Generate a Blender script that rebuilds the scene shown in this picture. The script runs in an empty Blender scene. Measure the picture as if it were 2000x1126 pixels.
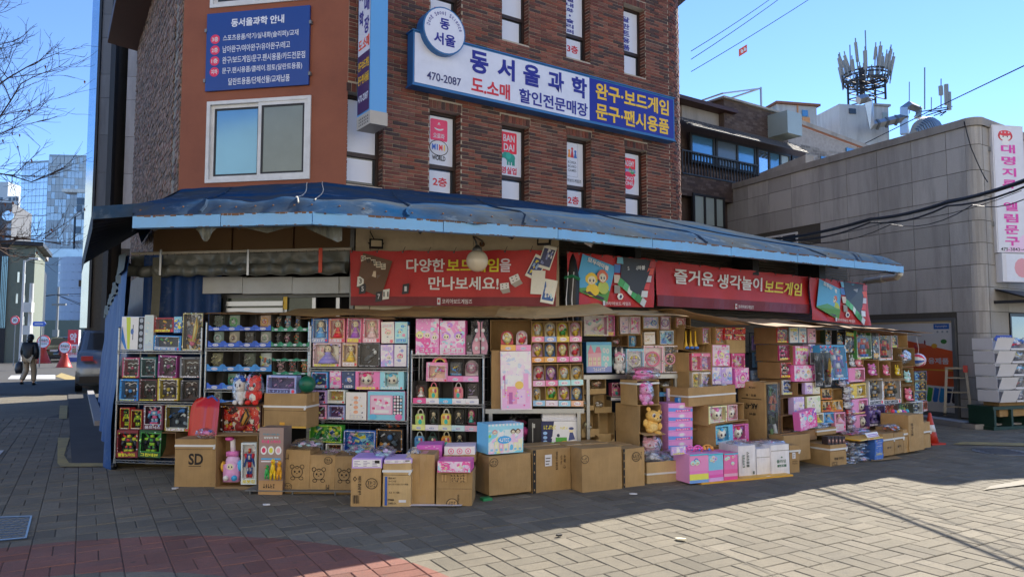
import bpy,math,random
from mathutils import Matrix,Vector,noise
R=math.radians
D=bpy.data
SC=bpy.context.scene
COL=SC.collection
# ------------------------------------------------------------------ camera, sky, sun, exposure
F,CX,CY,TILT,EYE=1444.0,1000.0,563.0,R(4.0),1.6
cam_d=D.cameras.new('camera');cam=D.objects.new('camera',cam_d);COL.objects.link(cam)
cam_d.sensor_width=36;cam_d.lens=F/2000*36;cam_d.clip_end=3000;cam_d.clip_start=.05
cam.location=(0,0,EYE);cam.rotation_euler=(R(90)+TILT,0,0)
SC.camera=cam
SUN_AZ,SUN_EL=R(35.6),R(37.4)
W=D.worlds.new('World');SC.world=W;W.use_nodes=True
nt=W.node_tree;nt.nodes.clear()
sky=nt.nodes.new('ShaderNodeTexSky');sky.sky_type='NISHITA';sky.sun_disc=False
sky.sun_elevation=SUN_EL;sky.sun_rotation=SUN_AZ;sky.air_density=.6;sky.dust_density=0;sky.ozone_density=6
bg=nt.nodes.new('ShaderNodeBackground');bg.inputs[1].default_value=.1
wo=nt.nodes.new('ShaderNodeOutputWorld')
nt.links.new(sky.outputs[0],bg.inputs[0]);nt.links.new(bg.outputs[0],wo.inputs[0])
sd=D.lights.new('sun','SUN');sd.energy=3.3;sd.angle=R(.5);sd.color=(1,.93,.82)
so=D.objects.new('sun',sd);COL.objects.link(so)
sdir=Vector((math.sin(SUN_AZ)*math.cos(SUN_EL),math.cos(SUN_AZ)*math.cos(SUN_EL),math.sin(SUN_EL)))
so.rotation_euler=sdir.to_track_quat('Z','Y').to_euler();so.location=sdir*60
SC.view_settings.view_transform='Standard';SC.view_settings.look='None'
SC.view_settings.exposure=1.75;SC.view_settings.gamma=1;SC.view_settings.use_curve_mapping=False
SC.render.engine='CYCLES'
SC.cycles.max_bounces=6;SC.cycles.transparent_max_bounces=12;SC.cycles.caustics_reflective=False;SC.cycles.caustics_refractive=False
# ------------------------------------------------------------------ survey helpers: sight lines of the print met with real planes
_c,_s=math.cos(TILT),math.sin(TILT)
def ray(px,py):
 u,v=(px-CX)/F,(CY-py)/F
 return Vector((u,_c-v*_s,_s+v*_c))
def hz(px,py,z=0.):
 d=ray(px,py);k=(z-EYE)/d.z
 return Vector((d.x*k,d.y*k,z))
def dep(px,py,Y):
 d=ray(px,py);k=Y/d.y
 return Vector((d.x*k,Y,EYE+d.z*k))
class Pl:
 def __init__(s,o,phi):
  s.o=Vector((o[0],o[1]));s.phi=phi
  s.d=Vector((math.cos(R(phi)),math.sin(R(phi))));s.n=Vector((s.d.y,-s.d.x))
 def hit(s,px,py):
  r=ray(px,py);rv=Vector((r.x,r.y))
  k=s.o.dot(s.n)/rv.dot(s.n)
  return(rv*k-s.o).dot(s.d),EYE+r.z*k
 def pt(s,t,z=0,off=0):
  p=s.o+s.d*t+s.n*off
  return Vector((p.x,p.y,z))
 def sh(s,off):return Pl(s.o+s.n*off,s.phi)
# ------------------------------------------------------------------ materials
MT={}
def lin(h):
 h=h.lstrip('#');o=[]
 for i in(0,2,4):
  c=int(h[i:i+2],16)/255
  o.append(c/12.92 if c<=.04045 else((c+.055)/1.055)**2.4)
 return o
class N:
 def __init__(s,name):
  s.m=D.materials.new(name);s.m.use_nodes=True;s.t=s.m.node_tree;s.t.nodes.clear()
  s.out=s.n('OutputMaterial')
 def n(s,typ,**kw):
  x=s.t.nodes.new('ShaderNode'+typ)
  for k,v in kw.items():
   if hasattr(x,k):setattr(x,k,v)
   else:x.inputs[k.replace('_',' ')].default_value=v
  return x
 def l(s,a,b):s.t.links.new(a,b)
 def math(s,op,a,b=None):
  x=s.n('Math',operation=op)
  for i,v in enumerate((a,b)):
   if v is None:continue
   if isinstance(v,(int,float)):x.inputs[i].default_value=v
   else:s.l(v,x.inputs[i])
  return x.outputs[0]
 def mix(s,fac,a,b,mode='MIX'):
  x=s.n('Mix',data_type='RGBA',blend_type=mode);x.clamp_factor=True
  for i,v in((0,fac),(6,a),(7,b)):
   if isinstance(v,(int,float)):x.inputs[i].default_value=v
   elif isinstance(v,(tuple,list)):x.inputs[i].default_value=(*v[:3],1)
   else:s.l(v,x.inputs[i])
  return x.outputs[2]
 def ramp(s,fac,stops,interp='LINEAR'):
  x=s.n('ValToRGB');cr=x.color_ramp;cr.interpolation=interp
  while len(cr.elements)<len(stops):cr.elements.new(.5)
  for e,(p,c) in zip(cr.elements,stops):
   e.position=p;e.color=(*c[:3],1) if isinstance(c,(tuple,list)) else(c,c,c,1)
  s.l(fac,x.inputs[0]);return x.outputs[0]
 def noise(s,vec,scale,detail=4.,rough=.55):
  x=s.n('TexNoise');x.inputs['Scale'].default_value=scale;x.inputs['Detail'].default_value=detail;x.inputs['Roughness'].default_value=rough
  if vec is not None:s.l(vec,x.inputs['Vector'])
  return x.outputs['Fac']
 def bsdf(s,color,rough=.6,metal=0,spec=.5,bump=None,bd=.01,bs=.5,coat=0):
  b=s.n('BsdfPrincipled')
  for k,v in(('Base Color',color),('Roughness',rough),('Metallic',metal),('Specular IOR Level',spec),('Coat Weight',coat)):
   if isinstance(v,(int,float)):b.inputs[k].default_value=v
   elif isinstance(v,(tuple,list)):b.inputs[k].default_value=(*v[:3],1)
   else:s.l(v,b.inputs[k])
  if bump is not None:
   p=s.n('Bump');p.inputs['Strength'].default_value=bs;p.inputs['Distance'].default_value=bd
   s.l(bump,p.inputs['Height']);s.l(p.outputs[0],b.inputs['Normal'])
  s.l(b.outputs[0],s.out.inputs[0]);return b
def plain(name,c,rough=.6,metal=0,var=.12,vs=5.,bump=0,rand=0,spec=.5,coat=0,vs2=0,dirt=None,da=.5,world=False):
 if isinstance(c,str):c=lin(c)
 g=N(name);tc=g.n('TexCoord');v=tc.outputs['Object']
 if world:v=g.n('NewGeometry').outputs['Position']
 f=g.noise(v,vs)
 k=g.math('ADD',g.math('MULTIPLY',f,2*var),1-var)
 if rand:k=g.math('MULTIPLY',k,g.math('ADD',g.math('MULTIPLY',g.n('ObjectInfo').outputs['Random'],2*rand),1-rand))
 if vs2:k=g.math('MULTIPLY',k,g.math('ADD',g.math('MULTIPLY',g.noise(v,vs2,2),.3),.85))
 colr=g.mix(1.0,c,k,'MULTIPLY')
 if dirt:
  d=lin(dirt) if isinstance(dirt,str) else dirt
  colr=g.mix(g.math('MULTIPLY',g.ramp(g.noise(v,vs*.6,6,.7),[(.42,0.),(.68,1.)]),da),colr,d)
 g.bsdf(colr,rough,metal,spec,f if bump else None,bump or.01,coat=coat)
 MT[name]=g.m;return g.m
def C(h):
 if h in MT:return h
 plain(h,[min(.86,q*1.3+.004) for q in lin(h)],.42,var=.05,vs=30)
 return h
def fur(h):
 n='fur_'+h
 if n not in MT:plain(n,[min(.85,q*1.3+.004) for q in lin(h)],.95,var=.3,vs=45,bump=.03,spec=.1)
 return n
def art(name,cols,scale=22.,mixsc=4.):
 g=N(name);tc=g.n('TexCoord');oi=g.n('ObjectInfo')
 add=g.n('VectorMath',operation='ADD');g.l(tc.outputs['Object'],add.inputs[0])
 sc=g.n('VectorMath',operation='SCALE');g.l(oi.outputs['Location'],sc.inputs[0]);sc.inputs['Scale'].default_value=13.7
 g.l(sc.outputs[0],add.inputs[1]);v=add.outputs[0]
 vo=g.n('TexVoronoi');vo.inputs['Scale'].default_value=scale;g.l(v,vo.inputs['Vector'])
 sep=g.n('SeparateColor');g.l(vo.outputs['Color'],sep.inputs[0])
 n_=len(cols);L=[[min(.86,q*1.25) for q in lin(c)] for c in cols]
 a=g.ramp(sep.outputs[0],[(i/n_,L[i]) for i in range(n_)],'CONSTANT')
 b=g.ramp(g.noise(v,mixsc,2),[(0,L[0]),(.46,L[0]),(.5,L[1]),(.58,L[1]),(.6,L[2%n_])],'CONSTANT')
 c=g.mix(g.ramp(g.noise(v,mixsc*1.7,1),[(.45,0.),(.5,1.)]),a,b)
 vo2=g.n('TexVoronoi');vo2.inputs['Scale'].default_value=scale*1.5;g.l(v,vo2.inputs['Vector'])
 spot=g.ramp(vo2.outputs['Distance'],[(.2,1.),(.26,0.)])
 c=g.mix(g.math('MULTIPLY',spot,.8),c,L[-1])
 g.bsdf(c,.35,0,.5)
 MT[name]=g.m
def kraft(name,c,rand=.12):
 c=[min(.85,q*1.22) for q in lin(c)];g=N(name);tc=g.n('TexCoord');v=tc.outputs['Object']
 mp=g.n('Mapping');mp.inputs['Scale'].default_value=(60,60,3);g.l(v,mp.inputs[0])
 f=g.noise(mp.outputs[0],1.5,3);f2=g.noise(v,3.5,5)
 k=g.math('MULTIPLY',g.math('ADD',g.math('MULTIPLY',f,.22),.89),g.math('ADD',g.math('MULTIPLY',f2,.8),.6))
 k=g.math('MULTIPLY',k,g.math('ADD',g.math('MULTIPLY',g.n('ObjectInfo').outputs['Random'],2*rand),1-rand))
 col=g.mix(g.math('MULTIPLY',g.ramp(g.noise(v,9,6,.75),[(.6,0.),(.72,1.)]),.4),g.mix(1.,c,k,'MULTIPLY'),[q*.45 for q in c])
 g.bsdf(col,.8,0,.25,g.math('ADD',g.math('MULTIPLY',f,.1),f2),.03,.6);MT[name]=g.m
def film(name,tint=(1,1,1),gl=.015,rough=.12,bump=0):
 g=N(name);t=g.n('BsdfTransparent');t.inputs[0].default_value=(*tint,1)
 b=g.n('BsdfGlossy');b.inputs['Roughness'].default_value=rough
 m=g.n('MixShader');fr=g.n('Fresnel');fr.inputs[0].default_value=1.45
 g.l(g.math('ADD',g.math('MULTIPLY',fr.outputs[0],.55),gl),m.inputs[0])
 if bump:
  p=g.n('Bump');p.inputs['Strength'].default_value=1;p.inputs['Distance'].default_value=bump
  g.l(g.noise(g.n('TexCoord').outputs['Object'],28,3),p.inputs['Height']);g.l(p.outputs[0],b.inputs['Normal'])
 g.l(t.outputs[0],m.inputs[1]);g.l(b.outputs[0],m.inputs[2]);g.l(m.outputs[0],g.out.inputs[0]);MT[name]=g.m
film('film');film('bag_film',(.95,.96,.97),.05,.22,.02)
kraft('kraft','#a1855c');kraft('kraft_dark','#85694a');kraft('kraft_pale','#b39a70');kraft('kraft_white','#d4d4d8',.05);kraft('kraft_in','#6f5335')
plain('ink','#2a2622',.8,var=.2);plain('ink_soft','#4a3c2c',.8,var=.2);plain('tape','#b39468',.3,var=.1,coat=.3);plain('strap','#dfe2e2',.35)
plain('black','#141416',.5);plain('white','#dcdde2',.5,var=.06);plain('card_in','#3b3936',.7)
plain('steel','#a9adb0',.32,.9,var=.12);plain('steel_dull','#7c7f80',.5,.6,var=.2);plain('dark_metal','#2b2c2e',.5,.3)
plain('skin','#f0c4a4',.5,var=.03)
# ------------------------------------------------------------------ mesh builder
_txt={}
_tc=[D.curves.new('t','FONT')];_tc.append(D.objects.new('t',_tc[0]))
def text_raw(s,bold=0.,sp=1.0):
 k=(s,bold,sp)
 if k not in _txt:
  c=_tc[0];c.body=s;c.resolution_u=3;c.offset=bold;c.space_character=sp
  m=D.meshes.new_from_object(_tc[1])
  V=[(v.co.x,v.co.y) for v in m.vertices];P=[tuple(p.vertices) for p in m.polygons]
  D.meshes.remove(m)
  x0=min(v[0] for v in V);x1=max(v[0] for v in V);y0=min(v[1] for v in V);y1=max(v[1] for v in V)
  _txt[k]=([((v[0]-x0)/(x1-x0)-.5,(v[1]-y0)/(y1-y0)-.5) for v in V],P)
 return _txt[k]
class MB:
 def __init__(s):s.V=[];s.F=[];s.M=[]
 def f(s,idx,m):s.F.append(tuple(idx));s.M.append(m)
 def poly(s,pts,m):
  n=len(s.V);s.V+=[tuple(p) for p in pts];s.f(range(n,n+len(pts)),m);return s
 def box(s,x0,y0,z0,x1,y1,z1,m,skip=''):
  n=len(s.V)
  s.V+=[(x0,y0,z0),(x1,y0,z0),(x1,y1,z0),(x0,y1,z0),(x0,y0,z1),(x1,y0,z1),(x1,y1,z1),(x0,y1,z1)]
  for k,q in(('b',(3,2,1,0)),('t',(4,5,6,7)),('f',(0,1,5,4)),('r',(1,2,6,5)),('k',(2,3,7,6)),('l',(3,0,4,7))):
   if k not in skip:s.f([n+i for i in q],m)
  return s
 def xf(s,mat,start=0):
  for i in range(start,len(s.V)):s.V[i]=tuple(mat@Vector(s.V[i]))
  return s
 def obox(s,c,size,m,rz=0,rx=0,ry=0):
  n=len(s.V);a,b,d=(q/2 for q in size);s.box(-a,-b,-d,a,b,d,m)
  return s.xf(Matrix.Translation(c)@Matrix.Rotation(rz,4,'Z')@Matrix.Rotation(ry,4,'Y')@Matrix.Rotation(rx,4,'X'),n)
 def cyl(s,p,q,r,m,n=8,r2=None,cap=True):
  p,q=Vector(p),Vector(q);r2=r if r2 is None else r2
  rot=(q-p).to_track_quat('Z','Y').to_matrix();b=len(s.V)
  for c,rr in((p,r),(q,r2)):
   for i in range(n):
    a=2*math.pi*i/n;s.V.append(tuple(c+rot@Vector((rr*math.cos(a),rr*math.sin(a),0))))
  for i in range(n):j=(i+1)%n;s.f((b+i,b+j,b+n+j,b+n+i),m)
  if cap:s.f([b+n-1-i for i in range(n)],m);s.f([b+n+i for i in range(n)],m)
  return s
 def tube(s,pts,r,m,n=6,r2=None):
  pts=[Vector(p) for p in pts];b=len(s.V);L=len(pts);r2=r if r2 is None else r2
  for k,p in enumerate(pts):
   t=(pts[min(k+1,L-1)]-pts[max(k-1,0)]);rot=t.to_track_quat('Z','Y').to_matrix();rr=r+(r2-r)*k/max(1,L-1)
   for i in range(n):
    a=2*math.pi*i/n;s.V.append(tuple(p+rot@Vector((rr*math.cos(a),rr*math.sin(a),0))))
  for k in range(L-1):
   for i in range(n):
    j=(i+1)%n;s.f((b+k*n+i,b+k*n+j,b+k*n+n+j,b+k*n+n+i),m)
  s.f([b+n-1-i for i in range(n)],m);s.f([b+(L-1)*n+i for i in range(n)],m)
  return s
 def sph(s,c,r,m,n=10,k=6,z0=-1.,z1=1.):
  r=(r,r,r) if isinstance(r,(int,float)) else r;b=len(s.V);a0,a1=math.asin(z0),math.asin(z1)
  for j in range(k+1):
   la=a0+(a1-a0)*j/k
   for i in range(n):
    lo=2*math.pi*i/n
    s.V.append((c[0]+r[0]*math.cos(la)*math.cos(lo),c[1]+r[1]*math.cos(la)*math.sin(lo),c[2]+r[2]*math.sin(la)))
  for j in range(k):
   for i in range(n):
    i2=(i+1)%n;s.f((b+j*n+i,b+j*n+i2,b+j*n+n+i2,b+j*n+n+i),m)
  return s
 def lathe(s,prof,c,m,n=12):
  b=len(s.V)
  for r,z in prof:
   for i in range(n):a=2*math.pi*i/n;s.V.append((c[0]+r*math.cos(a),c[1]+r*math.sin(a),c[2]+z))
  for j in range(len(prof)-1):
   for i in range(n):
    i2=(i+1)%n;s.f((b+j*n+i,b+j*n+i2,b+j*n+n+i2,b+j*n+n+i),m)
  s.f([b+i for i in range(n)][::-1],m);s.f([b+(len(prof)-1)*n+i for i in range(n)],m);return s
 def ell(s,x,z,rx,rz,y,m,n=14,a0=0.,a1=2*math.pi):
  return s.poly([(x+rx*math.cos(a0+(a1-a0)*i/n),y,z+rz*math.sin(a0+(a1-a0)*i/n)) for i in range(n+(a1-a0<6.2))],m)
 def rect(s,x0,z0,x1,z1,y,m):return s.poly([(x0,y,z0),(x1,y,z0),(x1,y,z1),(x0,y,z1)],m)
 def prism(s,pts,y0,y1,m,m2=None):
  n=len(pts);b=len(s.V)
  s.V+=[(p[0],y0,p[1]) for p in pts]+[(p[0],y1,p[1]) for p in pts]
  s.f(range(b,b+n),m);s.f([b+2*n-1-i for i in range(n)],m2 or m)
  for i in range(n):j=(i+1)%n;s.f((b+j,b+i,b+n+i,b+n+j),m2 or m)
  return s
 def grid(s,fn,nu,nv,m,flip=False):
  b=len(s.V)
  for j in range(nv+1):
   for i in range(nu+1):s.V.append(tuple(fn(i/nu,j/nv)))
  for j in range(nv):
   for i in range(nu):
    q=[b+j*(nu+1)+i,b+j*(nu+1)+i+1,b+(j+1)*(nu+1)+i+1,b+(j+1)*(nu+1)+i]
    s.f(q[::-1] if flip else q,m)
  return s
 def text(s,t,x,z,w,h,y,m,bold=.02,rot=0.,sp=1.0):
  V,P=text_raw(t,bold,sp);b=len(s.V);c_,s_=math.cos(rot),math.sin(rot)
  for a,d in V:
   a*=w;d*=h;s.V.append((x+a*c_-d*s_,y,z+a*s_+d*c_))
  for p in P:s.f([b+i for i in p],m)
  return s
 def build(s,name,parent=None,smooth=False,kind=None,label=None):
  me=D.meshes.new(name);me.from_pydata(s.V,[],s.F);names=[]
  for m in s.M:
   if m not in names:names.append(m)
  for m in names:
   if m not in MT:C(m)
   me.materials.append(MT[m])
  ix={m:i for i,m in enumerate(names)}
  me.polygons.foreach_set('material_index',[ix[m] for m in s.M])
  if smooth:me.polygons.foreach_set('use_smooth',[True]*len(s.F))
  me.update();o=D.objects.new(name,me);COL.objects.link(o)
  if parent:o.parent=parent
  if kind:o['kind']=kind
  if label:o['label']=label
  return o
SEEN={}
def tag(o,label,cat,group=None):
 o['label']=label;o['category']=cat
 if group:o['group']=group
 nw=len(label.split())
 if not 4<=nw<=16:print('LABEL LEN',nw,label)
 if label in SEEN and not group:print('DUP LABEL',label)
 SEEN[label]=o;return o
def thing(name,label,cat,loc=(0,0,0),rz=0.,group=None):
 o=D.objects.new(name,None);COL.objects.link(o);o.empty_display_size=.1
 o.location=loc;o.rotation_euler=(0,0,rz);return tag(o,label,cat,group)
def dup(o,parent=None):
 c=o.copy();COL.objects.link(c)
 if parent:c.parent=parent
 for ch in o.children:dup(ch,c)
 return c
# ------------------------------------------------------------------ survey planes
PB0=(-2.78,12.24)
PB=Pl(PB0,34.5);PC=Pl(PB0,-10.5)
PSo=PC.pt(-3.12);PS=Pl((PSo.x,PSo.y),-58.0)
rnd=random.Random(7)
# ------------------------------------------------------------------ structure materials
def brick_mat(name,stops,world=True):
 g=N(name);ge=g.n('NewGeometry');oi=g.n('ObjectInfo');v=ge.outputs['Position']
 r=g.math('FRACT',g.math('ADD',ge.outputs['Random Per Island'],g.math('MULTIPLY',oi.outputs['Random'],7.31)))
 c=g.ramp(r,stops,'CONSTANT')
 f=g.noise(v,9,5,.65);f2=g.noise(v,55,3)
 c=g.mix(1.,c,g.math('ADD',g.math('MULTIPLY',f,.7),.62),'MULTIPLY')
 c=g.mix(1.,c,g.math('ADD',g.math('MULTIPLY',f2,.6),.7),'MULTIPLY')
 g.bsdf(c,.78,0,.3,f2,.006,.6);MT[name]=g.m
brick_mat('brick_face',[(0,(.23,.075,.048)),(.16,(.15,.052,.04)),(.34,(.075,.048,.045)),(.5,(.17,.068,.05)),(.64,(.25,.095,.065)),(.76,(.1,.05,.042)),(.9,(.19,.09,.068))])
brick_mat('brick_old',[(0,(.2,.135,.095)),(.25,(.26,.175,.125)),(.5,(.14,.1,.075)),(.7,(.32,.22,.17)),(.85,(.23,.125,.09))])
brick_mat('brick_brown',[(0,(.085,.06,.05)),(.3,(.11,.08,.065)),(.6,(.07,.05,.045)),(.8,(.13,.1,.085))])
brick_mat('brick_grey',[(0,(.26,.25,.24)),(.3,(.32,.31,.29)),(.6,(.2,.19,.18)),(.8,(.38,.36,.34))])
plain('mortar',(.46,.4,.31),.9,var=.25,vs=6,bump=.004,world=True)
plain('mortar_grey',(.26,.23,.19),.9,var=.25,vs=6,world=True)
plain('stucco',(.27,.085,.04),.7,var=.1,vs=1.2,vs2=120,bump=.003,dirt='#5c2c1e',da=.35,world=True)
plain('win_white','#d6d8d8',.4,dirt='#8a8478',da=.25,world=True);plain('win_brown','#3a2c26',.45,.2,world=True)
plain('sticker','#dfe3ec',.35,var=.04);plain('sign_white','#e2e5ef',.3,var=.03,dirt='#b9bcc8',da=.25)
plain('sign_blue','#123f8c',.35,var=.05,vs=2);plain('sign_case','#2f6fa6',.45,var=.1);plain('sign_navy','#1c1a8c',.3,var=.05)
plain('navy','#201e8a',.4,var=.03);plain('red','#cf2430',.4,var=.05);plain('yellow','#f2c21c',.4,var=.05)
plain('fascia',(.17,.44,.78),.45,var=.1,vs=3,dirt='#7d8c98',da=.3,world=True)
plain('rust',(.17,.085,.045),.9,var=.4,vs=30)
def tarp_mat(name,c,d,lo=.45,hi=.7,da=.75,rough=.55,spec=.4):
 g=N(name);v=g.n('NewGeometry').outputs['Position']
 f=g.noise(v,.9,6,.62);f2=g.noise(v,14,4);f3=g.noise(v,3.2,5,.7)
 col=g.mix(g.math('MULTIPLY',g.ramp(f,[(lo,0.),(hi,1.)]),da),lin(c),lin(d))
 col=g.mix(1.,col,g.math('ADD',g.math('MULTIPLY',f2,.4),.8),'MULTIPLY')
 col=g.mix(g.math('MULTIPLY',g.ramp(f3,[(.58,0.),(.7,1.)]),.35),col,lin('#8796a3'))
 g.bsdf(col,rough,0,spec,f3,.02,.4);MT[name]=g.m
tarp_mat('tarp_blue','#1e486f','#4b5052',.34,.6,.9,rough=1.,spec=.0);tarp_mat('tarp_wall','#1b4480','#3a4a6a',.5,.8,.5);tarp_mat('tarp_grey','#70736d','#454844',rough=.28)
tarp_mat('tarp_olive','#51534a','#6d6a58',rough=.6)
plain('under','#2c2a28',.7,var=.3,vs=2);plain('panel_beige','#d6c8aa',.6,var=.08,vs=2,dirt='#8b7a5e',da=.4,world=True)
plain('panel_brown','#9a7a58',.7,var=.15,vs=2,world=True);plain('panel_white','#c4c9ca',.5,dirt='#97958a',da=.3,world=True)
plain('blade_blue','#5fa3dc',.35,var=.05,vs=1);plain('vent_beige','#b7b0a4',.5);plain('pipe','#c9c3b4',.5)
def glass(name,c,rough=.06,mm=.75,bump=.004):
 g=N(name);v=g.n('NewGeometry').outputs['Position']
 b=g.bsdf(g.mix(g.noise(v,.8,3),[x*.7 for x in c],[x*1.2 for x in c]),rough,mm,.8,g.noise(v,1.1,2),bump,.4);MT[name]=g.m
glass('glass_dark',(.05,.06,.07),.05,.3);glass('glass_blue',(.12,.3,.46),.12,.5);glass('glass_sky',(.42,.56,.68),.08,.9,.01)
# ------------------------------------------------------------------ ground
def paver_mat(name,per=True):
 g=N(name);ge=g.n('NewGeometry');oi=g.n('ObjectInfo');P=ge.outputs['Position']
 r=g.math('FRACT',g.math('ADD',ge.outputs['Random Per Island'],g.math('MULTIPLY',oi.outputs['Random'],7.31)))
 sub=g.n('VectorMath',operation='DISTANCE');g.l(P,sub.inputs[0]);sub.inputs[1].default_value=(-2.576,3.482,0)
 d=sub.outputs['Value']
 ring=g.math('MULTIPLY',g.math('GREATER_THAN',d,1.78),g.math('LESS_THAN',d,2.72))
 grey=g.ramp(r,[(0,(.15,.132,.097)),(.4,(.208,.182,.132)),(.75,(.178,.154,.112)),(1,(.238,.208,.154))])
 redc=g.ramp(r,[(0,(.2,.09,.066)),(.5,(.27,.12,.088)),(1,(.23,.115,.09))])
 col=g.mix(ring,grey,redc)
 spk=g.noise(P,260,2,.6);f=g.noise(P,1.4,6,.65);f2=g.noise(P,18,4)
 col=g.mix(1.,col,g.ramp(spk,[(.3,.62),(.5,1.),(.7,1.35)]),'MULTIPLY')
 col=g.mix(1.,col,g.math('ADD',g.math('MULTIPLY',f,.7),.62),'MULTIPLY')
 col=g.mix(g.math('MULTIPLY',g.ramp(f2,[(.55,0.),(.75,1.)]),.45),col,(.085,.08,.07))
 col=g.mix(g.math('MULTIPLY',g.ramp(g.noise(P,.55,5,.7),[(.5,0.),(.68,1.)]),.35),col,(.1,.092,.075))
 gum=g.n('TexVoronoi');gum.inputs['Scale'].default_value=2.6;g.l(P,gum.inputs['Vector']);col=g.mix(g.math('MULTIPLY',g.ramp(gum.outputs['Distance'],[(.045,1.),(.06,0.)]),.6),col,(.06,.058,.052))
 hgt=spk
 if not per:
  bk=g.n('TexBrick');mp=g.n('Mapping');mp.inputs['Rotation'].default_value=(0,0,R(30));g.l(P,mp.inputs[0]);g.l(mp.outputs[0],bk.inputs[0])
  for k,v in(('Scale',1.),('Brick Width',.3),('Row Height',.15),('Mortar Size',.006)):bk.inputs[k].default_value=v
  col=g.mix(bk.outputs['Fac'],col,(.05,.047,.042))
 g.bsdf(col,.9,0,.3,hgt,.003,.7);MT[name]=g.m
paver_mat('paver_top');paver_mat('paver_far',False)
plain('joint',(.075,.068,.056),.95,var=.3,vs=20,world=True)
plain('asphalt',(.1,.097,.092),1.,spec=.1,var=.2,vs=1.5,vs2=90,bump=.004,world=True)
plain('road_yellow',(.42,.31,.1),.8,var=.2,vs=6,dirt='#6a6254',da=.6,world=True);plain('road_white',(.6,.6,.6),.8,var=.15,vs=6,dirt='#7d7d7a',da=.5,world=True)
plain('patch',(.27,.245,.195),.9,var=.2,vs=5,dirt='#8a8068',da=.5,world=True);plain('kerb',(.3,.29,.28),.9,var=.15,vs=4,world=True)
g_=MB();g_.box(-700,-60,-.5,700,900,-.012,'paver_far');o=g_.build('ground');o['kind']='structure'
pav=MB();pav.rect(0,0,1,1,0,'joint');pav.V=[(-7.4,3.2,-.008),(9.5,3.2,-.008),(13.5,17,-.008),(-10,17,-.008)]
pavement=pav.build('pavement',kind='structure')
A,B_=Vector((math.cos(R(60)),math.sin(R(60)))),None
A=Vector((math.sin(R(60)),math.cos(R(60))));B_=Vector((-math.sin(R(30)),math.cos(R(30))))
cells=[]
for i in range(-30,62):
 for j in range(-6,62):
  for k in range(2):
   hor=(i+j)%2==0
   cu,cv=((i+.5)*.3,(j+.25+.5*k)*.3) if hor else((i+.25+.5*k)*.3,(j+.5)*.3)
   p=A*cu+B_*cv
   if p.y<4.4 or p.y>15.5 or abs(p.x)>.72*p.y+.5:continue
   if p.x<-5.6 and p.y>8.7 and p.x<-.55*p.y:pass
   cells.append((p.length,p,hor))
cells.sort(key=lambda c:c[0])
def paver_mb(mb,p,hor,rot,j):
 hx,hy=(.1475,.0725) if hor else(.0725,.1475);dz=j.uniform(-.002,.003);n=len(mb.V)
 for z,e in((-.03,0),(dz-.004,0),(dz,.006)):
  for sx,sy in((-1,-1),(1,-1),(1,1),(-1,1)):
   q=p+A*(sx*(hx-e))+B_*(sy*(hy-e));mb.V.append((q.x,q.y,z+j.uniform(-.0008,.0008)))
 for a in(0,4):
  for i in range(4):i2=(i+1)%4;mb.f((n+a+i,n+a+i2,n+a+4+i2,n+a+4+i),'paver_top')
 mb.f((n+8,n+9,n+10,n+11),'paver_top')
unit={}
for hor in(True,False):
 mb=MB();paver_mb(mb,Vector((0,0)),hor,0,random.Random(3));o=mb.build('paver');unit[hor]=o.data;D.objects.remove(o)
for d_,p,hor in cells[:300]:
 o=D.objects.new('paver',unit[hor]);COL.objects.link(o);o.parent=pavement;o.location=(p.x,p.y,rnd.uniform(-.002,.002))
 o.rotation_euler=(rnd.gauss(0,.004),rnd.gauss(0,.004),rnd.gauss(0,.006))
mb=MB()
for d_,p,hor in cells[300:]:paver_mb(mb,p,hor,0,rnd)
mb.build('paver_field',pavement,kind='stuff')
# side street and its markings
def strip(name,pts,z,m,kind='structure',parent=None):
 b=MB();b.poly([(p.x,p.y,z) for p in pts],m);o=b.build(name,parent)
 if kind:o['kind']=kind
 return o
strip('side_street',[hz(-700,770),hz(150,770),hz(150,676),hz(-700,676)],.006,'asphalt')
strip('yellow_line',[hz(112,905),hz(118,912),hz(345,911),hz(345,906),hz(135,905),hz(125,890),hz(136,855),hz(113,855)],.012,'road_yellow')
strip('yellow_line',[hz(115,818),hz(131,818),hz(132,792),hz(117,792)],.012,'road_yellow')
strip('yellow_line',[hz(1860,868),hz(1880,863),hz(2080,868),hz(2080,874)],.012,'road_yellow')
strip('yellow_line',[hz(108,735),hz(128,741),hz(165,742),hz(120,728)],.012,'road_yellow')
strip('white_marking',[hz(15,740),hz(108,740),hz(108,732),hz(22,733)],.012,'road_white')
strip('white_marking',[hz(-30,895),hz(-4,893),hz(8,880),hz(-30,880)],.012,'road_white')
strip('white_marking',[hz(1920,958),hz(2060,940),hz(2060,927),hz(1935,950)],.012,'patch')
strip('asphalt_apron',[hz(137,856),hz(140,905),hz(300,906),hz(260,880),hz(193,770),hz(133,770)],.008,'asphalt')
b=MB();p,q=hz(184,832),hz(170,768);dv=(q-p).normalized();nv=Vector((dv.y,-dv.x,0))*.16
b.poly([p,q,q+nv,p+nv],'kerb');b.V=[(x,y,.1) for x,y,z in b.V]+[(x,y,-.05) for x,y,z in b.V]
for i in range(4):b.f((i,(i+1)%4,4+(i+1)%4,4+i),'kerb')
b.build('kerb')['kind']='structure'
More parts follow.
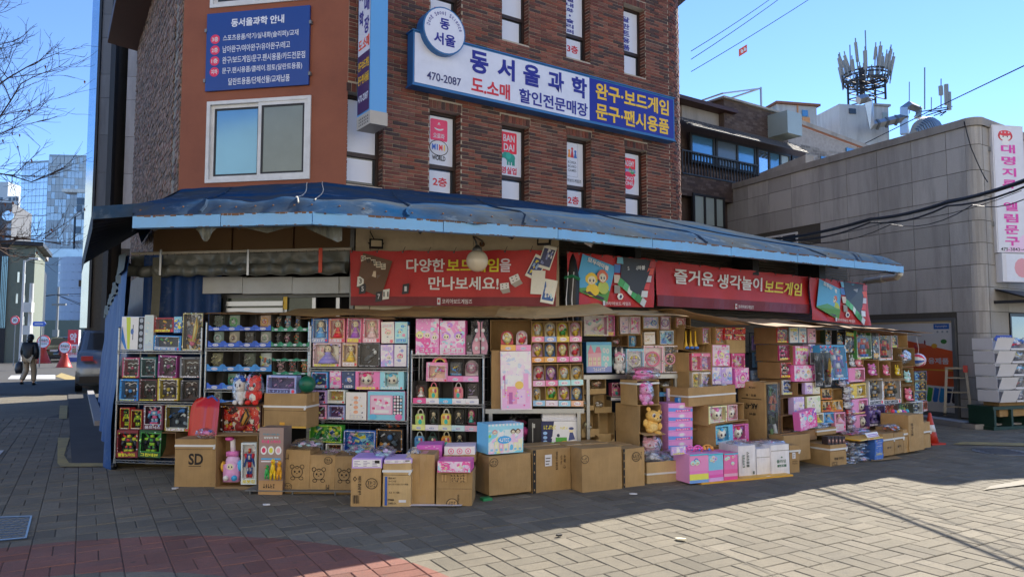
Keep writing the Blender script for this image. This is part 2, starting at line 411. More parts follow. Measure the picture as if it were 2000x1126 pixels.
# ------------------------------------------------------------------ the brick shop building
bld=thing('brick_building','dark red brick shop building with chamfered rust brown corner and narrow windows','building',(0,0,0))
BH,EAVE=.281,9.75
LB,RR=7.75,.85
arc_c=PB.o+PB.d*LB-PB.n*RR
WT0,WT1=[1.56,3.13,4.73,6.35],.66
holes=[(t,4.22,t+WT1,5.8) for t in WT0]+[(t,7.45,t+WT1,9.03) for t in WT0]+[(.0,4.22,.66,5.8),(.0,7.45,.66,9.03)]
def wall_front(mb,pl,t0,t1,z0,z1,holes,m,depth,mr):
 ts=sorted({t0,t1,*[h[0] for h in holes],*[h[2] for h in holes]});zs=sorted({z0,z1,*[h[1] for h in holes],*[h[3] for h in holes]})
 for a,b in zip(ts,ts[1:]):
  for c,d in zip(zs,zs[1:]):
   x,z=(a+b)/2,(c+d)/2
   if any(h[0]<x<h[2] and h[1]<z<h[3] for h in holes):continue
   mb.poly([pl.pt(a,c),pl.pt(b,c),pl.pt(b,d),pl.pt(a,d)],m)
 for a,c,b,d in holes:
  for p,q in(((a,c),(b,c)),((b,c),(b,d)),((b,d),(a,d)),((a,d),(a,c))):
   mb.poly([pl.pt(*p),pl.pt(*p,-depth),pl.pt(*q,-depth),pl.pt(*q)],mr)
  mb.poly([pl.pt(a,c,-depth),pl.pt(b,c,-depth),pl.pt(b,d,-depth),pl.pt(a,d,-depth)],'under')
wb=MB();WD=.26
wall_front(wb,PB,0,LB,0,EAVE,holes,'mortar',WD,'mortar')
for i in range(10):
 a0,a1=R(-55.5+9*i),R(-55.5+9*(i+1));f=lambda a,z:(arc_c.x+RR*math.cos(a),arc_c.y+RR*math.sin(a),z)
 wb.poly([f(a0,0),f(a1,0),f(a1,EAVE),f(a0,EAVE)],'mortar')
pe=arc_c+PB.d*RR;pb1=pe-PB.n*9;ps1=PS.pt(-9.0)
wb.poly([(pe.x,pe.y,0),(pb1.x,pb1.y,0),(pb1.x,pb1.y,EAVE),(pe.x,pe.y,EAVE)],'brick_brown')
wb.poly([(pb1.x,pb1.y,0),(ps1.x,ps1.y,0),(ps1.x,ps1.y,EAVE),(pb1.x,pb1.y,EAVE)],'brick_brown')
wb.poly([PS.pt(-9),PS.pt(0),PS.pt(0,EAVE),PS.pt(-9,EAVE)],'mortar_grey')
wb.build('wall',bld)
# brickwork
def brick_box(mb,pl,t0,z0,t1,z1,m,off=.012,dep_=.02,jit=.004):
 o_=off+rnd.uniform(-jit,jit);a=[pl.pt(t0,z0,o_),pl.pt(t1,z0,o_),pl.pt(t1,z1,o_),pl.pt(t0,z1,o_)]
 c=[pl.pt(t0,z0,-dep_),pl.pt(t1,z0,-dep_),pl.pt(t1,z1,-dep_),pl.pt(t0,z1,-dep_)]
 n=len(mb.V);mb.V+=[tuple(p) for p in a+c];mb.f((n,n+1,n+2,n+3),m)
 for i in range(4):j=(i+1)%4;mb.f((n+j,n+i,n+4+i,n+4+j),m)
CRS,JO=.0685,.012
bricks,cut=[],[]
z=4.0;row=0
def inh(t0,z0,t1,z1):return[h for h in holes if t0<h[2] and t1>h[0] and z0<h[3]+.16*(1) and z1>h[1]]
while z<EAVE-.02:
 t=-BH*(.5 if row%2 else 0)+.0
 while t<LB:
  a,b=max(t,.005),min(t+BH-JO,LB-.004)
  segs=[(a,b)]
  for h in holes:
   if z+CRS-JO>h[1]-.005 and z<h[3]+.15:
    ns=[]
    lo,hi=(h[0]-.02,h[2]+.02) if z>h[3] else(h[0],h[2])
    for s0,s1 in segs:
     if s1<=lo or s0>=hi:ns.append((s0,s1));continue
     if s0<lo:ns.append((s0,lo-(.008 if z>h[3] else 0)))
     if s1>hi:ns.append((hi+(.008 if z>h[3] else 0),s1))
    segs=ns
  for s0,s1 in segs:
   if s1-s0<.02:continue
   (bricks if abs(s1-s0-BH+JO)<.001 else cut).append((s0,z,s1,z+CRS-JO))
  t+=BH
 z+=CRS;row+=1
for h in holes:
 k=8
 for i in range(k):
  w=(h[2]-h[0]+.03)/k;cut.append((h[0]-.015+i*w,h[3]+.004,h[0]-.015+(i+1)*w-.012,h[3]+.148))
bricks.sort(key=lambda q:PB.pt(q[0],q[1]).length)
mb=MB();q=bricks[0];P0=Pl((0,0),0);brick_box(mb,P0,-(BH-JO)/2,0,(BH-JO)/2,CRS-JO,'brick_face');o=mb.build('brick');bm_=o.data;D.objects.remove(o)
for q in bricks[:300]:
 o=D.objects.new('brick',bm_);COL.objects.link(o);o.parent=bld
 p=PB.pt((q[0]+q[2])/2,q[1],rnd.uniform(-.004,.005));o.location=p;o.rotation_euler=(0,0,R(34.5))
mb=MB()
for q in bricks[300:]+cut:brick_box(mb,PB,*q,'brick_face')
for h in holes:
 z=h[1]
 while z<h[3]-.05:
  for tt,sg in((h[0],1),(h[2],-1)):
   n=len(mb.V);e=rnd.uniform(.006,.012)*sg
   for(u,w) in((-.005,z),(-WD+.02,z),(-WD+.02,z+CRS-JO),(-.005,z+CRS-JO)):mb.V.append(tuple(PB.pt(tt+e,w,u)))
   mb.f((n,n+1,n+2,n+3) if sg<0 else(n+3,n+2,n+1,n),'brick_face')
  z+=CRS
row=0;z=2.5
while z<EAVE-.02:
 a=-55.5+(4.5 if row%2 else 0)-4.5
 while a<38:
  a0,a1=max(a,-55.4),a+8.2;n=len(mb.V);r_=RR+.012+rnd.uniform(-.006,.008)
  for rr in(r_,RR-.02):
   for an,zz in((a0,z),(a1,z),(a1,z+CRS-JO),(a0,z+CRS-JO)):mb.V.append((arc_c.x+rr*math.cos(R(an)),arc_c.y+rr*math.sin(R(an)),zz))
  mb.f((n,n+1,n+2,n+3),'brick_face')
  for i in range(4):j=(i+1)%4;mb.f((n+j,n+i,n+4+i,n+4+j),'brick_face')
  a+=9
 z+=CRS;row+=1
mb.build('brickwork',bld,kind='stuff')
mb=MB();z,row=3.2,0
while z<EAVE:
 t=-8.9+(.11 if row%2 else 0)
 while t<-.02:
  w=.21
  if-1.05<t<-.62:t+=.215;continue
  brick_box(mb,PS,t,z,min(t+w,-.01),z+.056,'brick_old',.016,.02,.009);t+=.222
 brick_box(mb,PS,-.98,z,-.64,z+.052,'brick_brown',.0,.02,.004)
 z+=CRS;row+=1
mb.build('side_brickwork',bld,kind='stuff')
# rust brown stucco chamfer with its sliding windows
mb=MB();ch=[(-2.6,4.32,-.65,5.76),(-2.6,7.45,-.65,8.9)]
wall_front(mb,PC,-3.12,0,0,EAVE,ch,'stucco',.12,'stucco');mb.build('corner_panel',bld)
def slider(a,c,b,d):
 w,h=b-a,d-c
 rt=D.objects.new('window',None);COL.objects.link(rt);rt.parent=bld;rt.location=PC.pt(a,c,.03);rt.rotation_euler=(0,0,R(-10.5))
 f=MB();s=.06
 for x0,z0,x1,z1 in((0,0,w,s),(0,h-s,w,h),(0,s,s,h-s),(w-s,s,w,h-s)):f.box(x0,0,z0,x1,.1,z1,'win_white')
 f.build('frame',rt)
 for x0,x1,y,gm,fr in((s,w*.53,.055,'glass_blue','win_white'),(w*.5,w-s,.015,'pane_grey','win_white')):
  f=MB();e=.06
  for p in((x0,s,x1,s+e),(x0,h-s-e,x1,h-s),(x0,s+e,x0+e,h-s-e),(x1-e,s+e,x1,h-s-e)):f.box(p[0],y,p[1],p[2],y+.035,p[3],fr)
  k=.035
  for p in((x0+e,s+e,x1-e,s+e+k),(x0+e,h-s-e-k,x1-e,h-s-e),(x0+e,s+e+k,x0+e+k,h-s-e-k),(x1-e-k,s+e+k,x1-e,h-s-e-k)):f.box(p[0],y+.008,p[1],p[2],y+.03,p[3],'dark_metal')
  f.build('sash',rt)
  f=MB();f.box(x0+e+k,y+.016,s+e+k,x1-e-k,y+.02,h-s-e-k,gm);f.build('pane',rt)
plain('pane_grey','#77837f',.22,.1,var=.15,vs=3,world=True)
for q in ch:slider(*q)
# narrow shop windows with stickers
def shop_window(t,z0,z1,top,low):
 w,h=WT1,z1-z0;r=.17
 rt=D.objects.new('window',None);COL.objects.link(rt);rt.parent=bld;rt.location=PB.pt(t,z0,-r);rt.rotation_euler=(0,0,R(34.5))
 f=MB();e=.055;zm=h*.33
 for p in((0,0,w,e),(0,h-e,w,h),(0,e,e,h-e),(w-e,e,w,h-e),(e,zm,w-e,zm+.07)):f.box(p[0],0,p[1],p[2],.06,p[3],'win_brown')
 f.build('frame',rt)
 f=MB();f.box(e,.04,e,w-e,.045,zm,'glass_dark');f.box(e,.04,zm+.07,w-e,.045,h-e,'glass_dark');f.build('pane',rt)
 s=MB();s.rect(.02,zm+.08,w-e-.01,h-e-.02,.025,'sticker');top(s,(w-e)/2,zm+.08,h-e-.02);s.build('poster',rt)
 s=MB();s.rect(.07,e+.04,w-e-.06,zm-.035,.025,'sticker')
 if low:s.text(low,w/2,(e+zm)/2,.3,.17,.022,'red',.03)
 s.build('poster',rt)
def rrect(s,x,z,w,h,y,m,r=.03):
 pts=[]
 for cx,cz,a in((w/2-r,-h/2+r,-90),(w/2-r,h/2-r,0),(-w/2+r,h/2-r,90),(-w/2+r,-h/2+r,180)):
  pts+=[(x+cx+r*math.cos(R(a+k*30)),y,z+cz+r*math.sin(R(a+k*30))) for k in range(4)]
 s.poly(pts,m)
def w1(s,x,a,b):
 z=b-.25;rrect(s,x,z,.36,.4,.022,'#d23a62')
 s.ell(x,z+.06,.11,.07,.02,'white',10,R(200),R(340));s.ell(x,z+.075,.1,.055,.018,'#d23a62',10,R(195),R(345))
 s.text('^',x,z+.12,.06,.05,.019,'white',.03);s.text('오로라',x,z-.11,.24,.1,.019,'white',.02)
 s.ell(x,a+.32,.2,.15,.022,'black',20);s.ell(x,a+.32,.185,.135,.02,'white',20)
 for q,dx,c in(('M',-.105,'#2257b0'),('I',-.035,'#2257b0'),('M',.04,'#d23a3a'),('I',.115,'#f0b21c')):s.text(q,x+dx,a+.33,.075 if q=='M' else.022,.11,.017,c,.05)
 s.text('WORLD',x,a+.13,.28,.09,.02,'black',.03)
def w2(s,x,a,b):
 z=b-.25;rrect(s,x,z,.37,.42,.022,'#d01c34',.02);s.text('BAN',x,z+.09,.27,.14,.02,'white',.02);s.text('DAI',x,z-.09,.25,.14,.02,'white',.02)
 z=a+.33;g='#1c8a78';s.ell(x+.03,z+.03,.12,.09,.022,g);s.ell(x-.08,z+.07,.07,.07,.021,g);s.ell(x-.01,z+.07,.06,.07,.02,'#28a08c')
 for dx in(-.03,.03,.09,.12):s.rect(x+dx-.02,z-.12,x+dx+.02,z,.0215,g)
 for i in range(5):s.ell(x-.13-.012*i,z+.04+.03*abs(i-1.5)-.02,.022,.03,.0212,g)
 s.text('영실업',x,a+.1,.36,.14,.02,'#c01c40',.03)
def w3(s,x,a,b):
 rrect(s,x,(a+b)/2+.09,.3,.72,.023,'#5a6270',.03);rrect(s,x,(a+b)/2+.09,.29,.71,.022,'sticker',.028)
 z=b-.32
 for dx,c,h in((-.08,'#e58a2c',.12),(0,'#b3242c',.17),(.085,'#2a5fa8',.12)):
  s.poly([(x+dx-.045,.02-abs(dx)*.01,z),(x+dx+.045,.02-abs(dx)*.01,z),(x+dx+.015,.02-abs(dx)*.01,z+h),(x+dx-.015,.02-abs(dx)*.01,z+h)],c)
  s.ell(x+dx,z+h+.02,.03,.03,.019,c,10)
 for i,q in enumerate(('KOREA','BOARD','GAMES')):s.text(q,x,z-.1-.085*i,.22,.055,.02,'#3a404c',.01)
 s.text('코리아보드게임즈',x-.01,a+.1,.5,.075,.02,'#2c3038',.01)
def w4(s,x,a,b):
 s.rect(x-.27,b-.34,x+.19,b-.1,.022,'#d8242c');s.text('ACADEMY',x-.04,b-.22,.4,.13,.02,'white',.02)
 s.rect(x-.27,b-.42,x+.19,b-.345,.0221,'#2464a8');s.text('HOBBY MODEL KITS',x-.04,b-.383,.42,.045,.02,'white')
 z=a+.3;s.ell(x-.03,z,.19,.2,.022,'#d0203c',18);s.text('SONO',x-.03,z+.05,.3,.09,.019,'white',.03);s.text('KONG',x-.03,z-.06,.3,.09,.019,'white',.03)
 s.ell(x+.1,z+.2,.07,.05,.021,'#2a8a4c',8);s.ell(x+.03,z+.24,.04,.06,.0212,'#2a8a4c',8);s.ell(x+.15,z+.14,.045,.035,.0208,'#d0203c',8)
def vert(t,c='navy',n=.5):
 def fn(s,x,a,b):
  k=len(t);st=(b-a-.1)/max(k,4.5)
  for i,q in enumerate(t):s.text(q,x-.04,b-.1-st*(i+.5),.2 if q!='·' else.05,st*.78 if q!='·' else.05,.021,c,.03)
 return fn
z2,z3=(4.22,5.8),(7.45,9.03)
shop_window(0,*z2,lambda s,x,a,b:None,None)
for t,fn,lo in zip(WT0,(w1,w2,w3,w4),('2층',None,'2층',None)):shop_window(t,*z2,fn,lo)
for t,fn,lo in zip([0]+WT0,(vert('문구'),vert('완구'),vert('교재'),vert('실내화·슬리퍼'),vert('달란트용품')),(None,'3층',None,'3층',None)):shop_window(t,*z3,fn,lo)
# eaves, mansard roof
mb=MB();ov=.75
def eave(off):return[PS.pt(-9,0,off),PS.pt(0,0,off)+PC.d.to_3d()*0,PC.pt(-3.12+0,0,off),PC.pt(0,0,off),PB.pt(0,0,off),PB.pt(LB,0,off*(.5 if off>0 else 1))]+[Vector((arc_c.x+(RR+off*(.4 if off>0 else 1))*math.cos(R(a)),arc_c.y+(RR+off*(.4 if off>0 else 1))*math.sin(R(a)),0)) for a in(-30,0,34)]+[Vector((pb1.x,pb1.y,0))+PB.d.to_3d()*off]
inner,outer,top=eave(-.1),eave(ov),eave(-1.6)
for i in range(len(inner)-1):
 a,b,c,d=inner[i],inner[i+1],outer[i+1],outer[i]
 mb.poly([(*a.xy,EAVE),(*d.xy,9.85),(*c.xy,9.85),(*b.xy,EAVE)],'eave');mb.poly([(*d.xy,9.85),(*d.xy,10.1),(*c.xy,10.1),(*c.xy,9.85)][::-1],'eave')
 mb.poly([(*d.xy,10.1),(*top[i].xy,11.5),(*top[i+1].xy,11.5),(*c.xy,10.1)][::-1],'eave')
mb.poly([(*p.xy,11.5) for p in top],'eave')
plain('eave','#3d211b',.6,var=.2,world=True);mb.build('roof',bld)
# ------------------------------------------------------------------ signs on the building
def plate(name,label,cat,pl,rect,off,thick,side,face):
 x0,y0,x1,y1=rect;t0,za=pl.hit(x0,(y0+y1)/2);t1,_=pl.hit(x1,(y0+y1)/2);return t0,t1
t_=thing('directory_sign','blue floor directory sign with white lettering on the rust brown corner','sign',PC.pt(-1.66,6.63,.05),R(-10.5))
mb=MB();mb.box(-.97,0,-.69,.97,.04,.7,'sign_blue');mb.build('panel',t_)
mb=MB();mb.text('동서울과학 안내',0,.5,1.0,.15,-.003,'sticker',.03)
rows=['스포츠용품/악기/실내화(슬리퍼)/교재','남아완구/여아완구/유아완구/레고','완구/보드게임/문구.팬시용품/카드전문점','문구.팬시용품/클레이.점토(달란트용품)','달란트용품/단체선물/교재납품']
for i,q in enumerate(rows):
 z=.23-.195*i;w=(1.42,1.27,1.55,1.5,1.15)[i]
 mb.text(q,(-.65+w/2) if i<4 else.05,z,w,.125,-.003,'sticker',.01)
 if i<4:mb.ell(-.8,z,.09,.085,-.002,'#c8244c',16);mb.text(('3층','2층','1층','지하')[i],-.8,z,.12,.085,-.004,'white',.02)
mb.build('lettering',t_)
mb=MB()
for x in(-.985,.985):
 for z in(-.5,.4):mb.box(x-.02,-.01,z-.03,x+.02,.05,z+.03,'steel_dull')
mb.build('bracket',t_)
SG=PB.sh(.3)
t_=thing('shop_sign','long white and navy shop sign slanting across the brick front','sign',SG.pt(1.08,6.07),R(34.5))
L_,H_=6.53,.95
mb=MB();mb.box(0,.02,0,L_,.24,H_,'sign_case');mb.box(-.02,.0,-.03,L_+.02,.26,0,'sign_case');mb.box(-.02,0,H_,L_+.02,.26,H_+.02,'sign_case');mb.build('casing',t_)
mb=MB();mb.rect(.03,.03,4.03,H_-.03,.016,'sign_white');mb.rect(4.03,.03,L_-.03,H_-.03,.0165,'sign_navy');mb.build('sign_panel',t_)
mb=MB()
for i,q in enumerate('동서울과학'):mb.text(q,1.36+.6*i,.66,.4,.42,.01,'navy',.035)
mb.text('470-2087',.62,.2,.7,.15,.01,'#26285c',.015);mb.text('도.소매',1.62,.22,.86,.3,.01,'red',.03);mb.text('할인전문매장',3.12,.22,1.72,.28,.01,'navy',.025)
mb.text('완구·보드게임',5.27,.69,2.15,.35,.01,'yellow',.03);mb.text('문구·팬시용품',5.27,.26,2.15,.35,.01,'yellow',.03)
mb.build('lettering',t_)
mb=MB()
for x in(.4,1.9,3.4,4.9,6.2):mb.box(x,.26,-.02,x+.05,.36,.04,'dark_metal');mb.box(x,.26,H_-.05,x+.05,.36,H_,'dark_metal')
mb.build('bracket',t_)
p=SG.pt(*SG.hit(862,65),.12)
t_=thing('round_sign','round white emblem sign with blue rim at top left of long sign','sign',p,R(34.5))
mb=MB();mb.cyl((0,0,0),(0,.26,0),.43,'sign_case',28);mb.build('casing',t_)
mb=MB();mb.ell(0,0,.405,.405,-.004,'sign_white',28);mb.build('face',t_)
mb=MB();mb.text('동',0,.12,.2,.2,-.008,'navy',.03);mb.text('서울',0,-.16,.44,.22,-.008,'navy',.03)
for i,q in enumerate('Dong Seoul Science'):
 a=R(168-8.9*i)
 if q!=' ':mb.text(q,.335*math.cos(a),.335*math.sin(a)-.02,.034 if q not in 'il' else.012,.055 if q not in 'DSlg' else.07,-.008,'navy',.01,a-R(90))
mb.build('lettering',t_)
# projecting blade sign
tw,zb=PB.hit(692,236)
lo_,hi_=0,3.
for _ in range(40):
 mid=(lo_+hi_)/2;q=PB.pt(tw,5.4,mid);
 if CX+F*q.x/(q.y*_c+(q.z-EYE)*_s)<722:lo_=mid
 else:hi_=mid
BL_=mid
t_=thing('blade_sign','tall narrow blue and white sign projecting from the brick wall corner','sign',PB.pt(tw,zb,0),R(34.5))
mb=MB();mb.box(0,-BL_,.02,.3,-.12,5.5,'blade_blue');mb.build('casing',t_)
mb=MB();mb.box(.0,-BL_-.02,-.2,.31,-.1,.02,'vent_beige')
for i in range(6):
 for j in range(3):mb.box(-.003,-BL_+.06+i*(BL_-.25)/5.5,-.16+.05*j,.002,-BL_+.085+i*(BL_-.25)/5.5,-.135+.05*j,'black')
mb.build('vent_box',t_)
mb=MB();mb.rect(-.5,0,.5,1,0,'blade_purple');wf=BL_-.12
mb=MB();mb.rect(0.02,.05,wf-.02,5.45,0,'sign_white');mb.rect(.02,.05,wf-.02,1.05,-.002,'blade_purple')
plain('blade_purple','#43265a',.4)
for q,z in(('완구·보드게임',.86),('문구·팬시용품',.62)):mb.text(q,wf/2,z,wf*.86,.16,-.004,'yellow',.03)
mb.text('470-2087',wf/2,.3,wf*.8,.12,-.004,'sticker');mb.text('도.소매',wf/2,1.22,wf*.84,.2,-.004,'#d8482c',.03)
for i,q in enumerate('할인전문매장'):mb.text(q,wf*.7,3.35-.37*i,wf*.4,.28,-.004,'navy',.03)
for i,q in enumerate('동서울과학'):mb.text(q,wf*.27,3.35-.42*i,wf*.36,.26,-.004,'navy',.03)
mb.xf(Matrix.Translation((-.004,-.12,0))@Matrix.Rotation(R(-90),4,'Z'))
mb.build('lettering',t_)
mb=MB();mb.box(.08,-.12,.6,.2,0,.68,'steel_dull');mb.box(.08,-.12,3.0,.2,0,3.08,'steel_dull');mb.build('bracket',t_)
# ------------------------------------------------------------------ the blue canopy
cn=thing('canopy','wide tarpaulin canopy with light blue fascia wrapping the shop corner','canopy',(0,0,0))
FZ=2.77
Fp=[hz(258,433,FZ),hz(610,425,FZ),hz(1090,455,FZ),hz(1765,525,FZ)]
Bp=[PC.pt(-3.05,4.23,.03),PC.pt(-.4,4.25,.03),PB.pt(2.9,4.3,.05),PB.pt(8.45,4.33,.05)]
def lerp(a,b,t):return a+(b-a)*t
def edge(P,u):
 k=min(int(u*3),2);return lerp(P[k],P[k+1],u*3-k)
inw=[(Bp[i]-Fp[i]).to_2d().normalized() for i in range(4)]
def roof_pt(u,v):
 f_=edge(Fp,u);b_=edge(Bp,u);k=min(int(u*3),2);w=lerp(inw[k],inw[k+1],u*3-k)
 lip=Vector((f_.x+w.x*.32,f_.y+w.y*.32,FZ+.24))
 base=Vector((f_.x,f_.y,FZ+.05+.03*noise.noise(Vector((u*40,1,1)))))
 nz=noise.noise(Vector((u*16,v*2.5,2.2)))*.045+noise.noise(Vector((u*46,v*3,5)))*.012
 if v<.3:
  s=v/.3;p=lerp(base,lip,s);p.z+=nz*s;p.x+=nz*w.y*2;p.y-=nz*w.x*2*s;return p
 s=(v-.3)/.7;p=lerp(lip,b_,s);p.z+=nz*(1-s*.6)-math.sin(s*math.pi)*.06;return p
mb=MB();mb.grid(roof_pt,170,16,'tarp_blue');mb.build('tarp_cover',cn,True)
for i in range(29):
 mb=MB();u=(i+.5)/29;p=roof_pt(u,.16);k=min(int(u*3),2);w=lerp(inw[k],inw[k+1],u*3-k);w3=Vector((w.x,w.y,0));mb.sph(p-w3*.005,.011,'rust',6,4);mb.build('grommet',cn)
for k in range(3):
 a,b=Fp[k],Fp[k+1];L=(b-a).length;ph=math.atan2(b.y-a.y,b.x-a.x);n=max(2,round(L/1.6))
 for i in range(n):
  mb=MB();w=L/n;h0=-.062
  mb.box(.004,0,h0,w-.004,.03,.055,'fascia');mb.box(.004,.03,h0,w-.004,.09,h0+.01,'fascia')
  x=0
  while x<w-.03:
   s=rnd.uniform(.015,.09);hh=rnd.uniform(.004,.016)
   if rnd.random()<.75:mb.box(x+.004,-.003,.055-hh,min(x+s,w-.004),.034,.061,'rust')
   if rnd.random()<.3:mb.box(x+.004,-.002,h0-.002,min(x+s*.7,w-.004),.0,h0+hh*.5,'rust')
   x+=s+.002
  o=mb.build('fascia',cn);o.location=a+(b-a)*(i/n);o.rotation_euler=(0,0,ph)
for u,v0,v1,m,r in((.3,.2,1,'pipe',.008),(.335,.3,1,'pipe',.007),(.12,.05,.95,'tarp_blue',.018),(.46,.05,.9,'tarp_blue',.018),(.62,.05,.9,'tarp_blue',.016),(.78,.05,.9,'tarp_blue',.018),(.9,.05,.9,'tarp_blue',.016)):
 mb=MB();mb.tube([roof_pt(u+.003*math.sin(k*.9+u*9),v0+(v1-v0)*k/9)+Vector((0,0,.006)) for k in range(10)],r,m,5);mb.build('seam',cn)
# underside: corrugated sheet on steel purlins
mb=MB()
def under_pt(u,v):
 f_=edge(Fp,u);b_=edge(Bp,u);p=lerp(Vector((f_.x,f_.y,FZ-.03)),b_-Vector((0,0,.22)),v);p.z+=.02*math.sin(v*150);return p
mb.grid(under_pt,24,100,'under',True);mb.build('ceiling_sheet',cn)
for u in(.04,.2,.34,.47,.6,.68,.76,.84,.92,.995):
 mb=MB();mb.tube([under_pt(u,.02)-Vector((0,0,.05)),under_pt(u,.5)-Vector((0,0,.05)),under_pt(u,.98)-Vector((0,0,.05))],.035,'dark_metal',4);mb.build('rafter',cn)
# torn pennants of the old awning under the fascia
mb=MB()
for(x0,x1,dpt,kx) in((373,416,30,.45),(455,570,12,.5),(583,662,29,.9)):
 def fl(u,v,x0=x0,x1=x1,dpt=dpt,kx=kx):
  a=hz(x0+(x1-x0)*u,440,FZ-.06);sag=(1-abs(u-kx)/max(kx,1-kx))*dpt/F*a.y
  return Vector((a.x,a.y+.12+.02*math.sin(u*14),FZ-.05-sag*v*1.1))
 mb.grid(fl,10,4,'tarp_olive')
mb.build('torn_valance',cn)
# side wing of the canopy over the side street
NA,NB_=hz(182,410,3.0),hz(160,512,2.85);MA=hz(300,402,3.05);WA,WB_=PS.pt(-.2,3.9,.05),PS.pt(-5.5,3.9,.05)
mb=MB()
def wing(u,v):
 p=lerp(lerp(NA,MA,u),lerp(NB_,WB_,u),v);p.z+=.35*u*v+noise.noise(Vector((u*6,v*6,1)))*.02;return p
mb.grid(wing,8,12,'tarp_blue');
mb.poly([MA,lerp(MA,Fp[0],1.)+Vector((0,.0,.08)),Bp[0],WB_],'tarp_blue')
mb.build('side_cover',cn,False)
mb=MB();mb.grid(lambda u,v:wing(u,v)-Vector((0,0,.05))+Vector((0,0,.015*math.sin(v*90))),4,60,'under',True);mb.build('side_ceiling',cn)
mb=MB()
for a,b,h in((NA,MA,.1),(NA,NB_,.2),(MA,Fp[0],.1)):
 mb.poly([a-Vector((0,0,h)),b-Vector((0,0,h)),b+Vector((0,0,.04)),a+Vector((0,0,.04))],'tarp_blue' if h<.15 else 'under')
mb.build('side_fascia',cn)
# gutter pipe at the right end
mb=MB();p=hz(1752,541,2.68);q=hz(1690,549,2.68);mb.tube([q,p,p+(p-q)*.08+Vector((0,0,.04)),p+(p-q)*.1+Vector((0,0,.16))],.055,'pipe',10);mb.cyl(lerp(q,p,.45),lerp(q,p,.6),.064,'pipe',10);mb.build('gutter_pipe',cn)
for px,py in((1688,600),(300,700)):
 pass
# ------------------------------------------------------------------ stock builders
class CT:z=(0,0,1.);pl=None;loc='';i=0
ORD='first second third fourth fifth sixth seventh eighth ninth tenth eleventh twelfth thirteenth fourteenth fifteenth sixteenth'.split()
ZA,ZB,ZC,ZD,ZE,ZF=(200,580,3.312),(590,590,3.632),(930,590,3.0425),(1180,590,3.129),(1480,600,3.411),(320,760,3.226)
def at(z=None,pl=None,loc=None):
 if z:CT.z=z
 if pl:CT.pl=pl
 if loc:CT.loc=loc
 CT.i=0
def lab(desc):
 CT.i+=1;return f'{desc}, {ORD[CT.i - 1]} from left {CT.loc}'
def cv(r):
 x,y,s=CT.z;return(x+r[0]/s,y+r[1]/s,x+r[2]/s,y+r[3]/s)
def spot(rect,off=0,pl=None):
 x0,y0,x1,y1=cv(rect);p=(pl or CT.pl).sh(off);xm,ym=(x0+x1)/2,(y0+y1)/2
 t0,_=p.hit(x0,ym);t1,_=p.hit(x1,ym);_,z0=p.hit(xm,y1);_,z1=p.hit(xm,y0)
 return p,(t0+t1)/2,z0,t1-t0,z1-z0
def place(name,label,cat,rect,off=0,grp=None,pl=None,rx=0,ry=0,rz=0,z0=None,plain_label=False):
 p,t,zb,w,h=spot(rect,off,pl)
 if z0 is not None:h=h+zb-z0;zb=z0
 e=thing(name,label if plain_label else lab(label),cat,p.pt(t,zb),R(p.phi+rz),grp)
 if name in('toy_box','blister_pack','dome_toy','toy_case','open_carton') and not(rx or ry or rz):
  q=random.Random(str(rect));ry=q.gauss(0,.7);rz=q.gauss(0,2.2 if w<.35 else 1.)
 e.rotation_euler=(R(rx),R(ry),R(p.phi+rz));return e,w,h
def glyphs(mb,x0,z0,w,h,n,y,m,rng):
 g=w/n
 for i in range(n):
  a=x0+i*g;s=g*.16
  mb.rect(a+g*.08,z0+h*(.62 if rng.random()<.5 else.1),a+g*.85,z0+h*(.62 if rng.random()<.5 else.1)+h*.22+.001,y,m) if 0 else None
  k=rng.choice((.1,.4,.75));mb.rect(a+g*.06,z0+h*k,a+g*.82,z0+h*(k+.2),y,m)
  k=rng.choice((.1,.35,.62));mb.rect(a+g*k,z0,a+g*k+g*.22,z0+h,y-.0003,m)
  if rng.random()<.6:mb.rect(a+g*.1,z0,a+g*.75,z0+h*.18,y-.0005,m)
def face_print(mb,x,z,r,hair,y,rng,skin='#f3cdb0'):
 mb.ell(x,z+r*.12,r*1.12,r*1.08,y,hair,12);mb.ell(x,z-r*.12,r*.8,r*.72,y-.0004,skin,12)
 for s in(-1,1):mb.ell(x+s*r*.34,z-r*.16,r*.17,r*.26,y-.0008,'#2a2238',8);mb.ell(x+s*r*.34+r*.05,z-r*.06,r*.06,r*.08,y-.001,'white',6)
 mb.ell(x,z-r*.52,r*.13,r*.06,y-.0008,'#c8505c',6)
 for s in(-1,1):mb.ell(x+s*r*.95,z+r*.1,r*.3,r*.6,y+.0002,hair,8)
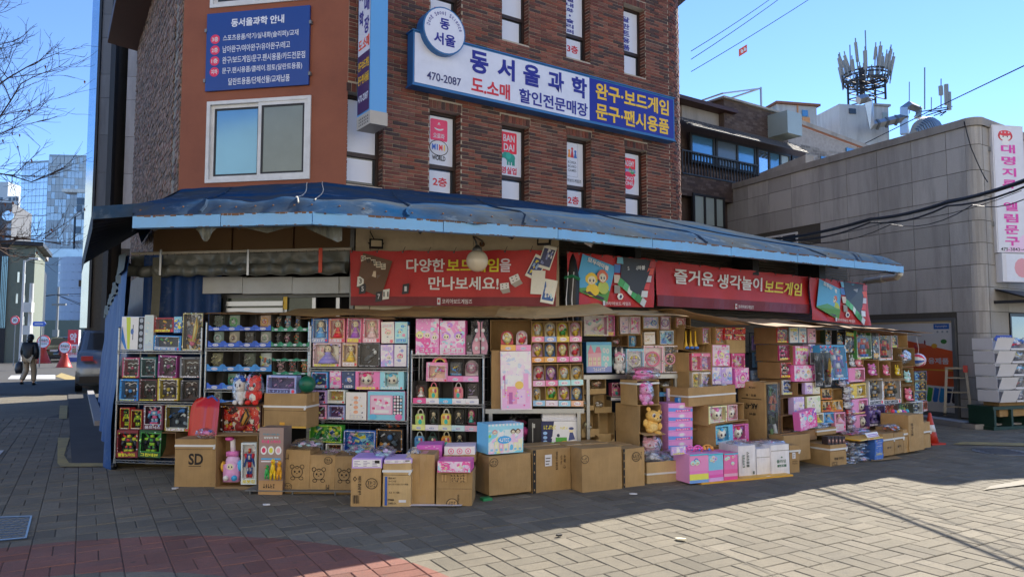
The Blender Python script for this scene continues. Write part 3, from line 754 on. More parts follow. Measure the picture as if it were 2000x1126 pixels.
def decor(mb,w,h,pal,rng,y=-.002,faces=1,style=None):
 k=min(w,h)
 for _ in range(rng.randint(2,4)):
  a=rng.uniform(-.45,.45)*w;b=rng.uniform(.08,.92)*h;q=rng.uniform(.08,.2)*k
  if a-q<-w/2 or a+q>w/2 or b-q<0 or b+q>h:q=min(w/2-abs(a),b,h-b)*.98
  mb.ell(a,b,max(q,.004),max(q,.004)*rng.uniform(.7,1),y,rng.choice(pal),10);y-=.0003
 for i in range(faces):
  fx=(rng.uniform(-.18,.18) if faces==1 else(i+.5)/faces-.5)*w;face_print(mb,fx,h*rng.uniform(.42,.58),k*(.2 if faces==1 else.15),rng.choice(pal),y,rng);y-=.002
 tz=h*rng.choice((.06,.78));tw=w*rng.uniform(.6,.9);c1,c2=rng.choice((('white',pal[0]),(pal[1%len(pal)],'white'),('#f6d23c',pal[-1]),(pal[0],'white')))
 mb.rect(-tw/2,tz,tw/2,tz+h*.15,y-.0004,c1);glyphs(mb,-tw*.45,tz+h*.03,tw*.9,h*.09,rng.randint(3,6),y-.0008,c2,rng)
 for _ in range(rng.randint(9,16)):
  a,b,q=rng.uniform(-.46,.4)*w,rng.uniform(.02,.9)*h,k*rng.uniform(.02,.07);m=rng.choice(pal+['white','#f8f0d8','#3a2c48']);mb.rect(a,b,a+q*rng.uniform(1,2.5),b+q,y-.0001,m)
 for _ in range(rng.randint(3,6)):
  a=rng.uniform(-.44,.34)*w;b=rng.uniform(.1,.85)*h;mb.rect(a,b,a+w*.1,b+h*.05,y-.0002,rng.choice(pal+['white']))
# --- toys
def t_doll(mb,x,y,z,w,h,c,rng):
 hair,dress=c[0],c[1];r=min(h*.2,w*.34);hz_=z+h-r*1.15
 mb.lathe([(w*.42,0),(w*.33,h*.18),(w*.16,h*.42),(w*.12,h*.5),(w*.17,h*.58),(w*.06,h*.62)],(x,y,z),dress,10)
 mb.sph((x,y,hz_),(r,r*.8,r*1.05),'#f2c9a8',10,6);mb.sph((x,y+r*.35,hz_+r*.2),(r*1.15,r*.8,r*1.1),hair,10,6)
 for s in(-1,1):
  mb.sph((x+s*r*1.05,y+r*.2,hz_-r*.6),(r*.38,r*.35,r*1.1),hair,7,5);mb.sph((x+s*r*.36,y-r*.74,hz_-r*.02),(r*.16,r*.1,r*.22),'#231f2e',6,4)
  mb.cyl((x+s*w*.14,y,z+h*.56),(x+s*w*.34,y-.01,z+h*.36),r*.16,'#f2c9a8',6)
 mb.sph((x,y-r*.1,z+h*.3),(w*.3,w*.25,h*.05),c[2%len(c)],8,4)
def t_robot(mb,x,y,z,w,h,c,rng):
 a,b,k=c[0],c[1],c[2%len(c)];u,v=w/10,h/10;d=min(w,h)*.12
 for s in(-1,1):
  mb.obox((x+s*u*1.2,y,z+v*1.6),(u*1.6,d,v*2.8),a,ry=s*.1);mb.obox((x+s*u*1.35,y-d*.3,z+v*.5),(u*2,d*1.6,v*1),b)
  mb.obox((x+s*u*2.9,y,z+v*6.6),(u*2,d*1.2,v*1.6),b,ry=s*.3);mb.obox((x+s*u*3.5,y-d*.2,z+v*4.6),(u*1.1,d,v*2.8),a,ry=-s*.3)
  mb.obox((x+s*u*3.2,y+d*.6,z+v*8.2),(u*3.2,d*.3,v*.9),k,ry=-s*.7);mb.obox((x+s*u*1.2,y-d*.6,z+v*2.4),(u*.9,d*.4,v*.9),k)
 mb.obox((x,y,z+v*4),(u*2.6,d,v*1.8),b);mb.obox((x,y,z+v*6),(u*4,d*1.5,v*2.4),a);mb.obox((x,y-d*.8,z+v*6.2),(u*1.6,d*.4,v*1.3),k)
 mb.obox((x,y,z+v*8.2),(u*1.7,d*1.3,v*1.5),b);mb.obox((x,y-d*.7,z+v*8.3),(u*1.1,d*.2,v*.35),'#e8d23c');mb.obox((x,y,z+v*9.3),(u*.4,d*.5,v*1.1),k)
def t_face(mb,x,y,z,w,h,c,rng):
 r=min(w*.42,h*.46);zc=z+h*.5
 mb.sph((x,y,zc),(r,r*.6,r*.95),'#f6d3c4',12,8);mb.sph((x,y+r*.25,zc+r*.22),(r*1.16,r*.6,r*.95),c[0],12,8)
 for s in(-1,1):
  mb.sph((x+s*r*.42,y-r*.5,zc-r*.18),(r*.2,r*.14,r*.24),'#2a1c28',8,5);mb.sph((x+s*r*.46,y-r*.62,zc-r*.08),r*.07,'white',5,4)
  mb.sph((x+s*r*.95,y,zc+r*.5),(r*.4,r*.3,r*.42),c[1],8,5)
 mb.sph((x-r*.2,y-r*.35,zc+r*.62),(r*.4,r*.3,r*.3),c[0],8,5)
def t_gadget(mb,x,y,z,w,h,c,rng):
 for i in range(9):
  a=x+rng.uniform(-.36,.36)*w;b=z+rng.uniform(.12,.88)*h;q=min(w,h)*rng.uniform(.07,.16);m=c[i%len(c)]
  if i%3==0:mb.obox((a,y+rng.uniform(-.01,.01),b),(q*2.4,q,q*1.2),m,ry=rng.uniform(-.8,.8))
  elif i%3==1:mb.sph((a,y,b),(q,q*.6,q),m,8,5)
  else:mb.cyl((a-q,y,b-q*.6),(a+q,y,b+q*.8),q*.4,m,7)
def t_ring(mb,x,y,z,w,h,c,rng):
 r=min(w,h)*.4;zc=z+h/2
 mb.tube([(x+r*math.cos(k*math.pi/8),y,zc+r*math.sin(k*math.pi/8)) for k in range(17)],r*.16,c[0],6)
 mb.cyl((x,y-.01,zc),(x,y+.01,zc),r*.36,c[1],12);mb.cyl((x,y-.014,zc),(x,y,zc),r*.2,'white',10)
 for s in(-1,1):mb.obox((x+s*r*.6,y,zc),(r*.6,.012,r*.1),c[0]);mb.sph((x+s*r*.4,y+.01,zc+r*.55),(r*.3,.015,r*.24),c[2%len(c)],7,4)
 for k in range(6):mb.sph((x+r*.55*math.cos(k+.4),y+.008,zc+r*.55*math.sin(k+.4)),r*.14,c[k%len(c)],6,4)
def t_pad(mb,x,y,z,w,h,c,rng):
 zc=z+h*rng.uniform(.42,.56);h*=rng.uniform(.8,1.15);x+=w*rng.uniform(-.05,.05);w*=rng.uniform(.82,1.02)
 for i in range(5):mb.sph((x+w*rng.uniform(-.4,.4),y,zc+h*rng.uniform(-.36,.36)),(w*.06,.015,h*.06),rng.choice(c),6,4)
 mb.sph((x,y+.01,zc),(w*.36,.022,h*.2),c[1],10,6)
 for s in(-1,1):mb.sph((x+s*w*.27,y,zc-h*.12),(w*.11,.022,h*.22),c[1],8,5,);mb.cyl((x+s*w*.25,y-.02,zc+h*.04),(x+s*w*.25,y,zc+h*.04),w*.06,c[0],8)
 mb.cyl((x,y-.022,zc),(x,y,zc),h*.1,c[2%len(c)],10)
 mb.tube([(x-w*.4,y,z+h*.8),(x-w*.2,y,z+h*.86),(x,y,z+h*.78),(x+w*.2,y,z+h*.86),(x+w*.4,y,z+h*.8)],w*.03,c[0],5)
 for s in(-.36,.3):mb.cyl((x+s*w,y-.015,z+h*.14),(x+s*w,y,z+h*.14),w*.07,c[2%len(c)],8)
def t_case(mb,x,y,z,w,h,c,rng):
 pts=[(-.42,0),(.42,0),(.46,.1),(.46,.55),(.34,.68),(-.34,.68),(-.46,.55),(-.46,.1)]
 mb.prism([(x+a*w,z+b*h) for a,b in pts],y-.012,y+.03,c[0],c[1])
 mb.tube([(x+w*.25*math.cos(R(a)),y+.008,z+h*(.66+.28*math.sin(R(a)))) for a in range(0,181,30)],w*.055,c[2%len(c)],6)
 mb.ell(x,z+h*.2,w*.17,h*.15,y-.0135,'#2fb3a8',10);mb.ell(x-w*.2,z+h*.46,w*.12,h*.1,y-.0135,c[3%len(c)],8);mb.ell(x+w*.2,z+h*.46,w*.11,h*.13,y-.0135,'#b0456a',8);mb.ell(x,z+h*.5,w*.1,h*.1,y-.014,'#f3cdb0',8)
def t_sword(mb,x,y,z,w,h,c,rng):
 mb.prism([(x-w*.12,z+h*.1),(x+w*.02,z+h*.05),(x+w*.24,z+h*.62),(x+w*.16,z+h*.94),(x+w*.02,z+h*.66)],y-.02,y+.01,c[0],c[1])
 mb.prism([(x-w*.02,z+h*.18),(x+w*.05,z+h*.2),(x+w*.18,z+h*.6),(x+w*.14,z+h*.82),(x+w*.08,z+h*.62)],y-.03,y-.02,c[1])
 mb.cyl((x-w*.04,y-.03,z+h*.14),(x-w*.04,y,z+h*.14),w*.13,c[2%len(c)],10);mb.obox((x-w*.1,y,z+h*.32),(w*.5,.03,h*.06),c[2%len(c)],ry=.5)
TOY=dict(doll=t_doll,robot=t_robot,face=t_face,gadget=t_gadget,ring=t_ring,pad=t_pad,case=t_case,sword=t_sword)
# --- packages
def W(rect,label,base,acc,toy,cols,d=.1,off=0,win=(.08,.2,.92,.92),title=None,tc='white',n=1,grp=None,pl=None,name='toy_box',z0=None,rz=0,rx=0,ry=0,bold=.03,cat='toy box',pll=False,band=None):
 e,w,h=place(name,label,cat,rect,off,grp,pl,rx,ry,rz,z0,pll);rng=random.Random(label+str(rect))
 l,b,r,t=-w/2+win[0]*w,win[1]*h,-w/2+win[2]*w,win[3]*h
 mb=MB();mb.box(-w/2,0,0,w/2,d,h,base,'f')
 for q in((-w/2,0,w/2,b),(-w/2,t,w/2,h),(-w/2,b,l,t),(r,b,w/2,t)):mb.rect(*q,0,base)
 di=d*.75
 for p,q in(((l,b),(r,b)),((r,b),(r,t)),((r,t),(l,t)),((l,t),(l,b))):mb.poly([(p[0],0,p[1]),(p[0],di,p[1]),(q[0],di,q[1]),(q[0],0,q[1])],base)
 mb.build('carton',e)
 mb=MB();mb.rect(l,b,r,t,di-.001,acc);mb.build('backing_card',e)
 for i in range(n):
  cw=(r-l)/n;mb=MB();TOY[toy](mb,l+cw*(i+.5),di*.5,b+(t-b)*.03,cw*.92,(t-b)*.94,cols[i%len(cols)] if isinstance(cols[0],(list,tuple)) else cols,rng)
  mb.build('toy',e,True)
 mb=MB();mb.rect(l,b,r,t,-.001,'film');mb.build('window',e)
 mb=MB();bc=band or rng.choice(('white','#f2d23c',acc if acc in MT and not acc.startswith('art') else 'white','#d8d0f0'))
 if title:mb.text(title,0,max(b*.5,.012),w*.8,max(b*.62,.02),-.003,tc,bold)
 else:
  mb.rect(-w*.44,b*.12,w*.3,b*.85,-.0015,bc);glyphs(mb,-w*.42,b*.25,w*.68,b*.45,rng.randint(4,6),-.002,base if not base.startswith('art') else '#5a2a6a',rng)
  mb.ell(w*.4,b*.5,min(w*.07,b*.4),min(w*.07,b*.4),-.0018,'#e8384c',8);mb.ell(-w*.38,h*.5+t/2,min(w*.08,(h-t)*.4+.002),min(w*.08,(h-t)*.4+.002),-.0018,'white',8)
 gl_=('white',acc if acc in MT and not acc.startswith('art') else '#e8e8ee','#20202a',*(c for c in(cols[0] if isinstance(cols[0],(list,tuple)) else cols)))
 for i in range(18):
  s=min(w,h)*rng.uniform(.03,.08);k=i%4
  x,z=((l-s*rng.uniform(.2,1.),rng.uniform(b,t)),(r-s*rng.uniform(0,.8),rng.uniform(b,t)),(rng.uniform(-.46,.4)*w,t-s*rng.uniform(-.1,.9)),(rng.uniform(-.46,.4)*w,b-s*rng.uniform(.1,1.)))[k]
  x=max(-w/2,min(x,w/2-s));z=max(0,min(z,h-s));mb.rect(x,z,x+s,z+s*rng.uniform(.4,1),-.0024-i*.00002,rng.choice(gl_))
 lw=min(w,h)*.02;ec=rng.choice((*gl_[3:],base,'#f4e8f0'))
 for q in((l,b,r,b+lw),(l,t-lw,r,t),(l,b,l+lw,t),(r-lw,b,r,t)):mb.rect(*q,-.0022,ec)
 mb.build('title_print',e);return e
def P(rect,label,base,pal,d=.08,off=0,title=None,tc='white',faces=1,grp=None,pl=None,name='toy_box',side=None,z0=None,rz=0,rx=0,ry=0,tb=(0,.12,.8,.14),cat='toy box',extra=None,pll=False,dec=True):
 e,w,h=place(name,label,cat,rect,off,grp,pl,rx,ry,rz,z0,pll);rng=random.Random(label+str(rect))
 mb=MB();mb.box(-w/2,0,0,w/2,d,h,side or pal[0]);mb.build('carton',e)
 for q,a in((PINKS,'art_pink'),(BLUES,'art_blue'),(LILACS,'art_lilac'),(GREENS,'art_green'),(DARKS,'art_dark'),(REDS,'art_red'),(GOLDS,'art_gold')):
  if dec and pal[:3]==q[:3]:base=a
 mb=MB();mb.rect(-w/2+.003,.003,w/2-.003,h-.003,-.001,base)
 if dec:decor(mb,w*.96,h*.96,pal,rng,-.0018,faces)
 if title:mb.text(title,tb[0]*w,tb[1]*h,tb[2]*w,tb[3]*h,-.0085,tc,.03)
 if extra:extra(mb,w,h)
 mb.build('front_print',e);return e
def carton_mb(mb,w,h,d,m,seams=True):
 q=random.Random(w*7+h);sd=q.uniform(0,99);n=len(mb.V);mb.box(-w/2,0,0,w/2,d,h,m,'fl')
 bl=lambda u,v,s:noise.noise(Vector((u*2.5+sd,v*2.5,s)))*.014*min(1,5*u,5-5*u,5*v,5-5*v)-.006*math.sin(u*math.pi)*math.sin(v*math.pi)
 mb.grid(lambda u,v:((u-.5)*w,max(bl(u,v,1),-.006),v*h),6,6,m);mb.grid(lambda u,v:(-w/2+max(bl(u,v,3),-.006),(1-u)*d,v*h),5,5,m)
 tw=q.uniform(-.008,.008);tx=q.uniform(-.006,.006)
 for i in range(n,len(mb.V)):v=mb.V[i];mb.V[i]=(v[0]+tx*v[2]/h,v[1],v[2]+tw*v[0]/w*v[2]/h)
def CC(rect,label,d=.35,phi=None,m='kraft',strap=None,texts=(),tape='h',top=None,off=0,pl=None,cat='carton',grp=None,sticker=None,z0=None,extra=None,rz=0,pll=True,fold=None):
 if pl is None and phi is not None:
  x0,y0,x1,y1=cv(rect);g=hz((x0+x1)/2,y1);pl=Pl((g.x,g.y),phi)
 e,w,h=place('carton',label,cat,rect,off,grp,pl,0,0,rz,z0,pll)
 mb=MB();carton_mb(mb,w,h,d,m);mb.build('body',e)
 mb=MB()
 if tape=='h':mb.box(-w/2-.008,d/2-.028,h-.1,w/2+.008,d/2+.028,h+.006,'tape')
 elif tape=='v':mb.box(-.028,-.0035,h*.0+.003,.028,d*.6,h+.0025,'tape')
 if mb.V:mb.build('tape',e)
 mb=MB();fl=h*.72 if fold is None else h*fold
 if fold!=0:mb.box(-w/2-.001,-.0065,fl,w/2+.001,-.002,fl+.004,'ink_soft');mb.build('flap_seam',e)
 if strap:
  mb=MB();zz=h*strap;mb.box(-w/2-.006,-.009,zz-.011,w/2+.006,d+.006,zz+.011,'strap');mb.obox((w*.48,-.012,zz-.01),(.02,.01,.05),'strap',ry=.4);mb.build('strap',e)
 if texts or extra:
  mb=MB()
  for tx in texts:
   s,x,z,tw,th=tx[:5];mb.text(s,x*w,z*h,tw*w,th*h,-.0075,tx[6] if len(tx)>6 else 'ink',.03,R(tx[5]) if len(tx)>5 else 0)
  if extra:extra(mb,w,h)
  mb.build('lettering',e)
 if sticker:
  mb=MB();x,z,sw,sh_=sticker;mb.rect(x*w-sw/2,z*h-sh_/2,x*w+sw/2,z*h+sh_/2,-.0078,'white')
  for i in range(3):mb.rect(x*w-sw*.4,z*h-sh_*.35+i*sh_*.25,x*w+sw*(.1+.1*i),z*h-sh_*.27+i*sh_*.25,-.0083,'ink_soft')
  mb.build('shipping_label',e)
 return e,w,h
def OC(rect,label,d=.3,m='kraft',off=0,pl=None,phi=None,flap=None,grp=None,cat='carton',inner='kraft_in',z0=None,pll=False,open_top=False,strap=None,front=1.,rz=0,ry=0):
 if pl is None and phi is not None:
  x0,y0,x1,y1=cv(rect);g=hz((x0+x1)/2,y1);pl=Pl((g.x,g.y),phi)
 e,w,h=place('open_carton',label,cat,rect,off,grp,pl,0,ry,rz,z0,pll);k=.006
 mb=MB();mb.box(-w/2,d-k,0,w/2,d,h,m);mb.box(-w/2,0,0,-w/2+k,d-k,h,m);mb.box(w/2-k,0,0,w/2,d-k,h,m);mb.box(-w/2+k,0,0,w/2-k,d-k,k,m)
 if open_top:mb.box(-w/2+k,0,k,w/2-k,k,h*front,m)
 else:mb.box(-w/2+k,0,h-k,w/2-k,d-k,h,m)
 mb.build('body',e)
 if flap:
  for sd in flap:
   mb=MB()
   if sd=='l':mb.obox((-w/2-.03,-.06,h/2),(.005,.14,h*.94),m,rz=R(-25))
   if sd=='r':mb.obox((w/2+.03,-.06,h/2),(.005,.14,h*.94),m,rz=R(25))
   if sd=='b':mb.obox((0,-.04,-.0),(w*.96,.09,.005),m,rx=R(14))
   if sd=='t':mb.obox((0,-.05,h+.02),(w*.96,.11,.005),m,rx=R(-24))
   mb.build('flap',e)
 if strap:
  mb=MB();zz=h*strap;mb.box(-w/2-.005,-.008,zz-.01,w/2+.005,d+.005,zz+.01,'strap');mb.build('strap',e)
 return e,w,h
def TR(rect,label,n,lipc,d=.2,off=0,back='card_in',lip=.3,notch=True,grp=None,pl=None):
 e,w,h=place('display_tray',label,'display tray',rect,off,grp,pl);cw=w/n;k=.004
 mb=MB();mb.box(-w/2,d-k,0,w/2,d,h,back);mb.box(-w/2,0,0,w/2,d-k,k,back);mb.box(-w/2,.0,k,-w/2+k,d-k,h,back);mb.box(w/2-k,.0,k,w/2,d-k,h,back);mb.build('body',e)
 for i in range(1,n):mb=MB();mb.box(-w/2+i*cw-.002,.004,k,-w/2+i*cw+.002,d-k,h*.96,back);mb.build('divider',e)
 rng=random.Random(label)
 for i in range(n):
  a,b=-w/2+i*cw+.001,-w/2+(i+1)*cw-.001;hh=h*lip;mb=MB();lc=lipc[i%len(lipc)]
  pts=[(a,0),(b,0),(b,hh*1.25),(b-cw*.12,hh*1.15),(b-cw*.2,hh*.8),(a+cw*.2,hh*.8),(a+cw*.12,hh*1.15),(a,hh*1.25)] if notch else[(a,0),(b,0),(b,hh),(a,hh)]
  mb.prism(pts,-.006,-.002,lc);gm='white' if lc.startswith('#2') or lc.startswith('#1') else rng.choice(('#c8406c','#5a6cc8','#8a4ab0'));mb.ell((a+b)/2,hh*.4,cw*.2,hh*.28,-.0068,'white',10);glyphs(mb,(a+b)/2-cw*.16,hh*.3,cw*.32,hh*.2,4,-.0074,'#3a62b8',rng);glyphs(mb,a+cw*.04,hh*.12,cw*.22,hh*.16,4,-.0068,gm,rng)
  mb.build('lip',e)
 return e,w,h
def PK(rect,label,toy,cols,off=0,card=None,d=.05,grp=None,pl=None,dome=False,name='blister_pack',cat='blister pack'):
 e,w,h=place(name,label,cat,rect,off,grp,pl);rng=random.Random(label+str(rect))
 arch=[(w/2*math.cos(R(a)),h-w/2+w/2*math.sin(R(a))) for a in range(0,181,20)] if dome else[(w/2,h),(-w/2,h)]
 mb=MB();mb.prism([(-w/2,0),(w/2,0)]+arch,d,d+.004,card or cols[0],'white');mb.rect(-w*.45,h*.02,w*.45,h*.16,d-.001,rng.choice(cols));glyphs(mb,-w*.4,h*.05,w*.8,h*.08,5,d-.002,'white',rng);mb.build('card',e)
 mb=MB();TOY[toy](mb,0,d*.5,h*.14,w*.8,h*.72,cols,rng);mb.build('toy',e,True)
 mb=MB()
 if dome:mb.sph((0,d,h*.55),(w*.47,d*1.1,h*.42),'film',14,8)
 else:mb.box(-w*.45,0,h*.12,w*.45,d,h*.95,'film','k')
 mb.build('bubble',e,dome);return e
def plush_mb(c,ears='round',belly=None,eye='#2a1c28',mane=None):
 c=fur(c);mb=MB();b=fur(belly) if belly else c;mane=fur(mane) if mane else None
 mb.sph((0,0,.3),(.27,.2,.3),c,14,10);mb.sph((0,-.12,.26),(.17,.1,.2),b,12,8);mb.sph((0,-.04,.72),(.31,.26,.27),c,16,10)
 mb.sph((0,-.24,.63),(.13,.08,.09),b,10,6);mb.sph((0,-.32,.66),(.03,.02,.022),'#3a2430',6,4)
 for s in(-1,1):
  mb.sph((s*.3,-.06,.36),(.09,.09,.17),c,8,6);mb.sph((s*.17,-.2,.07),(.12,.17,.1),c,10,6)
  mb.sph((s*.13,-.255,.75),(.07,.04,.095),'white',8,6);mb.sph((s*.13,-.285,.745),(.045,.03,.07),eye,8,6);mb.sph((s*.15,-.31,.78),.016,'white',5,4)
  if ears=='round':mb.sph((s*.24,0,.98),(.1,.06,.1),c,8,6)
  elif ears=='long':mb.sph((s*.2,.02,1.12),(.08,.06,.22),c,8,8)
  else:mb.cyl((s*.2,0,.88),(s*.27,.0,1.16),.1,c,7,.012)
 if mane:
  for i in range(6):mb.sph((.12*math.sin(i*2.1),.08-.05*i*.2,.96-.08*i+.05),(.17,.14,.12),mane,8,6)
  for s in(-1,1):mb.sph((s*.2,-.1,.95),(.16,.12,.1),mane,8,6)
 return mb
def PLU(rect,label,c,ears='round',belly=None,off=0,bag=True,pl=None,mane=None,rz=0,ry=0,rx=0,grp=None,eye='#2a1c28',pll=True,sx=1.):
 e,w,h=place('plush_toy',label,'plush toy',rect,off,grp,pl,rx,ry,rz,None,pll)
 mb=plush_mb(c,ears,belly,eye,mane);zz=max(v[2] for v in mb.V);xx=max(abs(v[0]) for v in mb.V)
 mb.xf(Matrix.Diagonal((w/2/xx*.94,min(w/2/xx,h/zz)*sx,h/zz*.97,1)));mb.build('body',e,True)
 if bag:
  q=random.Random(label);mb=MB();sd=q.uniform(0,9)
  def f(u,v):
   a=2*math.pi*u;la=(v-.5)*math.pi;x,y,z=math.cos(la)*math.cos(a),math.cos(la)*math.sin(a),math.sin(la)
   s=1+noise.noise(Vector((x*3+sd,y*3,z*3)))*.13;return(x*w*.53*s,y*w*.42*s,h*.5+z*h*.54*s)
  mb.grid(f,18,12,'bag_film',True);mb.build('bag',e)
 return e
def BG(rect,label,cols,off=0,d=.2,pl=None,n=10,grp=None,pll=True,name='bagged_toys',cat='bag',z0=None,flat=False):
 e,w,h=place(name,label,cat,rect,off,grp,pl,z0=z0,plain_label=pll);q=random.Random(label+str(rect));mb=MB()
 for i in range(n):
  r=min(w,h,d)*q.uniform(.18,.3);mb.sph((q.uniform(-.36,.36)*w,d*q.uniform(.2,.8),h*q.uniform(.2,.7)),(r*q.uniform(.8,1.7),r,r*q.uniform(.5,.9)),cols[i%len(cols)],9,6)
 mb.build('contents',e,True);mb=MB();sd=q.uniform(0,50)
 def f(u,v):
  a=2*math.pi*u;la=(v-.5)*math.pi;x,y,z=math.cos(la)*math.cos(a),math.cos(la)*math.sin(a),math.sin(la)
  s=1+noise.noise(Vector((x*3+sd,y*3,z*3)))*.22+noise.noise(Vector((x*8+sd,y*8,z*8)))*.1;return(x*w*.54*s,d/2+y*d*.55*s,h*.48+z*h*.55*s)
 mb.grid(f,20,12,'bag_film',True);mb.build('bag',e);return e
def rack(pl,xl,xr,ys,ytop,label,d=.42,ym=700,mesh=False,zlow=0.):
 t0,_=pl.hit(xl,ym);t1,_=pl.hit(xr,ym);zs=[pl.hit((xl+xr)/2,y)[1] for y in ys];zt=pl.hit((xl+xr)/2,ytop)[1];w=t1-t0
 e=thing('wire_rack',label,'rack',pl.pt((t0+t1)/2,0),R(pl.phi))
 for x in(-w/2,w/2):
  for y in(.012,d):
   mb=MB();mb.cyl((x,y,.09),(x,y,zt),.0125,'steel',8);mb.cyl((x,y,zt),(x,y,zt+.012),.015,'black',8)
   for k in range(int(zt/.1)):mb.cyl((x,y,.12+k*.1),(x,y,.125+k*.1),.0138,'steel_dull',8,cap=False)
   o=mb.build('post',e)
   mb=MB();mb.cyl((x-.014,y,.045),(x+.014,y,.045),.042,'black',12);mb.box(x-.02,y-.01,.045,x+.02,y+.01,.095,'steel');mb.build('caster',e)
 for z in zs:
  mb=MB()
  for y in(.0,d):mb.cyl((-w/2,y,z-.004),(w/2,y,z-.004),.005,'steel',5);mb.cyl((-w/2,y,z-.034),(w/2,y,z-.034),.005,'steel',5)
  n=int(w/.045)
  mb.tube([(-w/2+w*i/n,.0,z-(.008 if i%2 else.03)) for i in range(n+1)],.003,'steel',4)
  for x in(-w/2,w/2):mb.cyl((x,0,z-.004),(x,d,z-.004),.005,'steel',5);mb.cyl((x,0,z-.034),(x,d,z-.034),.005,'steel',5);mb.cyl((x,.012,z-.045),(x,.012,z+.005),.018,'steel_dull',8)
  for i in range(1,int(w/.05)):mb.cyl((-w/2+i*.05,0,z-.003),(-w/2+i*.05,d,z-.003),.0025,'steel',4,cap=False)
  mb.build('shelf',e)
 if mesh:
  mb=MB()
  for i in range(9):mb.cyl((-w*.46+i*w*.115,d-.02,zs[-1]),(-w*.46+i*w*.115,d-.02,zt),.003,'steel_dull',4)
  for i in range(9):z=zs[-1]+(zt-zs[-1])*i/8.5;mb.cyl((-w*.46,d-.02,z),(w*.46,d-.02,z),.003,'steel_dull',4)
  mb.build('grid_back',e)
 return e
for nm,cols,sc in(('art_pink',['#f08cc0','#f6c4de','#e85aa0','#9ad0f0','#fff0fa'],26),('art_magenta',['#d8368c','#f07ab8','#f8c0dc','#8a4ab8','#ffe0f4'],24),('art_lilac',['#b8a0e0','#dccff4','#f0c8e8','#90b8f0','#fbf6ff'],24),
                     ('art_blue',['#2f7fd0','#7cc0f0','#1c4a9c','#f0d040','#e8f4ff'],24),('art_sky',['#7cc8ee','#c8e8f8','#f4b8d4','#f8e088','#ffffff'],20),('art_dark',['#1a1a22','#2c3040','#4a5468','#b08a3c','#c8d0d8'],30),('art_red',['#b8202c','#e04838','#3a1818','#e8b83c','#f8e8d0'],26),
                     ('art_green',['#2c8c48','#78c84c','#183820','#e8e04c','#f0fce8'],28),('art_purple',['#4a2a80','#8058c0','#241848','#c890e8','#e8dcff'],28),('art_gold',['#d8a040','#f0d080','#8a5a20','#e87850','#fff4d0'],26),('art_white',['#e8e4ec','#d8d0e4','#f0c8d8','#b8c4dc','#ffffff'],24),('art_cream',['#f0dcc8','#f4c8c0','#e8a8a8','#f8ecd8','#ffffff'],22),('art_orange',['#e8702c','#f4a850','#b84018','#f8d878','#fff0dc'],26)):
 art(nm,cols,sc)
PINKS=['#e85aa0','#f6b4d8','#9ad0f0','#f8e088','#b888e0'];BLUES=['#2f7fd0','#8cccf4','#1c3f8c','#f0d040','#e0488c'];DARKS=['#20222c','#d8a83c','#5a6a88','#b03038','#8ac8d8'];REDS=['#c8242c','#f0b83c','#30181a','#e87038','#f0e8dc'];LILACS=['#b8a0e0','#e8c8f0','#7c9ce0','#f0a8cc','#8050b0'];GREENS=['#2c9c50','#c8e04c','#103c24','#f0f0d8','#20a0a0'];GOLDS=['#e0a83c','#f4dc90','#c05a7c','#6cb8c8','#a8682c']
# ------------------------------------------------------------------ porch: walls, tarps, banners under the canopy
PL=Pl((-5.06,9.3),-10.5)
PE=PL.sh(-.55)
def slab(name,pl,rect,m,d=.04,parent=None,off=0,label=None,cat=None):
 at((0,0,1.));p,t,zb,w,h=spot(rect,off,pl);mb=MB();mb.box(-w/2,0,0,w/2,d,h,m)
 o=mb.build(name,parent);o.location=p.pt(t,zb);o.rotation_euler=(0,0,R(p.phi))
 if label:tag(o,label,cat)
 return o
pw=thing('porch_wall','beige and brown wall boards of the shop porch under the canopy','wall',(0,0,0))
PW=PL.sh(-1.25)
for a,b in((300,452),(456,572),(576,692)):slab('wall_board',PW,(a,425,b,492),'panel_brown',.03,pw)
PN=Pl((-2.2,9.33),0.)
for a,b in((694,722),(723,924),(925,1092)):slab('wall_board',PN.sh(-.04),(a,425,b,620),'panel_beige',.03,pw)
slab('post',PN.sh(-.02),(683,436,691,640),'steel_dull',.06,pw)
PR=Pl((.55,9.28),34.5)
tr0,tr1=PR.hit(1096,520)[0],PR.hit(1692,590)[0]
mb=MB()
for i in range(34):
 z=1.4+i*.045;a,b=PR.pt(tr0,z,-.35),PR.pt(tr1,z,-.35);mb.poly([a,b,b+Vector((0,0,.03))+PR.n.to_3d()*.012,a+Vector((0,0,.03))+PR.n.to_3d()*.012],'shutter');mb.poly([a+Vector((0,0,.03))+PR.n.to_3d()*.012,b+Vector((0,0,.03))+PR.n.to_3d()*.012,b+Vector((0,0,.045)),a+Vector((0,0,.045))],'shutter')
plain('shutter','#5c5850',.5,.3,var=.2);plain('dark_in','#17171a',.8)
plain('door_glass','#39433c',.08,.3,var=.5,vs=2.5,world=True)
mb.build('shutter',pw)
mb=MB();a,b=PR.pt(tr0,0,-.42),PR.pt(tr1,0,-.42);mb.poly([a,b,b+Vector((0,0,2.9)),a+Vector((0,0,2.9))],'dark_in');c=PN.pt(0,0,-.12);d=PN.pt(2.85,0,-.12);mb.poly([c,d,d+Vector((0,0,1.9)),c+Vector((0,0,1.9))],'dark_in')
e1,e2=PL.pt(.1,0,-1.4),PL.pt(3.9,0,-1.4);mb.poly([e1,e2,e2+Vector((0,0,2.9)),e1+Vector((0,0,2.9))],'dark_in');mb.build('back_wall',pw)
for x in(1240,1470,1600):slab('bracket',PR.sh(.12),(x,462+(x-1100)*.1,x+12,500+(x-1100)*.1),'dark_metal',.4,pw)
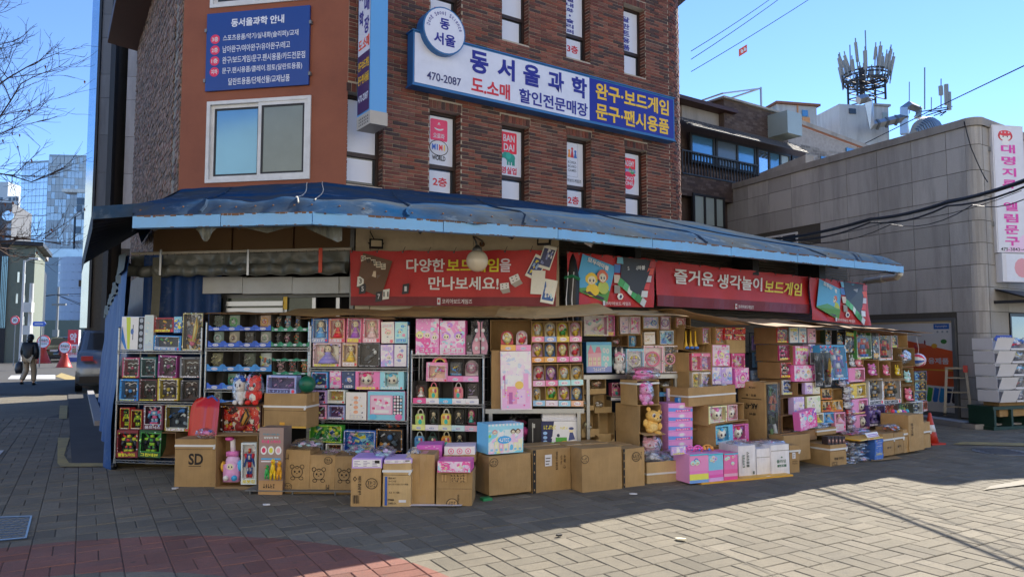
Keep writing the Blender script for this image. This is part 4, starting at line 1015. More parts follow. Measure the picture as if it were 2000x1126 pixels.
# left: shop door, sign box, rolled tarp on its pipe, blue side tarp
dr=thing('shop_door','aluminium framed glass shop door half hidden behind the left racks','door',(0,0,0));PD=PL.sh(-1.02)
slab('header',PD.sh(.02),(350,574,684,581),'steel_dull',.06,dr)
for x in(350,379,433,552,608,655):slab('frame',PD.sh(.02),(x,581,x+7,760),'steel',.05,dr)
slab('pane',PD,(357,581,379,760),'glass_dark',.01,dr)
for a,b in((386,433),(440,552),(559,608)):slab('pane',PD,(a,581,b,760),'door_glass',.01,dr)
slab('push_bar',PD.sh(.05),(441,588,552,597),'steel',.03,dr);slab('push_bar',PD.sh(.05),(441,601,552,612),'steel',.03,dr)
slab('poster',PD.sh(.03),(553,579,561,604),'#e8b030',.005,dr)
sb=thing('sign_box','blank pale grey sign box above the shop door','sign box',(0,0,0))
for a,b in((322,473),(474,570),(571,661)):slab('sign_board',PL.sh(-.78),(a,541,b,573),'panel_white',.1,sb)
slab('sign_end',PL.sh(-.8),(662,540,690,572),'panel_white',.1,sb)
ra=thing('rolled_tarp','grey rolled up tarpaulin hung from a white pipe beneath the canopy','tarpaulin',(0,0,0))
ta,zp=PE.hit(258,493);tb,zp2=PE.hit(686,488);zp=(zp+zp2)/2;L_=tb-ta
mb=MB();mb.cyl(PE.pt(ta,zp),PE.pt(tb,zp),.02,'pipe',8);mb.build('pipe',ra)
mb=MB()
def rt(u,v):
 t=ta+L_*(u*.995+.003);b=.02*math.sin(u*95)+noise.noise(Vector((u*22,v*3,.3)))*.05
 if v<.62:s=v/.62;return PE.pt(t,zp-.03-.22*s,.03+b*s)
 a=(v-.62)/.38*math.pi*1.6;sg=.012*math.sin(u*60)
 return PE.pt(t,zp-.25-.075*math.sin(a)*1.+sg,.03+b+.06*(1-math.cos(a)))
mb.grid(rt,140,18,'tarp_grey');mb.build('tarp',ra,True)
for px in(311,482):slab('tie',PE.sh(.17),(px,487,px+4,537),'steel',.01,ra)
mb=MB();[mb.tube([PE.pt(ta+L_*(k+.1)/30,zp+.02,.0),PE.pt(ta+L_*(k+.35)/30,zp-.05,.03)],.003,'black',4) for k in range(30)];mb.build('cord',ra)
slab('strap',PE.sh(.18),(622,484,629,532),'#c8462c',.01,ra)
tw_=thing('side_tarp','tall blue tarpaulin wall closing the side of the porch','tarpaulin',(0,0,0))
nb,fb=hz(218,893),hz(196,775);n0=PL.pt(PL.hit(222,890)[0]-.02,0,-.02)
def tarpw(u,v):
 p=lerp(n0,fb,u);zt=2.68-.25*u;w=.05*math.sin(u*60)*(1-.3*v)+noise.noise(Vector((u*16,v*2,3)))*.1
 nn=Vector((-.86,-.5,0));return Vector((p.x,p.y,zt*v))+nn*(w+.12*(1-v)-.1)
mb=MB();mb.grid(tarpw,90,10,'tarp_wall');mb.build('sheet',tw_,True)
mb=MB();mb.grid(lambda u,v:tarpw(u,.93+.08*v)+Vector((-.86,-.5,0))*.04+Vector((0,0,-.05*abs(math.sin(u*70))*(1-v))),120,2,'tarp_olive');mb.build('hem_flap',tw_)
mb=MB();q0,q1=PL.pt(PL.hit(236,560)[0],0,-.42),PL.pt(PL.hit(352,560)[0],0,-.9)
mb.grid(lambda u,v:lerp(q0,q1,u)+Vector((0,.04*math.sin(u*25),2.72*v)),30,6,'tarp_wall');mb.build('return_sheet',tw_,True)
mb=MB();mb.grid(lambda u,v:lerp(PL.pt(PL.hit(258,560)[0],0,-.36),PL.pt(PL.hit(271,560)[0],0,-.4),u)+Vector((0,.03*math.sin(v*9),2.68*v)),3,12,'tarp_olive');mb.build('edge_strip',tw_,True)
# banners: printed cloth with eyelets and cords
def banner(name,label,pl,corners,art_fn,off=0.):
 (x0,y0),(x1,y1),(x2,y2),(x3,y3)=corners
 p=pl.sh(off);T=[p.hit(*c) for c in corners];w=(T[1][0]-T[0][0]+T[2][0]-T[3][0])/2;h=(T[0][1]-T[3][1]+T[1][1]-T[2][1])/2
 rt_=thing(name,label,'banner',(0,0,0));sd=x0*.01
 def map_(x,z,o):
  u,v=x/w+.5,z/h;a=T[3][0]+(T[2][0]-T[3][0])*u;b=T[0][0]+(T[1][0]-T[0][0])*u;c=T[3][1]+(T[2][1]-T[3][1])*u;d=T[0][1]+(T[1][1]-T[0][1])*u
  r=noise.noise(Vector((u*5+sd,v*1.5,1)))*.04+noise.noise(Vector((u*12+sd,v*3,4)))*.008+.006*math.sin(u*40+v*3)*(1-v)
  return p.pt(a+(b-a)*v,c+(d-c)*v-.012*(abs(math.sin(u*math.pi*7)) if v>.97 else 0),r+o)
 mb=MB();mb.grid(lambda u,v:map_((u-.5)*w,v*h,0),60,14,'banner_red');mb.build('cloth',rt_,True)
 def proj(mb_):mb_.V=[tuple(map_(v[0],v[2],.012-v[1]*4)) for v in mb_.V];return mb_
 def dens(mb_):
  return mb_
 for nm,fn in art_fn:m2=MB();fn(m2,w,h);proj(m2).build(nm,rt_)
 mb=MB()
 for k in range(9):q=map_((k/8-.5)*w*.985,h*.975,.008);mb.sph(q,.012,'steel_dull',6,4);mb.tube([q,q+Vector((.03,.02,.07))],.003,'black',4)
 mb.build('eyelet',rt_)
plain('banner_red','#c63030',.5,var=.06,vs=2,vs2=60,dirt='#98222a',da=.35)
plain('banner_dark','#7a1c28',.5)
def strips(m,x0,z0,x1,z1,y,c,n=12):
 for i in range(n):a,b=x0+(x1-x0)*i/n,x0+(x1-x0)*(i+1)/n;m.rect(a,z0,b,z1,y,c)
def foot(m,w,h):strips(m,-w/2,0,w/2,h*.16,-.001,'banner_dark',30)
def logo(m,w,h,x=.0,s=.2):
 m.rect(x-s*1.0,h*.02,x-s*.8,h*.14,-.003,'white');m.rect(x-s*.95,h*.06,x-s*.85,h*.11,-.004,'#b3222c');m.text('코리아보드게임즈',x+s*.25,h*.08,s*1.9,h*.085,-.003,'#e8d0d0',.01)
def out_text(m,t,x,z,w,h,c,y=-.004):m.text(t,x,z,w,h,y,c,.022)
def die(m,x,z,s,rot):
 c,s_=math.cos(rot),math.sin(rot);f=lambda a,b:(x+a*c-b*s_,-.004,z+a*s_+b*c)
 m.poly([f(-s,-s*.2),f(s*.8,-s*.4),f(s,s*.7),f(-s*.7,s)],'#e8e0d8');m.poly([f(-s,-s*.2),f(-s*.7,-s*1.1),f(s*.8,-s*1.25),f(s*.8,-s*.4)],'#9a938c')
 for a,b in((-.4,.1),(.3,0),(.45,.5),(-.3,.6)):m.ell(*f(a*s,b*s)[::2],s*.13,s*.1,-.005,'black',8)
def card_(m,x,z,w,h,rot,cols,seed):
 q=random.Random(seed);c,s_=math.cos(rot),math.sin(rot);f=lambda a,b,y:(x+a*c-b*s_,y,z+a*s_+b*c)
 def rc(a,b,d,e,y,m_):m.poly([f(a,b,y),f(d,b,y),f(d,e,y),f(a,e,y)],m_)
 rc(-w/2,-h/2,w/2,h/2,-.004-seed*.0004,'#e6dccb');rc(-w*.42,-h*.38,w*.42,h*.38,-.0042-seed*.0004,cols[0])
 for i in range(9):a,b=q.uniform(-.34,.28)*w,q.uniform(-.34,.26)*h;rc(a,b,a+w*q.uniform(.06,.16),b+h*q.uniform(.06,.3),-.0044-seed*.0004-i*.00002,cols[1+i%(len(cols)-1)])
def ban1(m,w,h):
 foot(m,w,h);logo(m,w,h,.0,.2)
 out_text(m,'다양한',-.135*w,.72*h,.185*w,.24*h,'#d6d6dc');out_text(m,'보드게임',.093*w,.72*h,.25*w,.24*h,'#e8cc2c');out_text(m,'을',.25*w,.72*h,.055*w,.24*h,'#d6c8d8');out_text(m,'만나보세요!',.05*w,.4*h,.34*w,.24*h,'#d6d6dc')
def box1(m,w,h):
 f=lambda a,b:((a-.5)*w,-.003,b*h)
 m.poly([f(.03,.33),(f(.15,.14)[0],-.003,f(.15,.14)[2]),f(.205,.8),f(.065,.95)],'#5a3c24');m.poly([f(.05,.38),f(.15,.2),f(.17,.45),f(.07,.55)],'#3c2a1c')
 for i,q in enumerate('다빈치코드'):x,z=(-.435+.024*i)*w,(.85-.035*i)*h;m.rect(x-.011*w,z-.06*h,x+.011*w,z+.05*h,-.004,'#d8ccb8');m.text(q,x,z,.018*w,.08*h,-.005,'black',.03)
 m.rect(-.42*w,.48*h,-.375*w,.62*h,-.004,'#c8b8a0');m.rect(-.37*w,.42*h,-.34*w,.55*h,-.0041,'#6a5a50')
 for x,z,c,t,tc in((-.36,.16,'#222228','7','white'),(-.325,.2,'#ddd6cc','11','black'),(-.44,.3,'#222228','5','white'),(-.23,.3,'#222228','1','white'),(-.45,.44,'#ddd6cc','3','black')):
  m.poly([((x-.018)*w,-.005,(z-.1)*h),((x+.014)*w,-.005,(z-.08)*h),((x+.018)*w,-.005,(z+.1)*h),((x-.014)*w,-.005,(z+.08)*h)],c);m.text(t,x*w,z*h,.012*w*len(t),.09*h,-.006,tc,.02)
def cards1(m,w,h):
 for i,(x,z,r,cs) in enumerate(((.4,.68,-.45,['#243a78','#e8c83c','#8aa8d8']),(.45,.86,-.3,['#38406a','#c8ccd8','#7a88c0']),(.41,.42,-.05,['#43306e','#e8d8a0','#d8e0e8','#e0b83c']),(.465,.26,-.18,['#2c5a9c','#a8c8e0','#e8e0d0']))):card_(m,x*w,z*h,.065*w,.42*h,r,cs,i+1)
 die(m,.25*w,.33*h,.045*h*2,.3);die(m,.3*w,.46*h,.05*h*2,.6)
banner('banner','wide red banner behind the globe lamp with white and yellow lettering',PN,((684,489),(1089,487),(1085,598),(685,596)),(('lettering',ban1),('print',box1),('playing_cards',cards1)),.06)
def ban3(m,w,h):
 strips(m,-w/2,0,w/2,h*.24,-.001,'banner_dark',30);logo(m,w,h,.02*w,.2)
 out_text(m,'즐거운',-.285*w,.68*h,.235*w,.34*h,'#d8d4da');out_text(m,'생각놀이',-.0*w,.66*h,.29*w,.34*h,'#d8d4da');out_text(m,'보드게임',.3*w,.62*h,.27*w,.34*h,'#e4c828')
banner('banner','long plain red banner right of centre with white and yellow slogan',PR,((1279,507),(1580,540),(1579,612),(1282,597)),(('lettering',ban3),),.1)
def boxart(m,w,h):
 f=lambda a,b,y=-.003:((a-.5)*w,y,b*h)
 m.poly([f(.06,.3),f(.42,.06),f(.52,.78),f(.16,.98)],'#4a9cc8');m.poly([f(.06,.3,-.0035),f(.42,.06,-.0035),f(.45,.3,-.0035),f(.1,.5,-.0035)],'#4c8c3c');m.poly([f(.1,.3,-.0037),f(.36,.12,-.0037),f(.38,.16,-.0037),f(.12,.36,-.0037)],'#3a3030')
 face_print(m,f(.24,.5)[0],f(.24,.5)[2],h*.11,'#e8b82c',-.004,random.Random(1));face_print(m,f(.36,.56)[0],f(.36,.56)[2],h*.12,'#c8602c',-.0055,random.Random(2))
 m.ell(*f(.25,.3)[::2],.07*w,.12*h,-.0039,'#d8b82c',10);m.ell(*f(.37,.36)[::2],.07*w,.13*h,-.0039,'#a8b83c',10)
 m.text('모두의마블',f(.32,.8)[0],f(.32,.8)[2],.24*w,.1*h,-.006,'#e8eef4',.04,-.28)
 for i in range(3):m.rect(*f(.5,.26+.2*i)[::2],*f(.57,.42+.2*i)[::2],-.004,('#8a8478','#c8b8a8','#3a6cb0')[i])
 m.rect(*f(.53,.84)[::2],*f(.6,.98)[::2],-.0036,'#6cb0c8')
 m.poly([f(.58,.45),f(.82,.2),f(.95,.98),f(.58,.98)],'#26262a');m.text('모두의마블',f(.75,.78)[0],f(.75,.78)[2],.2*w,.09*h,-.006,'#c8ccd0',.03,.1);m.ell(*f(.75,.9)[::2],.05*w,.05*h,-.0045,'#3a7a8c',8)
 for i in range(6):a=.56+.052*i;b=.52-.075*i;m.poly([f(a-.02,b-.08,-.005),f(a+.03,b-.15,-.005),f(a+.06,b-.02,-.005),f(a+.01,b+.05,-.005)],('#3c9c58','#58b070','#c8d8c8','#3c9c58','#2c8448','#b8c0c4')[i])
 for i in range(5):a=.84+.022*i;b=.2+.155*i;m.poly([f(a-.03,b,-.005),f(a+.05,b,-.005),f(a+.06,b+.13,-.005),f(a-.015,b+.13,-.005)],('#c8ccd0','#c83c34','#b8bcc8','#d8503c','#a83030')[i])
 m.ell(*f(.57,.2)[::2],.035*w,.07*h,-.004,'#ddd8d0',6);m.ell(*f(.57,.2)[::2],.02*w,.04*h,-.0045,'#2c3a6c',6);m.text('코리아보드게임즈',.05*w,h*.06,.3*w,h*.07,-.004,'#d8c0c0');m.rect(*f(.36,.02)[::2],*f(.39,.11)[::2],-.004,'white')
 for x,z in((.7,.6),(.73,.64)):m.ell(*f(x,z)[::2],.015*w,.03*h,-.0048,'#d8dce0',7)
banner('banner','red board game poster banner left of the long slogan banner',PR,((1106,490),(1279,506),(1276,600),(1112,597)),(('print',boxart),),.12)
banner('banner','rightmost red board game poster banner beside the grey building',PR,((1578,540),(1690,553),(1700,636),(1586,624)),(('print',boxart),),.16)
# bundle of cords and a folded parasol in the gap between banners
fp=thing('folded_parasol','black folded parasol tied up in the gap between red banners','parasol',PR.pt(tr0+.09,0,.1),0)
mb=MB();mb.lathe([(.03,.9),(.05,1.0),(.085,1.9),(.1,2.35),(.06,2.6),(.015,2.72)],(0,0,0),'black',10);mb.build('cover',fp,True)
mb=MB();mb.cyl((0,0,0),(0,0,1.0),.02,'dark_metal',8);mb.build('pole',fp);mb=MB()
for s in(-.05,.02):mb.tube([(s,-.09,2.45),(s-.03,-.11,2.1),(s+.01,-.1,1.5)],.007,'white',5)
mb.tube([(-.09,-.06,2.38),(0,-.11,2.4),(.09,-.06,2.36)],.022,'#1c6a48',6);mb.build('tie_cord',fp)
# lamps and camera under the canopy
def flood(px,py,pl,label,rz=0):
 t,z=pl.hit(px,py);e=thing('floodlight',label,'floodlight',pl.pt(t,z),R(pl.phi+rz));e.rotation_euler=(R(-14),0,R(pl.phi+rz))
 mb=MB();mb.box(-.085,0,-.06,.085,.035,.06,'dark_metal')
 for i in range(6):mb.box(-.075+i*.027,.035,-.05,-.068+i*.027,.05,.05,'dark_metal')
 mb.build('housing',e);mb=MB();mb.rect(-.066,-.042,.066,.042,-.002,'panel_beige');mb.build('lens',e)
 mb=MB();mb.tube([(-.09,.02,0),(-.1,.06,.03),(.1,.06,.03),(.09,.02,0)],.006,'dark_metal',5);mb.tube([(0,.05,.03),(-.04,.07,.12),(-.07,.1,.2)],.006,'black',5);mb.build('bracket',e)
flood(735,475,PN.sh(.1),'small black floodlight on the beige board above the banner',15);flood(1062,468,PN.sh(.3),'black floodlight at the right end of the beige board',-20)
t,z=PN.sh(.45).hit(932,509);gl=thing('globe_lamp','white globe lamp on a curved bracket in front of the red banner','lamp',PN.sh(.45).pt(t,z))
plain('opal','#f2ead6',.25,var=.06,vs=8,spec=.6,coat=.4)
mb=MB();mb.sph((0,0,0),.133,'opal',28,18);mb.build('globe',gl,True);mb=MB();mb.lathe([(.06,.11),(.058,.15),(.035,.17),(.02,.19)],(0,0,0),'steel_dull',16);mb.build('cap',gl,True)
mb=MB();mb.tube([(0,0,.18),(-.02,.02,.24),(-.05,.06,.3),(-.03,.14,.31),(.05,.3,.28),(.04,.46,.26)],.011,'steel_dull',8);mb.cyl((.04,.44,.26),(.04,.47,.26),.035,'rust',10);mb.build('bracket',gl,True)
t,z=PR.sh(.35).hit(1143,472);cc=thing('security_camera','small white security camera hanging below the canopy fascia','camera',PR.sh(.35).pt(t,z),R(20))
mb=MB();mb.cyl((.0,0,.0),(.07,-.06,-.05),.028,'white',12);mb.build('body',cc);mb=MB();mb.cyl((.07,-.06,-.05),(.073,-.063,-.052),.022,'black',12);mb.build('lens',cc);mb=MB();mb.cyl((-.01,0,.02),(-.03,0,.1),.008,'white',6);mb.cyl((-.03,0,.1),(-.03,0,.11),.03,'white',10);mb.build('mount',cc)
# ------------------------------------------------------------------ cardboard sheets laid as roofs over the displays
def sheet_roof(name,label,pts,m='kraft',th=.006,zf=None,warp=.02):
 (p0,p1,p2,p3)=pts;mb=MB();sd=p0.x*3
 def f(u,v):p=lerp(lerp(p0,p1,u),lerp(p3,p2,u),v);p=p.copy();p.z+=noise.noise(Vector((u*3+sd,v*2,1)))*warp*2+noise.noise(Vector((u*9+sd,v*5,7)))*warp*.5;return p
 n=14;mb.grid(f,n,6,m);k=len(mb.V);mb.V+=[(x,y,z-th) for x,y,z in mb.V]
 q=len(mb.F);mb.F+=[tuple(k+i for i in fc)[::-1] for fc in mb.F];mb.M+=[m]*q
 for i in range(n):mb.f((i+1,i,k+i,k+i+1),'kraft_in');a=6*(n+1)+i;mb.f((a,a+1,k+a+1,k+a),'kraft_in')
 for j in range(6):a=j*(n+1);mb.f((a,a+n+1,k+a+n+1,k+a),'kraft_in');a+=n;mb.f((a+n+1,a,k+a,k+a+n+1),'kraft_in')
 o=mb.build(name);tag(o,label,'cardboard');return o
def cs(label,xa,ya,xb,yb,Ya,Yb,dback,rise,m='kraft',warp=.015,ang=None):
 a,b=dep(xa,ya,Ya),dep(xb,yb,Yb);d=(b-a).normalized();nb_=Vector((-d.y,d.x,0)).normalized()*dback+Vector((0,0,rise))
 return sheet_roof('cardboard_sheet',label,(a,b,b+nb_,a+nb_),m,.006,None,warp)
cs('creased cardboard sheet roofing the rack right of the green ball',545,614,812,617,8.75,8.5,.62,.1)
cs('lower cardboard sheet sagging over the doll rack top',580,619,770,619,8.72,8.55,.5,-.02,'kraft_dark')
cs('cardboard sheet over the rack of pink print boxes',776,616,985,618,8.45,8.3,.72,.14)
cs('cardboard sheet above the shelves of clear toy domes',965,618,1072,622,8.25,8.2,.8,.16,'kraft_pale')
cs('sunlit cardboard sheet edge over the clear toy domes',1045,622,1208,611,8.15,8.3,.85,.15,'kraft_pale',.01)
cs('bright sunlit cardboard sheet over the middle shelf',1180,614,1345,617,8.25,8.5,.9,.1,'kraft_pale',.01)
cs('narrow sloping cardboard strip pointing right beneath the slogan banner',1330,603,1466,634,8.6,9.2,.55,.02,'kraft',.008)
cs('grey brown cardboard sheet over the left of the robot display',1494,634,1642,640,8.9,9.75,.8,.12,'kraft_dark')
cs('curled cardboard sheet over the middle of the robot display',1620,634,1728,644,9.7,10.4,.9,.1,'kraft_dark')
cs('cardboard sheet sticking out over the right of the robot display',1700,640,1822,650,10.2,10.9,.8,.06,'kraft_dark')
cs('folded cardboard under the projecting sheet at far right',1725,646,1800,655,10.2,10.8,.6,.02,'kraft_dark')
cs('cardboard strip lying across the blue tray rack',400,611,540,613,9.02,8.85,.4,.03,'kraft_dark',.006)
# ------------------------------------------------------------------ racks and their goods
rack(PL,230,392,(684,784,899),640,'leftmost chrome wire rack of controller toys')
rack(PL,401,602,(679,760,890),629,'second chrome wire rack holding blue display trays')
rack(PL,605,797,(718,819,900),636,'third chrome wire rack filled with pastel doll boxes',mesh=True)
rack(PL.sh(.02),804,944,(692,788,880),684,'fourth narrow chrome wire rack of lock cases',mesh=True)
# leftmost rack
at(ZA,PL,'on top of the leftmost rack')
def stripes(mb,w,h):
 mb.poly([(-w*.48,-.002,h*.3),(-w*.3,-.002,h*.02),(-w*.22,-.002,h*.02),(-w*.46,-.002,h*.7)],'#3a78c8');mb.poly([(-w*.2,-.002,h*.02),(-w*.02,-.002,h*.02),(-w*.12,-.002,h*.98),(-w*.3,-.002,h*.98)],'#b8c83c')
 mb.rect(-w*.1,h*.02,w*.24,h*.98,-.0022,'#d4d8ee');mb.rect(w*.24,h*.02,w*.48,h*.98,-.0022,'#20242c')
 for i in range(5):mb.ell(w*.36,h*(.12+.19*i),w*.08,h*.07,-.003,'#98a0a8',9)
 mb.rect(w*.0,h*.3,w*.03,h*.75,-.003,'#3a3c4a');mb.ell(w*-.02,h*.55,w*.07,h*.09,-.0032,'#4a6ca8',8)
P((118,125,272,340),'white lime and blue kit box','#d8dce8',BLUES,.08,-.04,extra=stripes,dec=False)
P((276,115,325,350),'thin pale blue slab pack','#b8ccec',['#d8e4f8','#a8c0e8'],.1,-.01,rz=18,faces=0)
W((335,132,462,226),'red and black gadget box','#8c2438','#30202c','gadget',[DARKS,REDS],.1,-.05)
P((464,125,516,230),'small blue picture card','#3a8cd0',BLUES,.08,-.05)
W((328,248,506,342),'wide blue goggle box','#2c84cc','#17324c','gadget',[GREENS,DARKS],.1,-.04)
W((515,98,650,345),'tall dark box with golden sword','#26242e','art_dark','sword',[GOLDS],.1,-.03,win=(.04,.03,.96,.97))
at(loc='in upper controller row, leftmost rack')
for r,d,b,a in(((128,390,238,520),'pink and black controller pack','#a03860','#2c2028'),((241,388,350,520),'teal and black controller pack','#2a5c5c','#20242c'),((356,376,480,520),'magenta bordered controller pack','#8a3c7c','#483048'),((503,388,632,520),'silver grey controller pack','#6a7078','#30282c')):
 W(r,d,b,a,'pad',[['#c8d8e8','#2c2c34',b],['#e05a8c','#3c3844','#9ad0e0']],.09,-.03,win=(.1,.08,.95,.92))
at(loc='in lower controller row, leftmost rack')
for r,d,b,a in(((110,530,229,668),'bright blue controller pack','#2f86d0','#20384c'),((237,530,350,668),'dark red and green controller pack','#5a2c34','#1c2420'),((357,524,491,668),'yellow bordered controller pack','#b8a83c','#5a5048'),((508,535,622,668),'black and white controller pack','#30343a','#3c2c30')):
 W(r,d,b,a,'pad',[['#e8e8ec','#24242c',b],['#e8d05a','#6a6470','#c8d0d8']],.09,-.03,win=(.1,.06,.95,.94))
at(loc='in fourth row of leftmost rack')
W((110,714,180,852),'red box with yellow green robot','#a82c2c','#1c3820','robot',[['#c8d82c','#1c1c20','#3c8c3c']],.09,-.03,win=(.06,.05,.94,.95))
W((182,726,256,852),'red box with black green robot','#983028','#22301c','robot',[['#9cc83c','#24242c','#e8d83c']],.09,-.03,win=(.06,.05,.94,.95))
W((262,690,392,856),'blue robot box with white letters','#5a2838','#1c2c58','robot',[['#6aa8e8','#e85a8c','#f0f0f4']],.1,-.02,title='옴프닉스')
W((404,700,562,866),'dark disc set with yellow base','#9c8a2c','#1c2a38','gadget',[['#2f6fb8','#c8d4dc','#38444c','#8a9ca8']],.1,-.03,win=(.04,.12,.96,.96))
at(loc='in bottom row of leftmost rack')
W((90,858,230,1036),'red robot box with yellow letters','#702028','#22262a','robot',[['#3c4450','#c8d83c','#d83c3c']],.1,-.02,title='팔랑노이드',tc='#e8dc2c',win=(.08,.2,.97,.9))
W((234,858,376,1036),'green robot box with yellow letters','#1c4a28','#1c2420','robot',[['#2c3440','#98d03c','#48b048']],.1,-.02,title='그란데븐',tc='#e8dc2c',win=(.08,.2,.97,.9))
OC((372,874,476,1036),'empty brown carton',.3,'kraft_dark',-.02)
# blue and green trays of the second rack
PL2=PL.sh(-.01)
def tray_goods(z,x_edges,y0,y1,kinds,loc,off=-.06):
 for i,k in enumerate(kinds):
  if not k:continue
  a,b=x_edges[i],x_edges[i+1];g=(b-a)*.08
  PK((a+g,y0,b-g,y1),k[0],k[1],k[2],off,k[3] if len(k)>3 else None,.06)
at(ZA,PL2,'of display trays, top level of second rack')
G1,G2=['#3ca858','#c8d8dc','#20604c','#e8d83c'],['#e8a03c','#d84c3c','#c8d4d8','#483030'];G3=['#a8c8c8','#e8ecec','#4c6a70','#7cb0a8'];G4=['#2c2c34','#b86838','#d8c8b0','#4c4c5a']
BL4=['#2455b8','#2a5cc0','#1f4fae','#2858bc'];GR4=['#1c7a5c','#208464','#1a7056']
TR((690,105,1092,216),'blue fronted black card tray',4,BL4,.22,0,lip=.26);TR((1096,110,1342,220),'green fronted black card tray',4,GR4,.22,0,lip=.24)
at(loc='of display trays, under the top level')
TR((684,214,1092,322),'blue fronted black card tray',4,BL4,.22,.005,lip=.3);TR((1092,216,1340,318),'green fronted black card tray',4,GR4,.22,.005,lip=.24)
at(loc='of display trays, middle of second rack')
TR((676,348,1096,478),'light blue fronted card tray',4,['#2f7cc0','#2a74b8','#3484c8'],.22,0,lip=.28);TR((1100,340,1340,412),'green fronted card tray',3,GR4,.22,0,lip=.2)
at(loc='of display trays, lower in second rack')
TR((676,486,880,596),'blue fronted two cell tray',2,['#2858bc','#2f74c8'],.2,0,lip=.32);TR((1104,412,1340,500),'green fronted dark tray',3,GR4,.2,0,lip=.2)
at(loc='of the lowest blue trays');TR((686,596,860,680),'half hidden blue tray',2,['#2f74c8'],.2,0,lip=.2)
at(loc='in the topmost blue and green trays')
tray_goods(ZA,(690,790,890,990,1092),116,200,(('dark green spinner pack','gadget',['#20402c','#3c5a44']),('lime green spinner pack','ring',G1,'#98b8a8'),None,('orange spinner pack','ring',G2,'#d8b8a0')),'')
tray_goods(ZA,(1096,1160,1222,1284,1340),120,202,(('dark figure pack','robot',G4,'#38443c'),('light blue figure pack','robot',['#4c9cd0','#e8e8ec','#d84c3c'],'#88a8b8'),('blue bird pack','gadget',['#2f6cc0','#c89048','#e8e8ec'],'#4c4438')),'')
at(loc='in the second blue and green trays')
tray_goods(ZA,(684,786,888,990,1092),222,306,(('pale teal spinner pack','ring',G3,'#8aa8a0'),('brown eyed spinner pack','ring',['#d8d0c0','#6a4a3c','#b8a890'],'#b8b8a8'),('dark orb pack','gadget',['#24282c','#5a6468']),('white spinner pack','ring',['#e8e8e8','#98b8a0','#c8d8c8'],'#a8b8b0')),'')
tray_goods(ZA,(1092,1154,1216,1278,1340),226,302,(('black figure pack','robot',['#202428','#484c54','#787c84'],'#202824'),('pink and grey figure pack','robot',['#c888a8','#78707c','#e8d8e0'],'#4c3c44'),('green and red figure pack','robot',['#3c8c5c','#c85a3c','#283828'],'#2c4438')),'')
at(loc='in the third blue and green trays')
tray_goods(ZA,(676,781,886,991,1096),362,462,(('olive spinner pack','gadget',['#6a6c48','#38382c','#a8a878']),None,('dim green spinner pack','gadget',['#3c5040','#28302c','#8a9888']),('colourful spinner pack','gadget',['#3c8ca8','#e8ecec','#c8d83c','#b05a38'],'#b8c8c8')),'')
tray_goods(ZA,(1104,1182,1260,1340),400,485,(('pink grey figure pack','robot',['#a87a90','#585860','#d8c0c8'],'#3c3438'),('black red figure pack','robot',['#28282c','#a83c3c','#787880'],'#242c28'),('orange green figure pack','robot',['#d8743c','#4c8c4c','#e8d8a0'],'#8a4430')),'')
at(loc='in the lowest blue trays');tray_goods(ZA,(676,778,880),495,582,(None,('sea green spinner pack','ring',['#3c9c88','#c8d8d8','#28443c'],'#78988c')),'');tray_goods(ZA,(690,780,860),602,672,(('silver spinner pack','ring',['#b8c4cc','#5a6c7c','#e0e4e8'],'#8ca0b0'),),'')
# things heaped in front of the second rack
PFr=Pl((hz(470,955).x,hz(470,955).y),-4)
at(ZA,PL.sh(.36))
PLU((848,492,940,690),'blue and white fox plush in clear bag on the sword carton','#e4e8ee','point','#dfe4ea',.0,True,mane='#2456b0');PLU((928,492,1042,690),'red and cream fox plush in clear bag beside a blue one','#d03a34','point','#f0e0c8',.0,True,mane='#d84038')
OC((735,690,1036,884),'carton lying open around a dark red sword box',.3,'kraft_dark',.0,PL.sh(.36),flap='b',pll=True)
W((768,700,1024,872),'black and dark red sword play set inside an open carton','#3c1a18','art_red','sword',[['#2a2224','#c8963c','#8a2420']],.08,-.02,win=(.02,.03,.98,.97),title=' ' if 0 else None,pll=True,ry=0)
CC((1046,622,1320,846),'brown carton tied with white strap below the green ball',.32,pl=PL.sh(.36),m='kraft',strap=.62,tape='h',fold=.5,extra=lambda mb,w,h:(mb.rect(-w/2,0.004,w/2,h*.06,-.0068,'#c8a03c'),mb.rect(-w*.12,h*.06,w*.0,h*.17,-.007,'#c8922c')))
W((1060,506,1252,622),'blue and lilac twin ball pack on the strapped carton','#8aa0e4','#3c3a6c','gadget',[['#8a6098','#5a4a78','#b898c8'],['#7c5c94','#4c4070','#c0a8d0']],.12,-.02,n=2,win=(.05,.25,.95,.9),pll=True)
e,w,h=place('play_ball','dark green toy ball on the strapped brown carton','ball',(1252,512,1356,618),.02,None,PL.sh(.36),plain_label=True);plain('ball_green','#17674e',.35,var=.1);mb=MB();mb.sph((0,.08,h/2),w/2,'ball_green',20,14);mb.build('ball',e,True);mb=MB();mb.cyl((0,.08-w*.505,h/2),(0,.08-w*.48,h/2),.012,'#104434',8);mb.build('valve',e)
